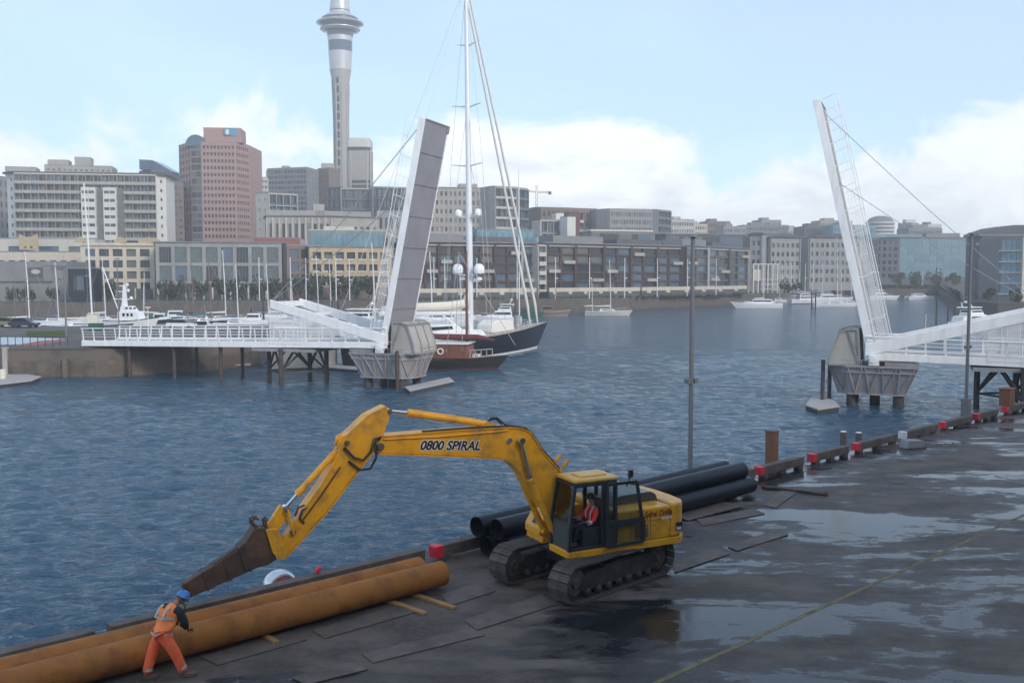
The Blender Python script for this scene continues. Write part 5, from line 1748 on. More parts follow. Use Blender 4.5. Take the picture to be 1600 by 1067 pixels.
# ------------------------------------------------------------------ on the island
def island_things():
    # fender piles along the wall
    for k, (px, lab) in enumerate(((18, 'pale square pile standing tallest against the island wall'), (110, 'brown pile against the island wall below the bridge landing'))):
        p = G(px, 588, WATER_Z)
        e = thing('fender_pile', lab, 'pile', (p.x, p.y - 1.1, WATER_Z), 0, 'fender piles on the island wall')
        m = MB(); m.box(-0.25, 0.25, -0.25, 0.25, -1.0, 3.35 if k == 0 else 2.0)
        m.build('shaft', M['pontoon'] if k == 0 else M['timber_pile'], e, bevel=0.02)
        m = MB(); m.box(-0.28, 0.28, -0.28, 0.28, 2.0 if k else 3.352, 2.06 if k else 3.42)
        m.build('cap', M['timber_pile'], e)
    # dark railing on top of the wall
    a, b = G(-60, 541, 0.15), G(104, 541, 0.15)
    e = thing('quay_railing', 'thin dark railing on top of the island wall', 'railing', (a.x, a.y + 0.3, 0.15))
    d = b - a
    n = 14
    m = MB(); m.tube([(0, 0, 1.05), (d.x, d.y, 1.05)], 0.045, 6)
    m.build('top_rail', M['cab_dark'], e)
    src = None
    for k in range(n + 1):
        if src is None:
            m = MB(); m.box(-.03, .03, -.03, .03, 0, 1.03); o = src = m.build('rail_post', M['cab_dark'], e)
        else: o = share(src, e)
        o.location = (d.x * k / n, d.y * k / n, 0)
    # painted ground, lawn, road
    def patch(name, pts, mat_, z, kind='structure'):
        m = MB(); v = [G(x, y, z) for x, y in pts]
        m.add([(p.x, p.y, z) for p in v], [tuple(range(len(v)))])
        return m.build(name, mat_, kind=kind)
    patch('painted_ground', [(-60, 540), (30, 538), (100, 529), (-60, 524)], M['pale_blue'], 0.156)
    patch('red_strip', [(20, 540), (60, 539), (106, 532), (106, 529), (60, 533)], M['red_paint'], 0.16)
    patch('lawn_ground', [(40, 524), (106, 526), (104, 518), (70, 519)], M['grass'], 0.16)
    patch('island_road', [(-80, 518), (420, 513), (420, 507), (-80, 511)], M['road'], 0.156)
    m = MB(); rnd = random.Random(8)
    for k in range(1500):
        u, v_ = rnd.random(), rnd.random()
        p = G(42 + 62 * u, 519 + 6 * v_ - (1 - u) * 0 , 0.16)
        h = rnd.uniform(0.12, 0.35); w_ = 0.05
        m.add([(p.x - w_, p.y, .16), (p.x + w_, p.y, .16), (p.x + rnd.uniform(-.1, .1), p.y, .16 + h)], [(0, 1, 2)])
    m.build('lawn', M['grass'], kind='stuff')
    # lamp post at the bridge landing
    def post(px, ybase, z0, ytop, label, mat_=M['lamp_grey'], r=0.12, arm=False, grp='lamp posts on the island'):
        p = G(px, ybase, z0)
        h = D(px, ytop, p.y).z - z0
        e = thing('street_lamp', label, 'lamp post', (p.x, p.y, z0), 0, grp)
        m = MB(); m.tube([(0, 0, 0), (0, 0, h)], [r, r * .7], 8)
        m.build('post', mat_, e, smooth=40)
        m = MB()
        if arm: m.box(-2.4, 1.0, -.08, .08, h - .1, h + .02)
        else: m.box(-.35, .35, -.12, .12, h, h + .12)
        m.build('lamp_head', mat_, e)
    post(104, 540, 0.15, 415, 'grey lamp post where the far bridge half lands, with a long arm at its top', arm=True)
    post(24, 509, 0.15, 440, 'thin grey post beside the parked cars on the island', r=0.08)
    post(44, 511, 0.15, 468, 'brownish signpost next to the dark parked car', M['rust_post'], 0.09)
    post(232, 520, 0.15, 481, 'short white signpost behind the bridge railing', M['white'], 0.06)
    post(186, 520, 0.15, 405, 'grey lamp post in front of the white trawler', r=0.1)
    # bins
    for px, w_, h, mm, lab in ((146, 1.6, 1.9, 'canvas_cream', 'cream container standing on the island quay'), (150, 1.9, 1.0, 'bin_green', 'green bin in front of the cream container')):
        p = G(px, 517 if mm == 'bin_green' else 511, 0.15)
        e = thing('waste_bin', lab, 'bin', (p.x, p.y, 0.15))
        m = MB(); m.box(-w_ / 2, w_ / 2, -.5, .5, 0.1, h); m.build('body', M[mm], e, bevel=0.06)
        m = MB(); m.box(-w_ / 2 - .05, w_ / 2 + .05, -.55, .55, h + .002, h + .1); m.build('lid', M[mm], e, bevel=0.03)
    # parked cars
    def car(px, y, mm, label, rz=0.0):
        p = G(px, y, 0.15)
        e = thing('parked_car', label, 'car', (p.x, p.y, 0.15), rz, 'cars parked on the island')
        m = MB()
        m.prism(round_poly([(-2.1, .35), (2.1, .35), (2.12, .75), (1.25, .92), (-1.95, .95), (-2.12, .8)], 0.1), (0, 0, 0), Vector((1, 0, 0)), Vector((0, 0, 1)), -.85, .85, n=(0, 1, 0))
        b = m.build('body', M[mm], e, bevel=0.05)
        m = MB()
        m.prism([(-1.75, .95), (1.1, .94), (.45, 1.45), (-1.3, 1.47)], (0, 0, 0), Vector((1, 0, 0)), Vector((0, 0, 1)), -.74, .74, n=(0, 1, 0))
        m.build('cabin_glass', M['win_dark'], e, bevel=0.03)
        m = MB(); m.prism([(-1.32, 1.46), (.47, 1.45), (.3, 1.52), (-1.1, 1.53)], (0, 0, 0), Vector((1, 0, 0)), Vector((0, 0, 1)), -.7, .7, n=(0, 1, 0))
        m.build('roof', M[mm], e)
        for x in (-1.3, 1.35):
            for yy in (-.85, .85):
                m = MB(); m.tube([(x, yy - .1, .32), (x, yy + .1, .32)], .32, 14); m.build('wheel', M['black'], e, smooth=40)
        for yy in (-.6, .6):
            m = MB(); m.box(2.09, 2.13, yy - .15, yy + .15, .62, .76); m.build('headlight', M['steel'], e)
    car(12, 511, 'car_gold', 'olive parked car at the edge of the island road')
    car(38, 512, 'car_dark', 'dark blue parked car between two posts on the island')
    car(284, 514, 'car_white', 'white car on the island behind the bridge railing')
    # lower landing shed and blue covered boat near the island's point
    p = G(430, 585, WATER_Z)
    e = thing('landing_wall', 'pale concrete landing stage wall behind the bridge trestle', 'wall', (p.x, p.y + 6, WATER_Z))
    m = MB(); m.box(-2.4, 5.2, 0, 3.5, -1.0, 2.55); m.build('wall', M['beige'], e)
    m = MB(); m.box(-2.5, 5.3, -.1, 3.6, 2.552, 2.7); m.build('coping', M['grey_con'], e)
    pontoon('long low landing float behind the bridge trestle', wpx((490, 572), (560, 577), (600, 572), (600, 566), (500, 565)))
    pontoon('pale landing float under the bridge approach', wpx((345, 571), (392, 569), (392, 564), (350, 566)))
island_things()
# ------------------------------------------------------------------ boats
def hull(L, B, fb, draft=0.6, sheer=0.35, rake=0.10, tr=0.72, n=12, mats=None, name='hull', parent=None, full=2.2, stern_up=0.1):
    m = MB()
    ring = []
    for i in range(n + 1):
        t = i / n
        if t < 0.42:
            q = t / 0.42; b = B / 2 * (tr + (1 - tr) * math.sin(q * math.pi / 2))
        else:
            q = (t - 0.42) / 0.58; b = B / 2 * max(0.015, 1 - q ** full)
        zs = fb * (1 + sheer * max(0, (t - 0.3) / 0.7) ** 2 + stern_up * max(0, (0.3 - t) / 0.3) ** 2)
        x = (t - 0.5) * L
        def fx(z): return x + rake * L * (z / fb - 0.0) * max(0, (t - 0.45) / 0.55) ** 2
        pts = [(fx(-draft * .6) - rake * L * .3 * max(0, (t - .6) / .4) ** 2, 0, -draft * (1 - 0.5 * t ** 4)), (fx(0), b * .80, 0.0), (fx(fb * .12), b * .85, fb * .12), (fx(zs * .9), b * .99, zs * .88), (fx(zs), b, zs)]
        ring.append(pts)
    v, f, mi = [], [], []
    for i in range(n + 1):
        for p in ring[i]: v.append(p)
        for p in ring[i][1:]: v.append((p[0], -p[1], p[2]))
    k = 9
    for i in range(n):
        a, b = i * k, (i + 1) * k
        for j, mm in ((0, 2), (1, 1), (2, 0), (3, 3)):
            f.append((a + j, b + j, b + j + 1, a + j + 1)); mi.append(mm)
            ja, jb = (0 if j == 0 else j + 4), j + 5
            f.append((a + jb, b + jb, b + ja, a + ja)); mi.append(mm)
        f.append((a + 4, b + 4, b + 8, a + 8)); mi.append(4)
    f.append((0, 1, 2, 3, 4, 8, 7, 6, 5)); mi.append(0)
    m.add(v, f); m.m = mi
    o = m.build(name, mats, parent, smooth=35)
    return o, ring
def hmats(side, strip='clean_white', bottom='boot', trim=None, deck='clean_white'):
    return [M[side], M[strip], M[bottom], M[trim or side], M[deck]]
XA, YA, ZA = Vector((1, 0, 0)), Vector((0, 1, 0)), Vector((0, 0, 1))
def boat_root(name, label, cat, px, dist, head, group='boats moored in the marina'):
    x, y = XY(px, dist)
    return thing(name, label, cat, (x, y, WATER_Z), head, group)
def yacht(label, px, dist, head, L, mast, side='clean_white', cover='canvas_white', mastmat='alu', ketch=False, cabin=True, deck='clean_white', sails='boom', group='boats moored in the marina', bottom='boot'):
    e = boat_root('sailing_yacht', label, 'sailing yacht', px, dist, head, group)
    B = L * 0.28; fb = 0.5 + L * 0.05
    hull(L, B, fb, 0.5, 0.3, 0.06, 0.6, mats=hmats(side, bottom=bottom, deck=deck), parent=e)
    if cabin:
        m = MB(); m.prism(round_poly([(-L * .18, fb), (L * .2, fb * 1.12), (L * .13, fb + .5), (-L * .15, fb + .62)], .1), (0, 0, 0), XA, ZA, -B * .27, B * .27, n=(0, 1, 0))
        c = m.build('cabin_trunk', M['clean_white'], e, bevel=0.05)
        for yy in (-B * .275, B * .275):
            m = MB(); m.prism([(-L * .12, fb + .22), (L * .11, fb + .25), (L * .09, fb + .40), (-L * .12, fb + .45)], (0, yy, 0), XA, ZA, -.02, .02, n=(0, 1, 0))
            m.build('cabin_window', M['win_dark'], c)
    masts = [(L * .08, mast)] + ([(-L * .33, mast * .68)] if ketch else [])
    for k, (mx, mh) in enumerate(masts):
        r = 0.05 + mh * 0.0045
        m = MB(); m.tube([(mx, 0, fb), (mx - mh * .012, 0, mh * .6), (mx - mh * .03, 0, mh)], [r, r, r * .6], 8)
        mo = m.build('mast', M[mastmat], e, smooth=40)
        for q in (.38, .68):
            if mh < 8 and q > .5: continue
            m = MB(); m.tube([(mx - mh * .02, -mh * .055, mh * q), (mx - mh * .012, 0, mh * q), (mx - mh * .02, mh * .055, mh * q)], .03, 5)
            m.build('spreader', M[mastmat], mo)
        bl = L * (.40 if k == 0 else .2)
        m = MB(); m.tube([(mx, 0, fb + 1.25), (mx - bl, 0, fb + 1.3)], .06, 6)
        bo = m.build('boom', M[mastmat], e)
        m = MB(); m.tube([(mx - .05, 0, fb + 1.9), (mx - .3, 0, fb + 1.5), (mx - bl * .5, 0, fb + 1.42), (mx - bl, 0, fb + 1.36)], [.08, .22, .18, .10], 8)
        m.build('sail_cover', M[cover], bo, smooth=60)
        m = MB()
        for a, b in (((mx - mh * .03, 0, mh), (L * .52 if k == 0 else mx + bl, 0, fb * 1.3)), ((mx - mh * .03, 0, mh), (-L * .49, 0, fb)), ((mx - mh * .03, 0, mh * .98), (mx, B * .45, fb)), ((mx - mh * .03, 0, mh * .98), (mx, -B * .45, fb))):
            m.tube([a, b], .02, 4, caps=False)
        m.build('rigging', M['cable'], e)
    m = MB()
    for sg in (-1, 1):
        m.tube([(-L * .47, sg * B * .36, fb + .62), (0, sg * B * .47, fb + .65), (L * .3, sg * B * .33, fb + .75), (L * .5, 0, fb * 1.3 + .7)], .016, 4)
        for q in (-.45, -.2, .05, .25, .4):
            bb = B * (.38 if q < -.3 else .47 if q < .1 else .36 if q < .3 else .2)
            m.tube([(L * q, sg * bb, fb), (L * q, sg * bb, fb + .68)], .016, 4)
    m.build('guard_rail', M['alu'], e)
    return e
def launch(label, px, dist, head, L, style='sedan', side='clean_white', top='clean_white', cat='motor boat', arch=True, canvas=None, group='boats moored in the marina', strip='clean_white'):
    e = boat_root('motor_launch', label, cat, px, dist, head, group)
    B = L * .31; fb = .75 + L * .055
    hull(L, B, fb, .6, .45, .09, .85, mats=hmats(side, strip=strip), parent=e)
    def house(x0, x1, z0, h, w, rf, rb, name, win=(.42, .78), mat_='clean_white'):
        m = MB(); m.prism(round_poly([(x0, z0), (x1, z0), (x1 - rf, z0 + h), (x0 + rb, z0 + h)], .1), (0, 0, 0), XA, ZA, -w, w, n=(0, 1, 0))
        c = m.build(name, M[mat_], e, bevel=0.06)
        a, b = z0 + h * win[0], z0 + h * win[1]
        for sg in (-1, 1):
            m = MB(); m.prism([(x0 + rb * win[0] + .3, a), (x1 - rf * win[0] - .15, a), (x1 - rf * win[1] - .15, b), (x0 + rb * win[1] + .3, b)], (0, sg * w, 0), XA, ZA, -.025, .025, n=(0, 1, 0))
            m.build('window', M['win_dark'], c)
        m = MB(); xa, xb = x1 - rf * win[0] + .02, x1 - rf * win[1] + .02
        m.add([(xa, -w * .88, a), (xa, w * .88, a), (xb, w * .88, b), (xb, -w * .88, b), (xa - .1, -w * .88, a), (xa - .1, w * .88, a), (xb - .1, w * .88, b), (xb - .1, -w * .88, b)], [(0, 1, 2, 3), (7, 6, 5, 4), (0, 4, 5, 1), (3, 2, 6, 7), (0, 3, 7, 4), (1, 5, 6, 2)])
        m.build('windscreen', M['win_dark'], c)
        m = MB(); xa = x0 + rb * win[0] - .02; xb = x0 + rb * win[1] - .02
        m.add([(xa, -w * .8, a), (xa, w * .8, a), (xb, w * .8, b), (xb, -w * .8, b)], [(3, 2, 1, 0)])
        m.build('rear_window', M['win_dark'], c)
        return c
    z = fb * 1.02
    house(-L * .28, L * .24, z, 1.5, B * .36, L * .12, .25, 'cabin')
    m = MB(); m.prism(round_poly([(L * .12, z), (L * .42, z + .12), (L * .3, z + .55), (L * .12, z + .7)], .08), (0, 0, 0), XA, ZA, -B * .26, B * .26, n=(0, 1, 0))
    m.build('foredeck', M['clean_white'], e, bevel=.05)
    if style in ('fly', 'big'):
        house(-L * .26, L * .08, z + 1.52, 1.0, B * .33, L * .07, .2, 'flybridge', (.25, .7) if style == 'big' else (.5, .85))
        m = MB(); m.prism(round_poly([(-L * .34, z + 2.95), (L * .03, z + 2.98), (L * .0, z + 3.12), (-L * .32, z + 3.1)], .04), (0, 0, 0), XA, ZA, -B * .34, B * .34, n=(0, 1, 0))
        m.build('hardtop', M[top], e, bevel=.03)
        m = MB()
        for x in (-L * .3, -L * .02):
            for yy in (-B * .3, B * .3): m.tube([(x, yy, z + 2.3), (x, yy, z + 2.96)], .035, 6)
        m.build('hardtop_post', M['alu'], e, kind='stuff')
    if arch:
        zz = z + (3.1 if style in ('fly', 'big') else 1.5)
        m = MB()
        for yy in (-B * .3, B * .3): m.bar((-L * .2, yy, zz - .1), (-L * .26, yy * .8, zz + .9), .25, .07)
        m.bar((-L * .26, -B * .25, zz + .9), (-L * .26, B * .25, zz + .9), .3, .09)
        a = m.build('radar_arch', M['clean_white'], e)
        m = MB(); m.lathe([(0, .3), (.2, .28), (.3, .15), (.28, 0), (0, 0)], 12, (-L * .26, 0, zz + .95)); m.build('radar_dome', M['clean_white'], a, smooth=40)
        m = MB(); m.tube([(-L * .26, .3, zz + .9), (-L * .3, .3, zz + 3.2)], .02, 5); m.build('aerial', M['alu'], a)
    if canvas:
        m = MB(); m.prism(round_poly([(-L * .46, z + .1), (-L * .28, z + .1), (-L * .28, z + 1.35), (-L * .42, z + 1.2)], .1), (0, 0, 0), XA, ZA, -B * .33, B * .33, n=(0, 1, 0))
        m.build('canvas_cover', M[canvas], e, bevel=.06)
    m = MB()
    for sg in (-1, 1):
        m.tube([(-L * .1, sg * B * .47, z + .7), (L * .25, sg * B * .38, z + .85), (L * .5, 0, z + 1.15)], .02, 4)
        for q, bb in ((-.08, .47), (.1, .44), (.25, .37), (.38, .22)): m.tube([(L * q, sg * B * bb, fb), (L * q, sg * B * bb, z + .8)], .018, 4)
    m.build('bow_rail', M['alu'], e)
    return e

def superyacht():
    bow, ax = Vector((4.4, 147.0, WATER_Z)), Vector((0.55, 0.835, 0)).normalized()
    L = 40.0
    c = bow - ax * (L * .5 + 1.2)
    e = thing('sailing_yacht', 'great navy sailing yacht with a towering white mast and two pairs of domes', 'sailing yacht', c, math.atan2(ax.y, ax.x))
    hull(L, 8.6, 2.75, 1.2, .42, .055, .62, 20, hmats('navy', 'clean_white', 'boot', 'navy', 'teak'), parent=e)
    m = MB()
    m.prism(round_poly([(-15, 2.8), (3.5, 2.8), (2.2, 3.7), (-3, 4.0), (-4, 4.7), (-9, 4.8), (-12, 4.2), (-15, 3.6)], .3), (0, 0, 0), XA, ZA, -2.4, 2.4, n=(0, 1, 0))
    dh = m.build('deckhouse', M['clean_white'], e, bevel=.15)
    for sg in (-1, 1):
        m = MB(); m.prism([(-10.5, 4.1), (-4.3, 4.1), (-4.6, 4.5), (-10, 4.55)], (0, sg * 2.4, 0), XA, ZA, -.03, .03, n=(0, 1, 0)); m.build('deckhouse_window', M['win_dark'], dh)
    m = MB(); m.prism(round_poly([(6, 3.0), (12, 3.15), (11.6, 4.6), (7.5, 4.8), (6.2, 4.2)], .3), (0, 0, 0), XA, ZA, -1.3, 1.3, n=(0, 1, 0))
    m.build('covered_tender', M['canvas_white'], e, bevel=.2)
    m = MB(); m.prism(round_poly([(-18.5, 2.9), (-14.5, 2.9), (-14.5, 4.0), (-18, 3.9)], .2), (0, 0, 0), XA, ZA, -2.2, 2.2, n=(0, 1, 0))
    m.build('canvas_cover', M['canvas_white'], e, bevel=.1)
    mx, H = 2.8, 50.0
    m = MB(); m.tube([(mx, 0, 2.8), (mx - .2, 0, 20), (mx - .75, 0, H)], [.46, .42, .26], 14)
    mo = m.build('mast', M['alu'], e, smooth=40)
    for z, w_ in ((11.0, 2.3), (18.8, 2.1), (25.8, 2.6), (33.7, 2.4), (41.8, 1.6)):
        m = MB()
        for sg in (-1, 1): m.tube([(mx - .3, 0, z), (mx - .75, sg * w_, z + .25)], [.13, .06], 6)
        m.build('spreader', M['alu'], mo)
        if z < 20:
            for sg in (-1, 1):
                r = .75 if z < 15 else .52
                m = MB(); m.lathe([(0, r * 1.8), (r * .6, r * 1.65), (r * .95, r * 1.1), (r, r * .4), (r * .9, 0), (0, 0)], 16, (mx - .4, sg * w_ * .78, z + .3))
                m.build('satellite_dome', M['clean_white'], mo, smooth=50)
                if z < 15:
                    m = MB(); m.lathe([(0, 0), (.3, -.1), (.5, -.45), (.42, -.5), (0, -.2)], 14, (mx + .1, sg * w_ * .6, z - .1)); m.build('radar', M['clean_white'], mo, smooth=50)
    m = MB(); m.tube([(mx - .5, 0, 5.9), (mx - 18.5, 0, 6.4)], .32, 10)
    bo = m.build('boom', M['alu'], e, smooth=40)
    m = MB(); m.tube([(mx - .6, 0, 8.6), (mx - 1.2, 0, 7.2), (mx - 5, 0, 6.95), (mx - 12, 0, 7.0), (mx - 18, 0, 6.9)], [.25, .62, .62, .55, .4], 12)
    m.build('sail_cover', M['canvas_cream'], bo, smooth=60)
    m = MB(); m.tube([(mx - 7, 0, 6.2), (mx - 1.0, 0, 3.2)], .12, 8); m.build('boom_vang', M['clean_white'], e)
    for q, (x0, z0, z1) in enumerate(((18.2, 3.6, 47.5), (20.3, 3.8, 49.3))):
        m = MB(); m.tube([(x0, 0, z0), (x0 - .8, 0, z0 + 3), (mx - .4, 0, z1)], [.1, .22, .13], 8)
        m.build('furled_headsail', M['canvas_white'], e, smooth=60)
    m = MB()
    for sg in (-1, 1):
        m.tube([(mx - .8, 0, H - .5), (mx - .75, sg * 2.6, 26.4), (mx - .5, sg * 4.0, 3.0)], .035, 4, caps=False)
        m.tube([(mx - .6, 0, 33.5), (mx - .6, sg * 2.3, 19.8), (mx - 1.5, sg * 4.0, 3.0)], .03, 4, caps=False)
        m.tube([(mx - .75, 0, H), (-22, sg * 2.4, 3.4)], .035, 4, caps=False)
    m.tube([(mx + .2, 0, 26), (12, 0, 3.2)], .03, 4, caps=False)
    m.build('rigging', M['cable'], e)
    m = MB()
    for sg in (-1, 1):
        prev = None
        for k in range(16):
            x = -18 + k * 2.4; b = 4.1 if x < 2 else 4.1 * max(.05, 1 - ((x + 2) / 21) ** 2.2); zz = 2.8 + .95 * max(0, (x + 9) / 32) ** 2
            m.tube([(x, sg * b, zz), (x, sg * b, zz + .9)], .03, 4)
            if prev: m.tube([prev, (x, sg * b, zz + .9)], .02, 4)
            prev = (x, sg * b, zz + .9)
    m.build('guard_rail', M['alu'], e)
    m = MB(); m.tube([(14.6, 0, 3.3), (14.6, 0, 5.2)], .5, 12); m.build('deck_vent', M['grey_con'], e, smooth=40)
    m = MB(); m.tube([(15.5, .2, 3.4), (15.3, .2, 26.5)], .09, 6); m.build('spinnaker_pole', M['alu'], e)
superyacht()

def old_ship():
    x, y = XY(694, 114.5)
    e = thing('wooden_ship', 'old black timber ship with a red brown stern cabin and brown mast', 'ship', (x, y, WATER_Z), R(-10))
    L = 13.0
    hull(L, 5.0, 1.15, .5, .45, .07, .85, 14, hmats('black_hull', 'boot', 'boot', 'black_hull', 'teak'), parent=e, stern_up=.4)
    m = MB(); m.prism(round_poly([(-1.6, 1.3), (3.3, 1.3), (3.2, 2.75), (-1.5, 2.95)], .12), (0, 0, 0), XA, ZA, -2.35, 2.0, n=(0, 1, 0))
    c = m.build('stern_cabin', M['red_wood'], e, bevel=.05)
    m = MB(); m.box(-1.7, 3.35, -2.42, 2.1, 2.96, 3.08); m.build('cabin_roof', M['canvas_white'], c)
    m = MB()
    for k in range(9): m.box(-1.4 + k * .52, -1.37 + k * .52, -2.365, -2.352, 1.35, 2.7)
    m.build('plank_seam', M['black_hull'], c, kind='stuff')
    m = MB(); ring = [( .1 + .32 * math.cos(a * math.pi / 8), -2.42, 2.15 + .32 * math.sin(a * math.pi / 8)) for a in range(17)]
    m.tube(ring, .07, 8, caps=False); m.build('lifebuoy', M['clean_white'], e, smooth=60)
    m = MB(); m.tube([(2.5, 1.2, 1.1), (2.45, 1.2, 14.0)], [.2, .13], 10); mo = m.build('mast', M['wood_mast'], e, smooth=40)
    m = MB(); m.tube([(-1.9, .6, 3.7), (4.0, .6, 3.6), (6.0, .6, 3.3)], [.34, .4, .15], 8); m.build('furled_sail', M['canvas_red'], e, smooth=60)
    m = MB()
    for sg in (-1, 1):
        m.tube([(1.75, 0, 13.5), (.8, sg * 2.4, 2.1)], .03, 4, caps=False); m.tube([(1.75, 0, 13.5), (2.8, sg * 2.4, 2.2)], .03, 4, caps=False)
    m.tube([(1.75, 0, 13.8), (8.6, 0, 2.8)], .03, 4, caps=False)
    m.build('rigging', M['cable'], e)
    m = MB(); m.box(3.5, 4.3, -.6, .6, 1.2, 1.7); m.build('hatch', M['canvas_white'], e, bevel=.05)
    for k in range(5):
        x_ = 3.5 + k * .6; b = 2.5 * (1 - ((x_ / 13 + .08) / .58) ** 2.2)
        m = MB(); m.tube([(x_, -b, 1.2), (x_, -b, 2.3)], .07, 6); m.build('rail_post', M['pontoon'], e)
    m = MB(); m.tube([(3.4, -1.8, 2.25), (4.7, -1.25, 2.3), (6.0, -.6, 2.4)], .06, 6); m.build('rail', M['pontoon'], e)
old_ship()

PI = math.pi
# left marina, behind the island
yacht('tall masted sailing yacht with a cream boom cover behind the island lamp post', 132, 188, PI * .02, 16, 29.0, 'navy', 'canvas_cream')
yacht('sailing yacht at the picture edge with a white boom cover above the parked cars', 36, 196, PI * .03, 13, 16, 'clean_white', 'canvas_white')
launch('teal covered launch below the first bays of the green glass building', 276, 232, .1, 8, 'sedan', 'canvas_teal', arch=False, canvas='canvas_teal')
launch('low launch under a dark teal cover near the white signpost', 250, 218, .05, 6, 'sedan', 'black_hull', arch=False, canvas='canvas_teal')
yacht('old sailing boat with a leaning brown mast before the green glass building', 296, 222, .3, 10, 14, 'black_hull', 'canvas_red', 'wood_mast')
launch('white cabin cruiser between the old sailing boat and the mesh cage', 430, 228, PI, 9, 'sedan')
launch('grey hulled launch at the far quay before the brown framed building', 470, 240, .1, 9, 'sedan', 'grey_con')
yacht('sloop with a bare pale mast before the yellow apartments', 512, 232, .2, 10, 15)
yacht('sloop with a blue boom cover just left of the raised leaf', 602, 205, .15, 10.5, 15.5, 'clean_white', 'canvas_blue')
def trawler():
    e = boat_root('trawler', 'white trawler with a stout instrument mast and dark hull beside the cream container', 'trawler', 202, 205, -.12)
    hull(11, 3.6, 1.5, .6, .6, .06, .85, mats=hmats('canvas_white', 'clean_white', 'boot', 'navy'), parent=e)
    for x0, x1, z, h, w_, rf in ((-2.2, 2.8, 1.6, 1.9, 1.4, .5), (-1.6, 1.4, 3.5, 1.1, 1.2, .9)):
        m = MB(); m.prism(round_poly([(x0, z), (x1, z), (x1 - rf, z + h), (x0 + .1, z + h)], .1), (0, 0, 0), XA, ZA, -w_, w_, n=(0, 1, 0)); c = m.build('wheelhouse', M['clean_white'], e, bevel=.05)
        for k in range(3):
            m = MB(); m.box(x0 + 1.2 + k * .9, x0 + 1.75 + k * .9, -w_ - .02, -w_ + .02, z + h * .45, z + h * .8); m.build('window', M['win_dark'], c)
    m = MB(); m.prism([(-1.8, 4.5), (-.6, 4.5), (-.9, 9.2), (-1.3, 9.2)], (0, 0, 0), XA, ZA, -.25, .25, n=(0, 1, 0)); mo = m.build('instrument_mast', M['clean_white'], e)
    for z, a in ((6.0, 2.6), (7.6, 1.4), (8.8, 1.1)):
        m = MB(); m.box(-1.1 - a, -1.1 + a * .7, -.15, .15, z, z + .18); m.build('crossarm', M['clean_white'], mo)
        m = MB(); m.lathe([(0, .45), (.25, .4), (.35, .2), (.3, 0), (0, 0)], 10, (-1.1 + a * .55, 0, z + .2)); m.build('radar_dome', M['clean_white'], mo, smooth=40)
    m = MB(); m.tube([(-2.4, 0, 3), (-6, 0, 13)], .12, 6); m.build('derrick', M['alu'], e)
trawler()
launch('cream cabin launch with two round fenders behind the bridge railing', 342, 165, .15, 8.5, 'sedan', 'canvas_cream')
launch('small white sloop hulled launch moored beyond the cream launch', 393, 215, PI + .1, 7.0, 'sedan', arch=False)
yacht('dark wooden sailing boat with brown masts left of the cream launch', 322, 212, .35, 12, 15, 'black_hull', 'canvas_teal', 'wood_mast', ketch=True)
yacht('sailing boat with a thin pale mast before the green glass building', 366, 205, .1, 9, 13.5, 'clean_white', 'canvas_blue')
yacht('little sailing dinghy hull with a pale blue furled sail beside the mesh cage', 453, 196, .4, 7, 10.5, 'clean_white', 'canvas_blue', cabin=False)
launch('large white flybridge motor yacht with dark windows behind the tail beam', 545, 182, PI - .08, 17, 'big')
launch('white cruiser under a pale blue tarpaulin just behind the raised leaf', 600, 150, .05, 12, 'sedan', canvas='pale_blue_canvas')
yacht('white sloop whose twin shrouds rise beside the raised leaf', 578, 175, .2, 11, 17, 'clean_white', 'canvas_cream')
yacht('white sloop moored between the raised leaf and the towering mast', 668, 180, .1, 11, 15.5, 'clean_white', 'canvas_white')
launch('white sedan cruiser with a swept cabin moored below the dark apartments', 686, 212, PI - .1, 11.5, 'sedan')
launch('white sportfisher with a tall flybridge near the green workboat', 782, 226, PI + .02, 10, 'fly')
yacht('pale two masted yacht moored alone along the stone quay', 949, 272, -.05, 12.5, 15.5, 'offwhite', 'canvas_cream', ketch=True)
def workboat():
    e = boat_root('workboat', 'low dark green workboat beyond the bow of the navy yacht', 'workboat', 826, 262, 0)
    hull(7.5, 3, 1.2, .5, .2, .05, .9, mats=hmats('bin_green', 'bin_green', 'boot', 'bin_green', 'dark_pile'), parent=e)
    m = MB(); m.box(-2, .5, -1, 1, 1.2, 2.4); m.build('deck_load', M['dark_pile'], e, bevel=.1)
    m = MB(); m.box(.9, 2.0, -.8, .8, 1.2, 2.9); m.build('wheelhouse', M['bin_green'], e, bevel=.05)
    e = boat_root('wooden_boat', 'brown wooden fishing boat lying along the quay', 'boat', 862, 268, .05)
    hull(9, 3, 1.1, .5, .5, .08, .7, mats=hmats('brown', 'offwhite', 'boot', 'teak', 'teak'), parent=e)
    m = MB(); m.prism(round_poly([(-3.2, 1.15), (.5, 1.15), (.2, 2.7), (-3.0, 2.7)], .08), (0, 0, 0), XA, ZA, -.9, .9, n=(0, 1, 0)); c = m.build('wheelhouse', M['brown'], e)
    m = MB(); m.box(-2.6, 0, -.93, -.89, 1.8, 2.4); m.build('window', M['win_dark'], c)
    m = MB(); m.tube([(1.2, 0, 1.2), (1.2, 0, 9)], .1, 6); m.build('mast', M['rust_post'], e)
workboat()
launch('long white motor cruiser moored by the steps past the dark apartments', 1186, 330, PI, 15.5, 'sedan', arch=False)
launch('white motor yacht stern on with a brown shaded cabin by the grey gables', 1262, 385, .25, 16, 'big', strip='navy')
yacht('large white sloop lying across the basin with a row of portholes', 1304, 345, PI * .02, 15.5, 25, 'clean_white', 'canvas_white')
launch('white motor yacht moored right behind the large white sloop', 1296, 400, .1, 17, 'fly')
launch('white motor cruiser seen past the edge on leaf', 1380, 450, 0, 13, 'fly')
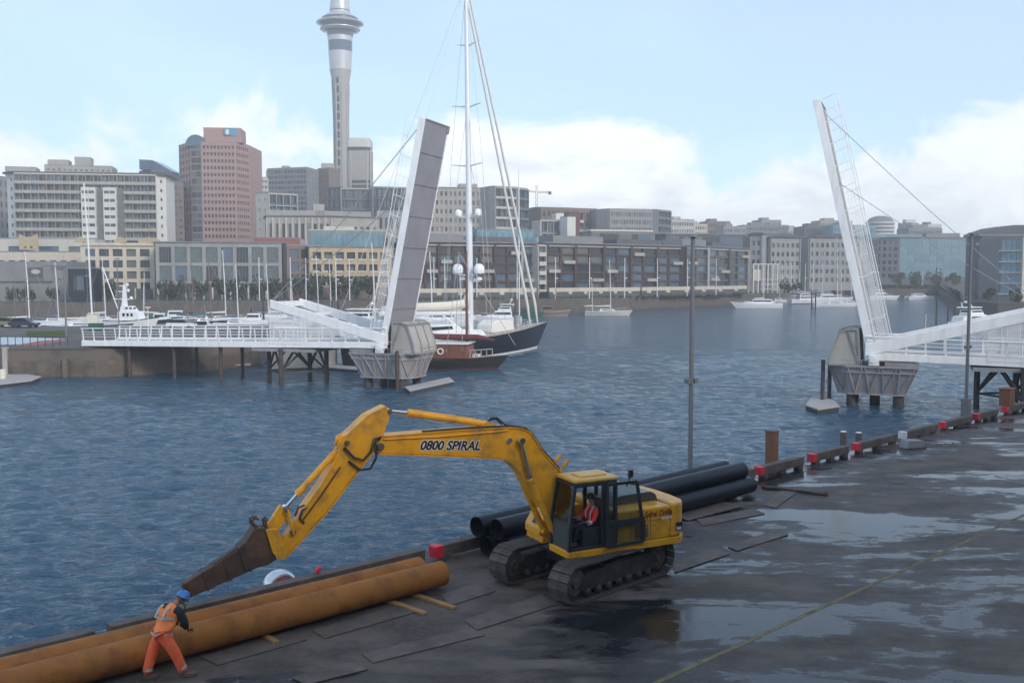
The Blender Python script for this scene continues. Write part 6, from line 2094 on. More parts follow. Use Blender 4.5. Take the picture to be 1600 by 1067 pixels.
for px, d_, hd, L, h, cov, lab in ((84, 214, .05, 10, 14, 'canvas_blue', 'sloop with a blue boom cover between the two lamp posts on the island'), (158, 224, .1, 10, 15.5, 'canvas_white', 'sloop half hidden behind the cream container'), (228, 228, PI, 9, 12, 'canvas_cream', 'small sloop just past the bow of the trawler'), (346, 226, .2, 11, 17, 'canvas_white', 'tallest sloop before the middle of the green glass building'), (414, 236, .1, 9.5, 14, 'canvas_blue', 'sloop with a blue cover behind the pile left of the mesh cage'), (492, 238, .15, 10, 16, 'canvas_white', 'sloop before the first yellow balconies'), (636, 236, .2, 10, 15, 'canvas_white', 'sloop hidden mostly by the raised grey leaf'), (716, 242, .1, 10, 14, 'canvas_cream', 'sloop with a cream cover just past the swept sedan cruiser'), (1312, 430, .2, 12, 18, 'canvas_white', 'sloop deep in the cluster of motor yachts'), (1216, 408, .1, 10, 17, 'canvas_blue', 'sloop with a blue cover by the white timber frame')):
    yacht(lab, px, d_, hd, L, h, 'clean_white', cov)
def catamaran():
    e = boat_root('catamaran', 'white catamaran alone under the teal glass office', 'catamaran', 1437, 455, 0)
    for yy in (-2.2, 2.2):
        o, _ = hull(12, 1.6, 1.5, .5, .2, .04, .8, 8, hmats('clean_white'), parent=e); o.location.y = yy
    m = MB(); m.box(-4.8, 3.2, -2.6, 2.6, 1.3, 1.75); m.build('bridge_deck', M['clean_white'], e)
    m = MB(); m.prism(round_poly([(-3.2, 1.76), (2.6, 1.76), (1.0, 2.9), (-3.0, 2.95)], .1), (0, 0, 0), XA, ZA, -2, 2, n=(0, 1, 0)); c = m.build('saloon', M['clean_white'], e, bevel=.1)
    m = MB(); m.box(-2.6, 1.2, -2.03, -1.98, 2.15, 2.6); m.build('window', M['win_dark'], c)
catamaran()
for px, d_, hh, lab in ((1283, 390, 21, 'sloop with a bare mast before the middle grey gable'), (1328, 365, 17, 'sloop with a bare mast against the grey gabled building past the motor yachts'), (1191, 375, 22, 'sloop with a tall bare mast beside the white timber frame'), (1247, 420, 14, 'small sloop lying inside the group of motor yachts')):
    yacht(lab, px, d_, .3, 11, hh, 'clean_white', 'canvas_white')
launch('white launch with a wide wheelhouse near the dark mooring piles', 1526, 200, .5, 13, 'fly', canvas='canvas_white')
# mooring piles: (px, y of the foot, y of the top)
for px, yb, yt, lab in ((1463, 507, 466, 'tallest of the dark piles near the wide wheelhouse launch'), (1481, 505, 479, 'brown pile just past the tallest dark pile'), (1491, 497, 481, 'slim pile farthest back near the wide wheelhouse launch'),
                        (1445, 520, 490, 'stubby grey pile before the tallest dark pile'), (1268, 486, 455, 'dark pile before the large white sloop'), (1274, 486, 457, 'twin of the dark pile before the large white sloop'),
                        (805, 498, 466, 'brown pile beside the white sportfisher'), (498, 500, 470, 'dark pile by the flybridge motor yacht'), (519, 505, 470, 'second dark pile by the flybridge motor yacht'), (412, 505, 465, 'dark pile left of the mesh cage'), (393, 500, 470, 'dark pile by the small white launch'), (577, 500, 472, 'dark pile close by the raised leaf'), (529, 512, 470, 'pile before the stern of the flybridge motor yacht')):
    p = G(px, yb, WATER_Z)
    h = D(px, yt, p.y).z - WATER_Z
    e = thing('mooring_pile', lab, 'pile', (p.x, p.y, WATER_Z), 0, 'mooring piles in the harbour')
    m = MB(); m.tube([(0, 0, -1), (0, 0, h)], [.24, .2], 10); m.build('shaft', M['dark_pile'] if px != 1445 else M['pontoon'], e, smooth=40)
    m = MB(); m.tube([(0, 0, h), (0, 0, h + .12)], [.23, .08], 10); m.build('cap', M['timber_pile'], e, smooth=40)
# ------------------------------------------------------------------ the city across the basin
RND = random.Random(21)
GL = {'d': ('glass_a', 'glass_a', 'glass_b', 'glass_blue'), 'l': ('glass_b', 'glass_c', 'glass_a', 'glass_b'), 't': ('glass_teal', 'glass_teal', 'glass_tealb', 'glass_teal'), 'g': ('glass_grn', 'glass_grn', 'glass_blue', 'glass_a'), 'm': ('glass_a', 'glass_b', 'glass_c', 'glass_blue'), 'k': ('glass_a', 'glass_a', 'glass_a', 'glass_a')}
def facade(wall, e, a, b, z0, z1, sp):
    """one face of a building, from corner a to corner b (seen from outside, left to right)"""
    a, b = Vector((a[0], a[1], 0)), Vector((b[0], b[1], 0))
    L = (b - a).length
    u = (b - a) / L
    n = Vector((u.y, -u.x, 0))
    def P(x, z, d=0.0):
        q = a + u * x + n * d
        return (q.x, q.y, z)
    kind = sp[0] if sp else 'none'
    o = sp[3] if sp and len(sp) > 3 else {}
    if kind == 'none':
        wall.quad(P(0, z0), P(L, z0), P(L, z1), P(0, z1))
        return
    cols, rows = sp[1], sp[2]
    mb, mt, ms = o.get('mb', 0.0), o.get('mt', 0.6), o.get('ms', 0.5)
    cw, chh = (L - 2 * ms) / cols, (z1 - z0 - mb - mt) / rows
    if kind == 'grid':
        wf, hf, rec = o.get('wf', .6), o.get('hf', .55), o.get('rec', .35)
        skip = o.get('skip', ())
        xs, zs = [0.0], [z0]
        for c in range(cols):
            x = ms + c * cw + cw * (1 - wf) / 2
            xs += [x, x + cw * wf]
        xs.append(L)
        for r in range(rows):
            z = z0 + mb + r * chh + chh * (1 - hf) * .45
            zs += [z, z + chh * hf]
        zs.append(z1)
        hole = lambda i, j: i % 2 == 1 and j % 2 == 1 and (i // 2) not in skip
        for i in range(len(xs) - 1):
            for j in range(len(zs) - 1):
                x0, x1, y0, y1 = xs[i], xs[i + 1], zs[j], zs[j + 1]
                if not hole(i, j):
                    wall.quad(P(x0, y0), P(x1, y0), P(x1, y1), P(x0, y1))
                else:
                    wall.quad(P(x0, y0), P(x0, y0, -rec), P(x1, y0, -rec), P(x1, y0))
                    wall.quad(P(x0, y1, -rec), P(x0, y1), P(x1, y1), P(x1, y1, -rec))
                    wall.quad(P(x0, y0, -rec), P(x0, y0), P(x0, y1), P(x0, y1, -rec))
                    wall.quad(P(x1, y0), P(x1, y0, -rec), P(x1, y1, -rec), P(x1, y1))
        mats = [M[k] for k in GL[o.get('gl', 'd')]] + [M[o.get('fr', 'dark_grey')]]
        w, h = cw * wf, chh * hf
        nm = o.get('nm', 1)
        def pane(m, ox, oz, tr, mi):
            m.mi = mi
            m.quad(tr(ox, oz, -rec + .02), tr(ox + w, oz, -rec + .02), tr(ox + w, oz + h, -rec + .02), tr(ox, oz + h, -rec + .02))
            m.mi = 4
            t = o.get('ft', .07)
            for k in range(nm + 2):
                x = ox + (w - t) * k / (nm + 1)
                m.quad(tr(x, oz, -rec + .07), tr(x + t, oz, -rec + .07), tr(x + t, oz + h, -rec + .07), tr(x, oz + h, -rec + .07))
            for z in (oz, oz + h - t):
                m.quad(tr(ox, z, -rec + .065), tr(ox + w, z, -rec + .065), tr(ox + w, z + t, -rec + .065), tr(ox, z + t, -rec + .065))
        if o.get('each'):
            protos = []
            for v in range(4):
                m = MB(); m.fix = False
                pane(m, 0, 0, lambda x, z, d: tuple(u * x + n * d + Vector((0, 0, z))), v)
                protos.append(m)
            objs = {}
            for i in range(1, len(xs) - 1, 2):
                for j in range(1, len(zs) - 1, 2):
                    if not hole(i, j): continue
                    v = RND.randrange(4)
                    if v in objs: q = share(objs[v], e)
                    else: q = objs[v] = protos[v].build('window', mats, e)
                    q.location = P(xs[i], zs[j])
        else:
            m = MB(); m.fix = False
            for i in range(1, len(xs) - 1, 2):
                for j in range(1, len(zs) - 1, 2):
                    if hole(i, j): pane(m, xs[i], zs[j], P, RND.randrange(4))
            m.build('window', mats, e, kind='stuff')
    elif kind == 'balc':
        # recessed glazing, then a slab and balustrade per storey
        m = MB(); m.fix = False
        for r in range(rows):
            za = z0 + mb + r * chh
            for c in range(cols):
                x = ms + c * cw
                for q in range(2):
                    m.mi = RND.randrange(4)
                    m.quad(P(x + cw * .5 * q + .06, za + .1, -.02), P(x + cw * .5 * (q + 1) - .06, za + .1, -.02), P(x + cw * .5 * (q + 1) - .06, za + chh - .35, -.02), P(x + cw * .5 * q + .06, za + chh - .35, -.02))
        m.build('window', [M[k] for k in GL[o.get('gl', 'd')]], e, kind='stuff')
        wall.quad(P(0, z0, -.08), P(L, z0, -.08), P(L, z1, -.08), P(0, z1, -.08))
        for x0, x1 in ((0, ms), (L - ms, L)):
            if ms > .05: wall.add([P(x0, z0, -.07), P(x1, z0, -.07), P(x1, z0, .9), P(x0, z0, .9), P(x0, z1, -.07), P(x1, z1, -.07), P(x1, z1, .9), P(x0, z1, .9)], [(4, 5, 6, 7), (0, 4, 7, 3), (1, 2, 6, 5), (3, 7, 6, 2)])
        if mt > .1: wall.add([P(0, z1 - mt, -.06), P(L, z1 - mt, -.06), P(L, z1 - mt, .92), P(0, z1 - mt, .92), P(0, z1, -.06), P(L, z1, -.06), P(L, z1, .92), P(0, z1, .92)], [(0, 1, 2, 3), (4, 7, 6, 5), (3, 2, 6, 7), (0, 3, 7, 4), (1, 5, 6, 2)])
        dep, bh = o.get('dep', 1.3), o.get('bh', 1.0)
        src = None
        for r in range(rows):
            if src is None:
                m = MB()
                def bx(x0, x1, d0, d1, a0, a1):
                    v = [tuple(u * x + n * d + Vector((0, 0, z))) for z in (a0, a1) for d in (d0, d1) for x in (x0, x1)]
                    m.add(v, [(0, 2, 3, 1), (4, 5, 7, 6), (0, 1, 5, 4), (2, 6, 7, 3), (0, 4, 6, 2), (1, 3, 7, 5)])
                bx(ms, L - ms, 0, dep, -.22, .0)
                m.mi = 1
                bx(ms, L - ms, dep - .1, dep - .02, .03, bh)
                m.mi = 0
                for c in range(cols + 1):
                    x = ms + c * cw
                    if o.get('div', 1): bx(max(ms, x - .07), min(L - ms, x + .07), 0.0, dep - .12, 0.01, chh - .24)
                q = src = m.build('balcony', [M[o.get('sl', 'beige')], M[o.get('ba', 'glass_b')]], e)
            else:
                q = share(src, e)
            q.location = P(0, z0 + mb + r * chh)
    elif kind == 'curtain':
        wall.quad(P(0, z0, -.12), P(L, z0, -.12), P(L, z1, -.12), P(0, z1, -.12))
        mats = [M[k] for k in GL[o.get('gl', 't')]]
        w, h = cw - o.get('gap', .16), chh - o.get('sp', .7)
        if o.get('each'):
            objs = {}
            for c in range(cols):
                for r in range(rows):
                    v = RND.randrange(4)
                    if v not in objs:
                        m = MB(); m.fix = False
                        m.quad(*[tuple(u * x + Vector((0, 0, z))) for x, z in ((0, 0), (w, 0), (w, h), (0, h))])
                        q = objs[v] = m.build('pane', mats[v], e)
                    else: q = share(objs[v], e)
                    q.location = P(ms + c * cw + (cw - w) / 2, z0 + mb + r * chh + (chh - h) / 2, -.05)
        else:
            m = MB(); m.fix = False
            for c in range(cols):
                for r in range(rows):
                    m.mi = RND.randrange(4); x = ms + c * cw + (cw - w) / 2; z = z0 + mb + r * chh + (chh - h) / 2
                    m.quad(P(x, z, -.05), P(x + w, z, -.05), P(x + w, z + h, -.05), P(x, z + h, -.05))
            m.build('pane', mats, e, kind='stuff')
        m = MB(); m.fix = False
        for c in range(cols + 1):
            x = ms + c * cw
            m.quad(P(x - .05, z0 + mb, .06), P(x + .05, z0 + mb, .06), P(x + .05, z1 - mt, .06), P(x - .05, z1 - mt, .06))
            m.quad(P(x - .05, z0 + mb, -.1), P(x - .05, z0 + mb, .06), P(x - .05, z1 - mt, .06), P(x - .05, z1 - mt, -.1))
        m.build('mullion', M[o.get('fr', 'mid_grey')], e, kind='stuff')
def bld(name, label, pts, ytop, faces, mat_, roof='roof_grey', dep=14, zb=None, cat='building', group='buildings across the harbour', eave=0.0, rt=.35, crown=None):
    """pts: (pixel column, distance) of the corners in view, from one side to the other; ytop: pixel row of the roof at the first"""
    c = [Vector(XY(px, Y)) for px, Y in pts]
    z1 = D(pts[0][0], ytop, pts[0][1]).z
    zg = min(terrain_z(p[1]) for p in pts) - 0.3 if zb is None else zb
    e = thing(name, label, cat, (c[0].x, c[0].y, zg), 0, group)
    q = [p - c[0] for p in c]
    H = z1 - zg
    d = q[-1] - q[0]
    back = Vector((-d.y, d.x)).normalized() * dep
    if back.y < 0: back = -back
    ring = q + [q[-1] + back, q[0] + back]
    wall = MB(); wall.fix = False
    for i in range(len(q) - 1):
        facade(wall, e, q[i], q[i + 1], 0, H, faces[i] if i < len(faces) else None)
    for i in (len(q) - 1, len(q), len(q) + 1):
        facade(wall, e, ring[i], ring[(i + 1) % len(ring)], 0, H, None)
    w = wall.build('wall', M[mat_], e)
    m = MB(); k = len(ring)
    ctr = sum(ring, Vector((0, 0))) / k
    g = [p + (p - ctr).normalized() * eave for p in ring]
    m.add([(p.x, p.y, H + .002) for p in g] + [(p.x, p.y, H + rt) for p in g], [tuple(reversed(range(k))), tuple(range(k, 2 * k))] + [(i, (i + 1) % k, k + (i + 1) % k, k + i) for i in range(k)])
    r = m.build('roof', M[roof], e)
    # plant on the roof
    if crown:
        for (f0, f1, h, mm) in crown:
            m = MB(); a, b = q[0].lerp(q[-1], f0), q[0].lerp(q[-1], f1)
            o1, o2 = back * .25, back * .75
            v = [a + o1, b + o1, b + o2, a + o2]
            m.add([(p.x, p.y, H + rt + .002) for p in v] + [(p.x, p.y, H + rt + h) for p in v], [(3, 2, 1, 0), (4, 5, 6, 7), (0, 1, 5, 4), (1, 2, 6, 5), (2, 3, 7, 6), (3, 0, 4, 7)])
            m.build('plant_room', M[mm], r)
    e['H'] = H
    return e, q, H, back
def part_box(e, name, mat_, a, b, z0, z1, d0=-.5, d1=.5, parent=None, bevel=0):
    a, b = Vector(a).to_3d(), Vector(b).to_3d()
    u = (b - a).normalized(); n = Vector((u.y, -u.x, 0))
    m = MB(); v = [p + n * d + Vector((0, 0, z)) for z in (z0, z1) for d in (d0, d1) for p in (a, b)]
    m.add(v, [(0, 2, 3, 1), (4, 5, 7, 6), (0, 1, 5, 4), (2, 6, 7, 3), (0, 4, 6, 2), (1, 3, 7, 5)])
    return m.build(name, M[mat_], parent or e, bevel=bevel)

def front_row():
    # grey exhibition shed with a dark picture panel
    e, q, H, bk = bld('museum_shed', 'low grey shed with a dark picture panel on its blank wall', [(-90, 262), (106, 266)], 411, [None], 'mid_grey', dep=18, rt=.5)
    f = lambda px: q[0].lerp(q[1], (px + 90) / 196)
    zz = lambda y: H * (468 - y) / (468 - 411)
    p = part_box(e, 'picture_panel', 'dark_grey', f(40), f(67), zz(433), zz(417), 0, .25)
    part_box(e, 'picture_frame', 'mid_grey', f(39), f(68), zz(434.5), zz(433), 0, .35, p)
    m = MB(); c = f(54).to_3d(); z = zz(423.5)
    m.prism([(1.25 * math.cos(a * .3927) + .5, .62 * math.sin(a * .3927)) for a in range(16)], (c.x, c.y - .3, z), XA, ZA, 0, .06, n=(0, -1, 0))
    m.prism([(-.5, 0), (-1.5, .6), (-1.5, -.6)], (c.x, c.y - .3, z), XA, ZA, 0, .05, n=(0, -1, 0))
    m.build('fish_shape', M['offwhite'], p)
    part_box(e, 'sign_panel', 'mid_grey', f(84), f(103), zz(434), zz(413), 0, .3)
    lettering('lettering', 'SHOP', M['letter_black'], e, (f(93).x, f(93).y - .4, zz(418)), (PI / 2, 0, 0), 1.6, 0, .02)
    part_box(e, 'canopy_edge', 'dark_grey', f(-90), f(82), zz(438.5), zz(437), 0, .4)
    e, q, H, bk = bld('entrance_block', 'dark blue entrance block beside the grey shed', [(107, 255), (139, 255)], 420, [('curtain', 3, 1, {'gl': 'd', 'mb': 3.2, 'mt': 1.6, 'ms': 1.5})], 'navy', dep=8)
    # cream stepped building behind the shed
    e, q, H, bk = bld('cream_building', 'long cream building with a notched yellow gable behind the grey shed', [(-90, 300), (127, 304)], 394, [('grid', 13, 4, {'wf': .6, 'hf': .66, 'each': 1, 'mb': 0, 'mt': 1.9})], 'cream', dep=14)
    f = lambda px: q[0].lerp(q[1], (px + 90) / 217)
    e, q, H, bk = bld('cream_penthouse', 'cream top storey with wide dark windows above the notched gable', [(-90, 308), (150, 312)], 373, [('grid', 5, 1, {'wf': .68, 'hf': .4, 'each': 1, 'mb': 14, 'mt': 1.0, 'nm': 3})], 'offwhite', dep=10)
    f = lambda px: q[0].lerp(q[1], (px + 90) / 240)
    c = f(58).to_3d(); w = 2.9
    m = MB(); m.prism([(-w, H - 3.6), (w, H - 3.6), (w, H + 1.3), (0, H + .1), (-w, H + 1.3)], (c.x, c.y - 4.9, 0), XA, ZA, -.3, .3, n=(0, -1, 0))
    gb = m.build('notched_gable', M['sand'], e)
    for sg in (-1, 1):
        m = MB(); m.prism([(sg * .7, H - 3.1), (sg * 1.5, H - 3.1), (sg * .7, H - 2.2)], (c.x, c.y - 5.25, 0), XA, ZA, -.05, .05, n=(0, -1, 0)); m.build('window', M['win_dark'], gb)
    # cream yellow four storey building
    e, q, H, bk = bld('cream_apartments', 'cream yellow four storey building with five bays of square dark windows', [(127, 288), (242, 292)], 381, [('grid', 5, 4, {'wf': .72, 'hf': .66, 'each': 1, 'gl': 'd', 'nm': 2, 'mb': 2.6, 'mt': .9, 'ms': .8, 'rec': .6})], 'cream', dep=16)
    f = lambda px: q[0].lerp(q[1], (px - 127) / 115)
    part_box(e, 'arcade', 'dark_grey', f(128), f(241), .2, 3.4, -.1, .08)
    part_box(e, 'cornice', 'cream', f(127), f(242), H - .5, H + .35, 0, .5)
    for px in (127, 153, 180, 210, 240): part_box(e, 'pier', 'cream', f(px), f(px + 2.2), 0, 3.6, .1, .7)
    for px, w in ((128, 8), (190, 9), (235, 16)):
        c = f(px).to_3d(); m = MB(); m.prism([(-w * .2, H + .35), (w * .2, H + .35), (w * .2, H + 1.3), (0, H + 2.2), (-w * .2, H + 1.3)], (c.x, c.y - .2, 0), XA, ZA, -.3, .3, n=(0, -1, 0)); m.build('roof_gable', M['sand'], e)
    # grey green glass building
    e, q, H, bk = bld('green_glass_building', 'grey green building with tall glazed bays above a white columned arcade', [(244, 282), (441, 288)], 379, [('grid', 8, 2, {'wf': .78, 'hf': .84, 'each': 1, 'gl': 'g', 'nm': 3, 'mb': 5.2, 'mt': .8, 'fr': 'mid_grey'})], 'grey_con', dep=18, eave=.8)
    f = lambda px: q[0].lerp(q[1], (px - 244) / 197)
    part_box(e, 'arcade', 'dark_grey', f(246), f(440), .2, 5.1, -.1, .08)
    for px in range(246, 440, 14): part_box(e, 'column', 'bright', f(px), f(px + 2.4), 0, 5.0, .2, .7)
    part_box(e, 'floor_band', 'grey_con', f(244), f(441), 5.0, 5.6, 0, .9)
    # brown end bay and the yellow balcony apartments
    e, q, H, bk = bld('brown_glass_building', 'brown framed building with dark glass between the green and yellow ones', [(442, 289), (449, 286), (506, 292)], 384, [None, ('grid', 3, 3, {'wf': .78, 'hf': .74, 'each': 1, 'gl': 'd', 'nm': 1, 'mb': 4.5})], 'brown', dep=14)
    e, q, H, bk = bld('yellow_apartments', 'yellow balconied apartments behind the trees and the raised leaf', [(484, 286), (612, 294)], 386, [('grid', 7, 3, {'wf': .74, 'hf': .62, 'each': 1, 'gl': 'd', 'nm': 2, 'mb': 4.3, 'mt': .7, 'rec': 1.1})], 'sand', dep=14, eave=.7)
    f = lambda px: q[0].lerp(q[1], (px - 484) / 128)
    for r in range(3):
        for k in range(7):
            part_box(e, 'balustrade', 'cream', f(486 + k * 18.2), f(486 + k * 18.2 + 13), 4.6 + r * (H - 5) / 3, 5.2 + r * (H - 5) / 3, .02, .3)
    part_box(e, 'arcade', 'brown', f(485), f(611), .2, 3.9, -.1, .1)
    # dark apartments along the stone quay: three blocks on a terrace
    for k, (x0, d0, x1, d1, yt, lab) in enumerate(((640, 288, 836, 305, 378, 'dark brick and glass apartments behind the towering mast'), (852, 307, 1066, 342, 380, 'dark brick and glass apartments behind the two masted yacht'), (1070, 343, 1169, 384, 384, 'dark glass apartments at the end of the stone quay behind the tall lamp post'))):
        n = (9, 10, 6)[k]
        e, q, H, bk = bld('dark_apartments', lab, [(x0, d0), (x1, d1)], yt, [('grid', n, 5, {'wf': .84, 'hf': .78, 'each': 1, 'gl': 'd', 'nm': 3, 'mb': 2.6, 'mt': .6, 'rec': .5, 'fr': 'dark_grey'})], 'brick' if k < 2 else 'dark_grey', dep=16, eave=.9, group='dark apartment blocks on the stone quay', crown=[(.1, .45, 2.4, 'mid_grey'), (.55, .9, 1.8, 'dark_grey')])
        L = (q[1] - q[0]).length
        for j in range(n):
            if (j * 7 + k) % 3 == 0: continue
            a, b = q[0].lerp(q[1], (j + .12) / n), q[0].lerp(q[1], (j + .88) / n)
            r = 1 + (j * 5 + k) % 4
            part_box(e, 'balcony', 'beige', a, b, 2.6 + (H - 3.2) / 5 * r - .1, 2.6 + (H - 3.2) / 5 * r + .95, .02, 1.1)
        for j in range(0, n + 1, 2): part_box(e, 'pier', 'brick' if (j + k) % 4 else 'beige', q[0].lerp(q[1], max(0, (j - .08) / n)), q[0].lerp(q[1], min(1, (j + .08) / n)), 0, H - .3, .02, .45)
        part_box(e, 'top_band', 'beige', q[0].lerp(q[1], .02), q[0].lerp(q[1], .98), H - 1.0, H - .62, .02, .3)
    e, q, H, bk = bld('white_stair_bay', 'white balcony stack in the gap between the dark apartment blocks', [(838, 303), (851, 305)], 383, [('balc', 1, 5, {'mb': 2, 'mt': .4, 'ms': .25, 'sl': 'bright', 'ba': 'offwhite', 'div': 0})], 'offwhite', dep=8)
    for x0, d0, x1, d1, lab in ((640, 279, 838, 296, 'long white terrace parapet below the apartments by the mast'), (858, 298, 1000, 318, 'white terrace parapet below the apartments behind the two masted yacht'), (1003, 320, 1167, 374, 'white terrace parapet ending by the white timber frame')):
        a, b = Vector(XY(x0, d0)), Vector(XY(x1, d1))
        e = thing('terrace_parapet', lab, 'wall', (a.x, a.y, LAND_Z), 0, 'terraces on the stone quay')
        d = b - a
        part_box(e, 'retaining_wall', 'dark_grey', (0, 0), d, -.2, 2.0, -6, 0)
        part_box(e, 'parapet', 'cream', (0, 0), d, 2.002, 3.25, -.35, .12)
        for k in range(6):
            f0 = .04 + k * .165
            part_box(e, 'drop_panel', 'cream', d * f0, d * (f0 + .035), 1.3, 2.0, .01, .1)
        m = MB(); L = d.length
        for k in range(40):
            p = d * RND.random(); m.lathe([(0, .9), (.6, .75), (.9, .4), (.8, 0)], 7, (p.x, p.y - 1.2, -.1))
        m.build('low_shrub', M['leaf'], e, kind='stuff')
    # grey gabled offices
    for x0, d0, x1, d1, yt, lab in ((1171, 430, 1190, 428, 368, 'narrow grey gabled front next to the dark apartments'), (1202, 440, 1250, 446, 372, 'grey gabled office with rows of small square windows behind the sloops'), (1262, 462, 1345, 470, 372, 'wide grey gabled office behind the edge on leaf')):
        n = max(2, int((x1 - x0) / 8))
        e, q, H, bk = bld('gabled_office', lab, [(x0, d0), (x1, d1)], yt, [('grid', n, 5, {'wf': .55, 'hf': .5, 'gl': 'd', 'mb': 3.2, 'mt': 1.2})], 'grey_con', dep=20, group='grey gabled offices', roof='roof_grey')
        L = (q[1] - q[0]).length
        u = (q[1] - q[0]).normalized()
        m = MB(); hh = 2.2 if L > 10 else 1.2
        m.prism([(-1.2, H + .36), (L + 1.2, H + .36), (L * .5 + 2, H + hh), (L * .5 - 2, H + hh)], (0, -1.0, 0), u.to_3d(), ZA, 0, 21, n=(0, 1, 0)); m.build('gable_roof', M['dark_grey'], e)
        for f0 in (.02, .96): part_box(e, 'pier', 'beige', q[0].lerp(q[1], f0), q[0].lerp(q[1], f0 + .02), 0, H, .02, .6)
    for x0, d0, x1, d1, lab in ((1189, 446, 1203, 446, 'dark blue recess between the narrow and middle gables'), (1249, 470, 1263, 470, 'dark blue recess between the middle and wide gables'), (1345, 490, 1372, 494, 'dark blue block between the wide gable and the teal office')):
        bld('blue_recess_block', lab, [(x0, d0), (x1, d1)], 371, [('curtain', 3, 6, {'gl': 'd', 'sp': .9})], 'glass_blue', dep=10, group='blue recesses between the gables')
    a = Vector(XY(1176, 392)); b = Vector(XY(1216, 396))
    e = thing('pergola', 'tall open white timber frame before the grey gables', 'pergola', (a.x, a.y, LAND_Z)); d = b - a
    zt = D(1176, 412, 392).z - LAND_Z
    for k in range(6): part_box(e, 'post', 'bright', d * (k / 5.3), d * (k / 5.3 + .04), 0, zt - .4, -.2, .2)
    part_box(e, 'top_beam', 'bright', d * 0, d, zt - .398, zt, -.3, .3)
    part_box(e, 'wall_panel', 'cream', d * .03, d * .3, zt * .42, zt * .8, -.1, .1)
    for k in range(3): part_box(e, 'rail', 'bright', d * .3, d * .95, 1.5 + 2 * k, 1.75 + 2 * k, -.08, .08)
    # teal office and its neighbours
    e, q, H, bk = bld('teal_office', 'teal glass office with a sweeping roof at the head of the basin', [(1366, 545), (1404, 538), (1509, 545)], 372, [('grid', 4, 6, {'wf': .6, 'hf': .6, 'gl': 'd', 'mb': 3}), ('curtain', 9, 5, {'gl': 't', 'each': 1, 'mb': 4, 'sp': .5, 'mt': 1.2, 'fr': 'glass_green'})], 'mid_grey', dep=22, eave=1.0, crown=[(.0, .55, 2.0, 'glass_teal'), (.6, .97, 2.6, 'roof_grey')])
    part_box(e, 'arcade', 'dark_grey', q[1], q[2], .1, 4, .02, .1)
    e, q, H, bk = bld('dark_office', 'dark office with a broad dark hipped roof at the picture edge', [(1532, 322), (1800, 318)], 369, [('curtain', 20, 5, {'gl': 'd', 'mb': 2, 'sp': .9})], 'dark_grey', dep=13, eave=1.0, rt=.9)
    m = MB(); a, b = q[0], q[1]; m.prism([(0, H + .9), ((b - a).length, H + .9), ((b - a).length, H + 3.8), (10, H + 3.6), (6, H + 3.0)], (a.x, a.y - .5, 0), (b - a).normalized().to_3d(), ZA, 0, 14, n=(0, 1, 0)); m.build('hip_roof', M['dark_grey'], e)
    e, q, H, bk = bld('blue_glass_block', 'blue glass block with four raked white louvres on its roof', [(1524, 288), (1561, 284)], 385, [('curtain', 5, 5, {'gl': 't', 'each': 1, 'mb': 1.5})], 'glass_blue', dep=12)
    for k in range(4):
        f0 = .0 + k * .26; part_box(e, 'roof_louvre', 'bright', q[0].lerp(q[1], f0), q[0].lerp(q[1], f0 + .24), H + .5 + k * .55, H + .9 + k * .55, -1.5, .8)
    e, q, H, bk = bld('banded_office', 'glass office with projecting white floor bands at the picture edge', [(1560, 268), (1598, 264), (1780, 262)], 372, [('curtain', 4, 5, {'gl': 't', 'each': 1, 'mb': 2.2, 'sp': .4}), ('curtain', 14, 5, {'gl': 'd', 'mb': 2.2})], 'mid_grey', dep=18)
    for r in range(1, 6): part_box(e, 'floor_band', 'bright', q[0], q[1], 2.2 + (H - 2.8) / 5 * (r - 1) - .1, 2.2 + (H - 2.8) / 5 * (r - 1) + .12, .06, .7)
    part_box(e, 'corner_pier', 'cream', q[1] - Vector((.6, 0)), q[1] + Vector((.3, 0)), 0, H, .1, .8)
front_row()

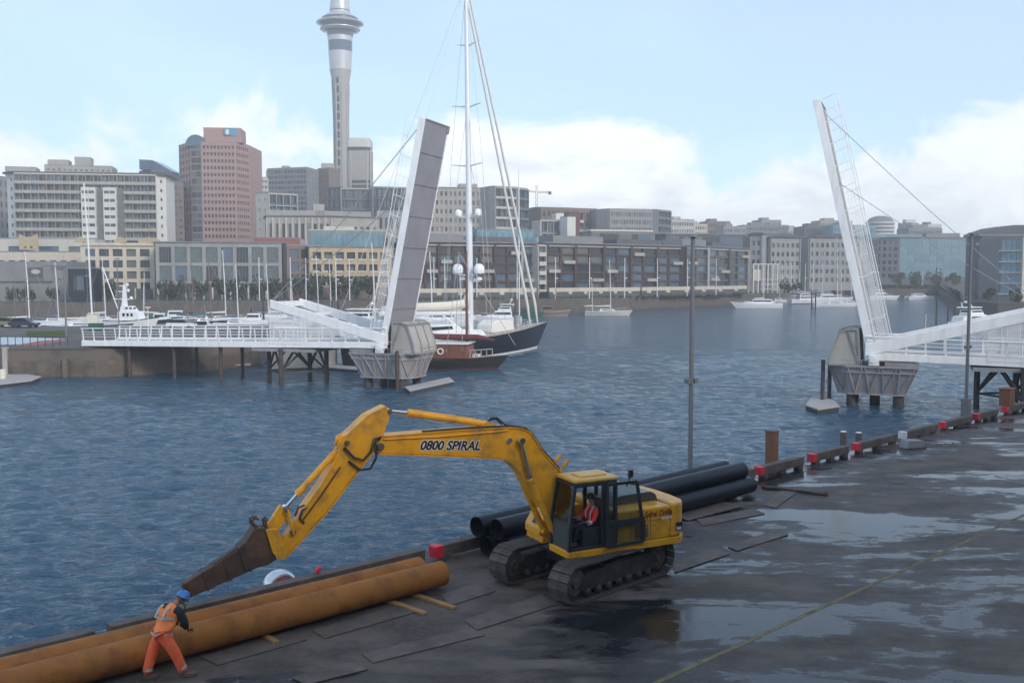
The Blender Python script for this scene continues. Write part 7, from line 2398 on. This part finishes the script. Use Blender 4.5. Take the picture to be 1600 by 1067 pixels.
def middle_ground():
    # white slab of balcony flats with two stair towers
    e, q, H, bk = bld('balcony_flats', 'long white slab of flats with twelve tiers of balconies', [(16, 400), (29, 396), (248, 404), (263, 408)], 272, [('grid', 1, 12, {'wf': .3, 'hf': .4, 'mb': 4}), ('balc', 18, 12, {'mb': 3, 'mt': .4, 'ms': .1, 'sl': 'beige', 'ba': 'beige', 'gl': 'd', 'bh': 1.1, 'dep': 1.6}), ('grid', 1, 12, {'wf': .25, 'hf': .35, 'mb': 4})], 'bright', dep=16, eave=1.6, roof='dark_grey', rt=.7)
    f = lambda px: q[1].lerp(q[2], (px - 29) / 219)
    for x0, w, gx in ((134, 22, 9), (168, 20, 9)):
        a, b = f(x0), f(x0 + w); hh = H - 5.6
        t = MB(); t.fix = False
        aa = a + Vector((0, -2.8)); bb = b + Vector((0, -2.8))
        facade(t, e, aa, bb, 0, hh, ('grid', 2, 12, {'wf': .88, 'hf': .36, 'mb': 3, 'mt': .2, 'ms': .25}))
        facade(t, e, a, aa, 0, hh, None); facade(t, e, bb, b, 0, hh, None)
        t.quad((aa.x, aa.y, hh), (bb.x, bb.y, hh), (b.x, b.y, hh), (a.x, a.y, hh))
        t.build('stair_tower', M['bright'], e)
        part_box(e, 'stair_glazing', 'glass_b', f(x0 + w + .3), f(x0 + w + gx + 1), 0, hh - .4, .05, 1.7)
    bld('stepped_block', 'pale stepped block rising behind the long white flats', [(75, 520), (180, 528)], 258, [('grid', 12, 20, {'wf': .4, 'hf': .3})], 'beige', dep=18, crown=[(.02, .33, 3.2, 'beige'), (.42, .66, 5.0, 'beige')])
    bld('pale_tower_behind', 'low pale rooftop block at the end of the white flats', [(14, 470), (62, 474)], 261, [('grid', 6, 18, {'wf': .4, 'hf': .3})], 'beige', dep=12)
    bld('grey_flats', 'grey block of flats cut by the picture edge', [(-60, 430), (2, 432), (20, 440)], 275, [('balc', 6, 11, {'sl': 'grey_con', 'ba': 'mid_grey', 'mt': .3}), ('grid', 2, 11, {'wf': .4})], 'grey_con', dep=14)
    e, q, H, bk = bld('dark_glass_tower', 'dark glass tower with a slanting top behind the white flats', [(222, 560), (240, 556), (272, 562)], 268, [('curtain', 3, 22, {'gl': 'd'}), ('curtain', 5, 22, {'gl': 'd'})], 'dark_grey', dep=20)
    m = MB(); a, b = q[1], q[2]; L = (b - a).length
    m.prism([(-6.2, H + .36), (L, H + .36), (1, H + 6), (-6.2, H + 6)], (a.x, a.y, 0), (b - a).normalized().to_3d(), ZA, 0, 18, n=(0, 1, 0)); m.build('slanted_top', M['glass_blue'], e)
    bld('brown_block', 'dark brown office block between the flats and the pink tower', [(258, 500), (290, 504)], 286, [('grid', 4, 16, {'wf': .7, 'hf': .4, 'gl': 'd'})], 'brown', dep=16)
    # pink granite tower
    e, q, H, bk = bld('pink_tower', 'pink granite office tower with a blue sign on its crown', [(284, 520), (302, 508), (319, 506), (372, 508), (393, 520)], 228, [('grid', 4, 21, {'wf': .62, 'hf': .5, 'gl': 'k'}), ('curtain', 2, 21, {'gl': 'd', 'mt': .3}), ('grid', 9, 21, {'wf': .6, 'hf': .5, 'gl': 'k'}), ('grid', 6, 21, {'wf': .6, 'hf': .5, 'gl': 'k'})], 'pink', dep=26)
    m = MB(); a, b = q[1], q[2]; c = (a + b) / 2; R_ = (b - a).length * .75
    m.prism([(R_ * 1.1 * math.cos(t * PI / 12), H - 2 + R_ * 1.2 * math.sin(t * PI / 12)) for t in range(13)], (c.x, c.y - .3, 0), XA, ZA, -8, .1, n=(0, -1, 0)); m.build('barrel_vault', M['glass_blue'], e, smooth=30)
    a, b = q[2].lerp(q[3], .0), q[2].lerp(q[3], 1.0)
    cr = part_box(e, 'crown', 'pink', a + Vector((0, 4)), b + Vector((1.8, 4)), H + .36, H + 8.2, -16, 0)
    part_box(e, 'crown_shoulder', 'pink', a + Vector((1, 2.5)), b + Vector((3.0, 2.5)), H + .37, H + 3.4, -10, 0)
    s = part_box(e, 'sign', 'sign_blue', a + Vector((11.0, 4)), b + Vector((-.3, 4)), H + 3.9, H + 7.8, .02, .4)
    p = a + Vector((12.9, 3.5)); m = MB(); m.prism([(1.05 * math.cos(t * .3927), 1.5 * math.sin(t * .3927)) for t in range(16)], (p.x - .2, p.y, H + 5.7), XA, ZA, 0, .1, n=(0, -1, 0)); m.build('sign_mark', M['letter_white'], s)
    # behind and right of it
    B = bld
    B('small_white_block', 'small white office just past the pink tower', [(392, 600), (422, 604)], 277, [('grid', 5, 18, {'wf': .7, 'hf': .4})], 'offwhite', dep=14, crown=[(.1, .4, 3, 'grey_con')])
    B('white_flats', 'white mid height flats with a blank end wall and stacked balconies', [(402, 440), (421, 436), (466, 444)], 303, [('grid', 2, 10, {'wf': .2, 'hf': .3}), ('balc', 4, 9, {'sl': 'bright', 'ba': 'glass_blue', 'mt': .5, 'ms': .3, 'bh': .9})], 'offwhite', dep=14)
    B('dark_window_tower', 'broad block with a dark windowed front and a white blank side', [(421, 640), (482, 632), (500, 650)], 264, [('grid', 12, 20, {'wf': .78, 'hf': .6, 'gl': 'd'}), ('grid', 3, 20, {'wf': .18, 'hf': .25})], 'mid_grey', dep=16, crown=[(.3, .45, 2.5, 'grey_con')])
    B('brownish_tower', 'brownish slim block beside the great tower', [(499, 660), (516, 655), (534, 664)], 264, [('grid', 4, 22, {'wf': .5, 'hf': .4}), ('grid', 3, 22, {'wf': .2, 'hf': .3})], 'brown', dep=14, crown=[(.2, .75, 4, 'beige')])
    B('finned_flats', 'dark balconied flats with a pale end fin below the great tower', [(513, 560), (536, 558)], 293, [('balc', 3, 9, {'sl': 'mid_grey', 'ba': 'glass_a'})], 'dark_grey', dep=14, group='dark balconied flats below the great tower')
    B('finned_flats', 'dark balconied flats with white fins left of the raised leaf', [(534, 556), (583, 560)], 294, [('balc', 7, 9, {'sl': 'mid_grey', 'ba': 'glass_blue'})], 'offwhite', dep=14, group='dark balconied flats below the great tower')
    B('finned_flats', 'dark balconied flats just behind the rails of the raised leaf', [(583, 552), (663, 562)], 292, [('balc', 11, 9, {'sl': 'mid_grey', 'ba': 'glass_a'})], 'grey_con', dep=14, group='dark balconied flats below the great tower')
    e, q, H, bk = B('old_station_building', 'long pale classical building with tall pilasters', [(418, 372), (520, 372), (592, 384)], 338, [('grid', 10, 3, {'wf': .5, 'hf': .66, 'mb': 2, 'mt': 1.2, 'gl': 'l'}), ('grid', 7, 3, {'wf': .45, 'hf': .5, 'mb': 2, 'mt': 1.2, 'gl': 'l'})], 'beige', dep=18, eave=.9, crown=[(.0, .95, 2.4, 'grey_con'), (.42, .52, 5, 'beige')])
    for k in range(11): part_box(e, 'pilaster', 'offwhite', q[0].lerp(q[1], max(0, k / 10 - .012)), q[0].lerp(q[1], min(1, k / 10 + .012)), 0, H - .6, .02, .6)
    B('glass_pavilion', 'low green glazed pavilion with a white roof before the classical building', [(484, 330), (602, 336)], 360, [('curtain', 14, 3, {'gl': 't', 'mb': 2})], 'glass_green', dep=10, roof='offwhite', crown=[(.2, .6, 1.2, 'offwhite')])
    B('red_roof_block', 'low block with a red brick parapet above the green glass building', [(400, 318), (470, 322)], 372, [None], 'brick_red', dep=12)
    B('flat_grey_block', 'flat grey block behind the yellow apartments', [(590, 420), (660, 424)], 330, [('grid', 8, 4, {'wf': .5})], 'grey_con', dep=14)
    # round topped tower
    x, y = XY(566, 700); z0 = terrain_z(700)
    e = thing('round_tower', 'round cornered tower with a pale crown beside the great tower', 'building', (x, y, z0)); zt = D(566, 221, 700).z - z0
    m = MB(); pl = round_poly([(-9.5, -8), (8, -8), (8, 8), (-9.5, 8)], 3.5, 5)
    m.prism(pl, (0, 0, 0), XA, YA, 0, zt - 7.5, n=(0, 0, 1)); m.build('wall', M['beige'], e, smooth=40)
    m = MB(); m.prism([(a * .97, b * .97) for a, b in pl], (0, 0, 0), XA, YA, zt - 7.49, zt - 5.0, n=(0, 0, 1)); m.build('window_band', M['glass_a'], e, smooth=40)
    m = MB(); m.prism(pl, (0, 0, 0), XA, YA, zt - 4.99, zt, n=(0, 0, 1)); m.prism([(a * .9, b * .9) for a, b in pl], (0, 0, 0), XA, YA, zt + .01, zt + 1.5, n=(0, 0, 1)); m.build('crown', M['bright'], e, smooth=40)
    m = MB()
    for k in range(24):
        for x0, w in ((-5.6, 10.6), (6.4, 1.4)):
            m.box(x0, x0 + w, -8.06, -7.9, 3 + k * 3.4 - 20, 5.2 + k * 3.4 - 20)
    m.build('window_strip', M['glass_a'], e, kind='stuff')
    m = MB()
    for x0 in (-6.3, 5.3, 7.85): m.box(x0, x0 + .7, -8.4, -7.8, 0, zt - 7.5)
    m.build('fin', M['offwhite'], e)
    # beige flats behind the mast
    B('beige_flats', 'beige flats with a regular grid of windows behind the masthead domes', [(664, 480), (766, 486)], 293, [('grid', 14, 10, {'wf': .5, 'hf': .5, 'gl': 'm', 'mb': 6})], 'beige', dep=16, eave=.8, roof='roof_grey', crown=[(.55, .82, 2.2, 'beige')])
    B('balcony_tower', 'pale balconied block beside the beige flats, its end carrying a crane side stair', [(766, 478), (772, 476), (806, 482), (824, 490)], 292, [None, ('balc', 4, 10, {'sl': 'beige', 'ba': 'offwhite', 'mt': .8, 'ms': .4}), ('balc', 3, 10, {'sl': 'mid_grey', 'ba': 'glass_blue', 'mt': .8, 'ms': .3})], 'beige', dep=16)
    B('low_brown_flats', 'low brown flats right under the tower crane', [(833, 520), (845, 516), (884, 522), (932, 530)], 325, [None, ('grid', 5, 8, {'wf': .5}), ('grid', 8, 8, {'wf': .6, 'gl': 'd'})], 'brown', dep=16)
    B('brick_stair_block', 'brick red block with white landings against the brown flats', [(888, 500), (902, 498), (909, 502)], 331, [('grid', 2, 7, {'wf': .3}), ('balc', 1, 8, {'sl': 'bright', 'ba': 'bright', 'div': 0})], 'brick_red', dep=8)
    B('long_grey_flats', 'long grey flats with a white stair fin above the terrace roofs', [(931, 520), (952, 514), (1018, 520), (1024, 519), (1046, 530)], 328, [None, ('grid', 16, 10, {'wf': .55, 'hf': .6, 'gl': 'm'}), None, ('balc', 4, 10, {'sl': 'grey_con', 'ba': 'glass_b'})], 'grey_con', dep=16)
    B('teal_penthouse', 'teal glass penthouse above the dark apartments by the mast', [(745, 318), (836, 326)], 359, [('curtain', 9, 2, {'gl': 't', 'each': 1, 'mb': 15, 'sp': .3})], 'glass_teal', dep=8)
    B('white_house_block', 'stepped white block in front of the brown flats', [(843, 420), (884, 424)], 344, [('balc', 4, 6, {'sl': 'bright', 'ba': 'glass_b', 'mt': .5})], 'offwhite', dep=10, crown=[(.7, 1, 3, 'bright')])
    B('white_gable_wall', 'narrow blank white wall rising from the stepped white block', [(886, 415), (899, 417)], 339, [None], 'bright', dep=6)
    B('low_white_roof', 'low white roofed pavilion in front of the grey stair fin', [(840, 372), (908, 380)], 370, [('grid', 8, 2, {'wf': .6, 'mb': 10})], 'bright', dep=8)
    B('long_white_roof', 'long flat white roof behind the two masted yacht quarters', [(924, 372), (1018, 380)], 361, [('curtain', 9, 3, {'gl': 'd', 'mb': 12})], 'mid_grey', dep=10, roof='bright', rt=.6, eave=.5)
    B('dark_low_roof', 'dark low roof with a clerestory behind the end apartments', [(1040, 420), (1170, 430)], 366, [('curtain', 14, 3, {'gl': 'd', 'mb': 8})], 'dark_grey', dep=12, eave=.8)
    far = [(1047, 1084, 700, 343, 'offwhite', 'm', 'far white block with dark windows past the long grey flats'), (1084, 1104, 720, 350, 'cream', 'm', 'small far cream block behind the lamp post'), (1104, 1140, 740, 346, 'brown', 'd', 'far brown block with a light gable behind the lamp post'),
           (1130, 1164, 690, 354, 'grey_con', 'm', 'far grey shed roofed block on the ridge'), (1160, 1231, 730, 352, 'mid_grey', 'd', 'wide far grey block on the ridge'), (1188, 1219, 760, 344, 'grey_con', 'm', 'grey upper storeys poking over the wide far grey block'), (1231, 1258, 700, 357, 'offwhite', 'm', 'tiny far white roofs before the edge on leaf'),
           (1256, 1302, 640, 354, 'dark_grey', 'd', 'far dark block left of the edge on leaf'), (1280, 1330, 740, 345, 'beige', 'm', 'far pale block right behind the edge on leaf'), (1300, 1366, 620, 352, 'glass_teal', 't', 'far pale teal block behind the leaf rails'), (1418, 1470, 690, 357, 'mid_grey', 'd', 'far grey roofs behind the teal office')]
    for x0, x1, d_, yt, mm, gl, lab in far:
        B('distant_block', lab, [(x0, d_), (x1, d_ + 4)], yt, [('grid', max(3, int((x1 - x0) / 4)), 7, {'wf': .6, 'hf': .5, 'gl': gl})], mm, dep=16, group='distant blocks on the ridge', crown=[(.2, .5, 2, mm)])
    x, y = XY(1373, 780); z0 = terrain_z(780); e = thing('domed_flats', 'white rounded flats with stacked balconies under a low dome', 'building', (x, y, z0)); zt = D(1373, 347, 780).z - z0
    m = MB(); m.lathe([(10.5, 0), (10.5, zt), (0, zt)], 20); m.build('wall', M['glass_b'], e, smooth=30)
    for k in range(7):
        m = MB(); m.lathe([(10.6, 0), (11.4, 0), (11.4, 1.5), (10.6, 1.5)], 20, (0, 0, zt - 1.6 - k * 3)); m.build('balcony', M['bright'], e, smooth=30)
    m = MB(); m.lathe([(10.8, zt + .01), (8, zt + 3.2), (4, zt + 4.6), (0, zt + 4.8)], 20); m.build('dome', M['roof_grey'], e, smooth=30)
    B('white_headed_block', 'small dark block with a bright domed head on the ridge', [(1411, 800), (1422, 796), (1433, 802)], 349, [('grid', 3, 7, {}), None], 'grey_con', dep=10, crown=[(.2, .9, 3, 'bright')])
    B('white_ridge_flats', 'small white windowed block on the ridge above the teal office', [(1442, 800), (1448, 796), (1469, 802)], 351, [None, ('grid', 5, 7, {'wf': .6, 'gl': 'm'})], 'bright', dep=12, crown=[(.2, .5, 2, 'brown')])
middle_ground()

def great_tower():
    Y = 760.0; k = Y / F_PX; z0 = terrain_z(Y)
    x, y = XY(536, Y)
    e = thing('observation_tower', 'tall concrete observation tower with a wide dark viewing disc', 'tower', (x, y, z0))
    Zy = lambda yy: D(536, yy, Y).z - z0
    def lz(name, mm, prof, n=40, sm=40):
        m = MB(); m.lathe([(r * k, Zy(yy)) for r, yy in prof], n); return m.build(name, M[mm], e, smooth=sm)
    lz('shaft', 'tower_con', [(11.2, 436), (11.2, 190), (11.6, 152), (13.2, 130), (16, 111.2)], 24, 20)
    pod = lz('lower_pod', 'tower_metal', [(16.4, 111), (17, 100), (18.2, 82)])
    lz('blue_band', 'tower_blue', [(18.0, 81.9), (18.4, 66)])
    lz('upper_band', 'tower_metal', [(18.7, 65.9), (19, 58)])
    lz('pod_glazing', 'tower_blue', [(19.5, 57.9), (21, 51.5), (24, 50)])
    lz('lower_ring', 'tower_metal', [(22, 50.2), (29, 48.4), (30.5, 47.2), (30.3, 46), (25, 44.8), (24, 44.5)])
    lz('viewing_glass', 'tower_blue', [(24.5, 45.5), (29, 41.5), (33, 39.4)])
    lz('viewing_disc', 'tower_metal', [(32, 39.6), (35.6, 38), (36, 37), (35.5, 36.2), (30, 34.5), (27, 34)])
    lz('upper_deck', 'tower_blue', [(27, 34.4), (26, 29.5), (22, 28)])
    lz('deck_roof', 'tower_metal', [(27.4, 29.8), (24, 27), (18, 23), (15.2, 20.5), (15.2, 19)])
    lz('crown_band', 'tower_blue', [(14.6, 19.2), (14.6, 17.4)])
    lz('crown_drum', 'tower_metal', [(15.3, 17.3), (15.1, 12), (14, 4), (13.3, -6), (12, -12), (6, -14)])
    m = MB(); m.tube([(0, 0, Zy(-13)), (0, 0, Zy(-60)), (0, 0, Zy(-150)), (0, 0, Zy(-215))], [3, 2.2, 1.4, .4], 12); m.build('mast', M['tower_metal'], e, smooth=40)
    m = MB()
    for i in range(40):
        a = 2 * PI * i / 40; r = 34.5 * k
        m.tube([(r * math.cos(a), r * math.sin(a), Zy(36.3)), (r * math.cos(a), r * math.sin(a), Zy(33.0))], .09, 4)
    m.build('disc_rail', M['tower_metal'], e, kind='stuff')
    m = MB()
    for i in range(22):
        yy = 122 + i * 14.2
        rr = (11.3 + max(0, (150 - yy)) * .09) * k
        for a in (-1.75, -2.75):
            c = Vector((math.cos(a), math.sin(a), 0)); t = Vector((-c.y, c.x, 0))
            p = c * rr; w = .95
            m.add([tuple(p + t * sx * w + c * sd + Vector((0, 0, z))) for z in (Zy(yy + 10.4), Zy(yy)) for sd in (-.4, .12) for sx in (-1, 1)], [(0, 2, 3, 1), (4, 5, 7, 6), (0, 1, 5, 4), (2, 6, 7, 3), (0, 4, 6, 2), (1, 3, 7, 5)])
    m.build('shaft_window', M['glass_a'], e, kind='stuff')
    for i in range(8):
        a = i * PI / 4 + .3; c = Vector((math.cos(a), math.sin(a), 0))
        m = MB(); m.bar(tuple(c * 9.5 * k) + (), tuple(c * 9.5 * k + Vector((0, 0, Zy(140)))), 1.6, 1.6, tuple(c)) if False else m.tube([tuple(c * 11.0 * k), tuple(c * 11.0 * k + Vector((0, 0, Zy(190)))), tuple(c * 12.6 * k + Vector((0, 0, Zy(132))))], .75, 6)
        m.build('buttress', M['tower_con'], e)
great_tower()

def crane():
    Y = 600; x, y = XY(838, Y); z0 = terrain_z(Y)
    e = thing('tower_crane', 'slim red and white tower crane above the brown flats', 'crane', (x, y, z0))
    Zy = lambda yy: D(838, yy, Y).z - z0
    def lattice(name, a, b, w, mm, n):
        m = MB(); a, b = Vector(a), Vector(b); d = (b - a).normalized(); s = Vector((0, 1, 0)) * w; u = d.cross(Vector((0, 1, 0))).normalized() * w
        cs = [s + u, s - u, -s - u, -s + u]
        for c in cs: m.bar(a + c, b + c, .16, .16)
        for i in range(n):
            p, q = a.lerp(b, i / n), a.lerp(b, (i + 1) / n)
            for j in range(4): m.bar(p + cs[j], q + cs[(j + 1) % 4], .1, .1)
        return m.build(name, M[mm], e)
    lattice('tower', (0, 0, 0), (0, 0, Zy(300)), .7, 'crane_red', 16)
    lattice('tower_head', (0, 0, Zy(300)), (0, 0, Zy(290)), .45, 'crane_red', 3)
    lattice('jib', (.8, 0, Zy(300)), (8.6, 0, Zy(301)), .45, 'crane_red', 8)
    lattice('counter_jib', (-.8, 0, Zy(300)), (-5.2, 0, Zy(299)), .4, 'crane_red', 5)
    m = MB(); m.box(7.4, 9.2, -.7, .7, Zy(301) - 1.2, Zy(301) + .6); m.build('counterweight', M['dark_grey'], e)
    m = MB(); m.tube([(0, 0, Zy(290)), (8, 0, Zy(300.5))], .06, 4); m.tube([(0, 0, Zy(290)), (-5, 0, Zy(298.5))], .06, 4); m.build('tie_rod', M['cable'], e)
crane()

def trees():
    def crown_mesh(seed, n=420):
        r = random.Random(seed); m = MB(); m.fix = False
        blobs = [(r.gauss(0, .42), r.gauss(0, .42), r.uniform(.35, .95), r.uniform(.22, .42)) for _ in range(9)]
        for i in range(n):
            bx, by, bz, br = r.choice(blobs)
            d = Vector((r.gauss(0, 1), r.gauss(0, 1), r.gauss(0, .8))).normalized() * br * r.uniform(.55, 1.05)
            c = Vector((bx, by, bz)) + d
            a = Vector((r.gauss(0, 1), r.gauss(0, 1), r.gauss(0, 1))).normalized(); b = a.cross(Vector((r.gauss(0, 1), r.gauss(0, 1), r.gauss(0, 1)))).normalized()
            s = r.uniform(.05, .11)
            m.quad(c - a * s - b * s * .6, c + a * s - b * s * .6, c + a * s + b * s * .6, c - a * s + b * s * .6)
        return m
    protos = []
    spots = [(262, 276, 6.5, 4.2, 'round dark tree before the first bay of the green glass building'), (284, 275, 7, 4.6, 'second dark tree along the arcade of the green glass building'), (315, 276, 7.2, 4.8, 'dark tree before the middle of the green glass building'), (344, 277, 7.4, 5, 'spreading dark tree behind the thin pale mast'), (376, 277, 7, 4.6, 'dark tree before the last bays of the green glass building'), (404, 278, 7.2, 4.8, 'dark tree by the light pole at the green glass building end'),
             (432, 278, 7.6, 5, 'full dark tree below the brown framed building'), (462, 279, 8, 5.2, 'large dark tree before the brown framed building'), (496, 280, 8.6, 6, 'large dark tree under the first yellow balconies'), (522, 280, 8.2, 5.6, 'dark tree under the middle yellow balconies'), (552, 281, 8.4, 5.6, 'dark tree under the last yellow balconies'), (580, 282, 8, 5.2, 'dark tree partly behind the leaf rails'),
             (17, 258, 4.5, 3, 'small bush before the grey shed at the picture edge'), (42, 258, 5, 3.4, 'small dark tree before the picture panel'), (80, 258, 5, 3.4, 'small rounded tree beside the shop sign'), (150, 262, 7.5, 4.2, 'dark tree beside the dark blue entrance block'), (168, 264, 7, 4, 'dark tree before the cream yellow arcade'),
             (1226, 390, 6, 5, 'dark tree by the foot of the white timber frame'), (1244, 392, 5.5, 4.5, 'dark tree near the stern of the shaded motor yacht'), (1404, 500, 9, 7, 'dark tree before the teal office at its first bay'), (1428, 505, 9, 7, 'dark tree before the teal office entrance'), (1462, 508, 9.5, 7.5, 'spreading dark tree before the teal office centre'), (1490, 505, 9, 7, 'dark tree at the far corner of the teal office'), (1545, 255, 4.5, 3.4, 'low tree before the blue glass block'), (1590, 250, 4, 3.2, 'low tree before the banded office')]
    for k, (px, Y, h, w, lab) in enumerate(spots):
        x, y = XY(px, Y)
        e = thing('tree', lab, 'tree', (x, y, terrain_z(Y) - .05), 0, 'trees on the far quay')
        if len(protos) < 4:
            c = crown_mesh(100 + k).build('crown', M['leaf'], e)
            m = MB(); m.tube([(0, 0, 0), (.02, .01, .25), (.0, .03, .5)], [.045, .032, .02], 7)
            for a in range(4): m.tube([(0, .01, .28 + .05 * a), (.2 * math.cos(a * 1.7), .2 * math.sin(a * 1.7), .55 + .06 * a), (.38 * math.cos(a * 1.7), .38 * math.sin(a * 1.7), .78)], [.022, .014, .006], 5)
            t = m.build('trunk', M['bark'], e, smooth=50)
            protos.append((c, t))
        else:
            c0, t0 = protos[k % 4]; c, t = share(c0, e), share(t0, e)
        c.scale = t.scale = (w * .62, w * .62, h * .78)
        c.rotation_euler.z = t.rotation_euler.z = k * 1.3
    m = MB(); m.fix = False; r = random.Random(77)  # leaf clumps added to darken this shore, standing in for its shadow
    for k in range(2600):
        px = r.uniform(1350, 1500); Y = coast_d(px) + r.uniform(1.0, 5.0); x, y = XY(px, Y)
        a = Vector((r.gauss(0, 1), r.gauss(0, 1), r.gauss(0, 1))).normalized(); b = a.cross(Vector((r.gauss(0, 1), r.gauss(0, 1), r.gauss(0, 1)))).normalized(); s = r.uniform(.25, .6)
        c = Vector((x, y, LAND_Z + r.uniform(-.2, 2.0))); m.quad(c - a * s - b * s, c + a * s - b * s, c + a * s + b * s, c - a * s + b * s)
    m.build('added_shade_shrubs', M['leaf'], kind='stuff')
    # light poles along the far promenade
    P = [(405, 270, 404, 'first light pole along the promenade from the shed'), (454, 272, 404, 'light pole before the brown framed building'), (478, 273, 405, 'light pole before the first yellow balcony'), (525, 274, 405, 'light pole before the middle of the yellow apartments'), (546, 275, 407, 'light pole before the last yellow balcony'),
         (678, 284, 404, 'light pole just right of the raised leaf'), (695, 285, 405, 'second light pole right of the raised leaf'), (745, 287, 405, 'light pole right of the towering mast'), (808, 290, 405, 'light pole behind the furled headsails'), (868, 293, 404, 'light pole past the white balcony stack'), (921, 298, 404, 'light pole left of the two masted yacht'), (976, 306, 405, 'light pole right of the two masted yacht'), (1027, 318, 405, 'light pole before the dark apartments past the yacht'), (1074, 332, 406, 'light pole hard by the near tall lamp post'), (1119, 348, 405, 'light pole before the end of the dark apartments'),
         (1222, 396, 412, 'first light pole right of the white timber frame'), (1229, 398, 412, 'second light pole right of the white timber frame'), (1236, 400, 412, 'third light pole right of the white timber frame'), (1258, 410, 413, 'light pole before the middle gable'), (1270, 416, 413, 'light pole before the blue recess'), (1441, 520, 424, 'light pole before the teal office')]
    for px, Y, yt, lab in P:
        x, y = XY(px, Y); z0 = terrain_z(Y); h = D(px, yt, Y).z - z0
        e = thing('light_pole', lab, 'light pole', (x, y, z0), 0, 'white light poles along the far quay')
        m = MB(); m.tube([(0, 0, 0), (0, 0, h)], [.17, .12], 8); m.build('pole', M['alu'], e, smooth=40)
        m = MB(); m.tube([(0, 0, h + .01), (0, 0, h + .3)], [.16, .2], 8); m.box(.12, .8, -.15, .15, h * .5, h * .5 + .25); m.build('lamp', M['alu'], e)
trees()
def wharf_building():
    # the building the view is taken from: its front runs along the wharf and shades the deck in the low sun
    u, n = EDGE_DIR, -EDGE_N
    c = n * 13.0 - u * 50
    e = thing('wharf_building', 'long grey wharf building along the back of the deck', 'building', (c.x, c.y, 0))
    w = MB(); w.fix = False
    H, L, dep = 22.5, 130.0, 20.0
    q = [Vector((0, 0)), (u * L).xy, (u * L + n * dep).xy, (n * dep).xy]
    facade(w, e, q[1], q[0], 0, H, ('grid', 30, 5, {'wf': .7, 'hf': .5, 'mt': 1.0}))
    for a, b in ((0, 3), (3, 2), (2, 1)): facade(w, e, q[a], q[b], 0, H, None)
    w.build('wall', M['grey_con'], e)
    m = MB(); m.add([(p.x, p.y, H + .002) for p in q] + [(p.x, p.y, H + .5) for p in q], [(3, 2, 1, 0), (4, 5, 6, 7), (0, 1, 5, 4), (1, 2, 6, 5), (2, 3, 7, 6), (3, 0, 4, 7)])
    m.build('roof', M['roof_grey'], e)
wharf_building()
def haze():
    m = MB(); m.box(-905, 905, -205, 1010, -4.5, D(536, -222, 760).z + 12)
    o = m.build('haze', None, kind='stuff')
    h = bpy.data.materials.new('harbour air'); h.use_nodes = True
    N, L = h.node_tree.nodes, h.node_tree.links; N.clear()
    v = N.new('ShaderNodeVolumePrincipled'); out = N.new('ShaderNodeOutputMaterial')
    v.inputs['Color'].default_value = (1.0, 0.975, 0.94, 1)
    v.inputs['Density'].default_value = HAZE
    v.inputs['Anisotropy'].default_value = 0.2
    L.new(v.outputs[0], out.inputs['Volume'])
    o.data.materials.clear(); o.data.materials.append(h)
HAZE = 0.00075
haze()
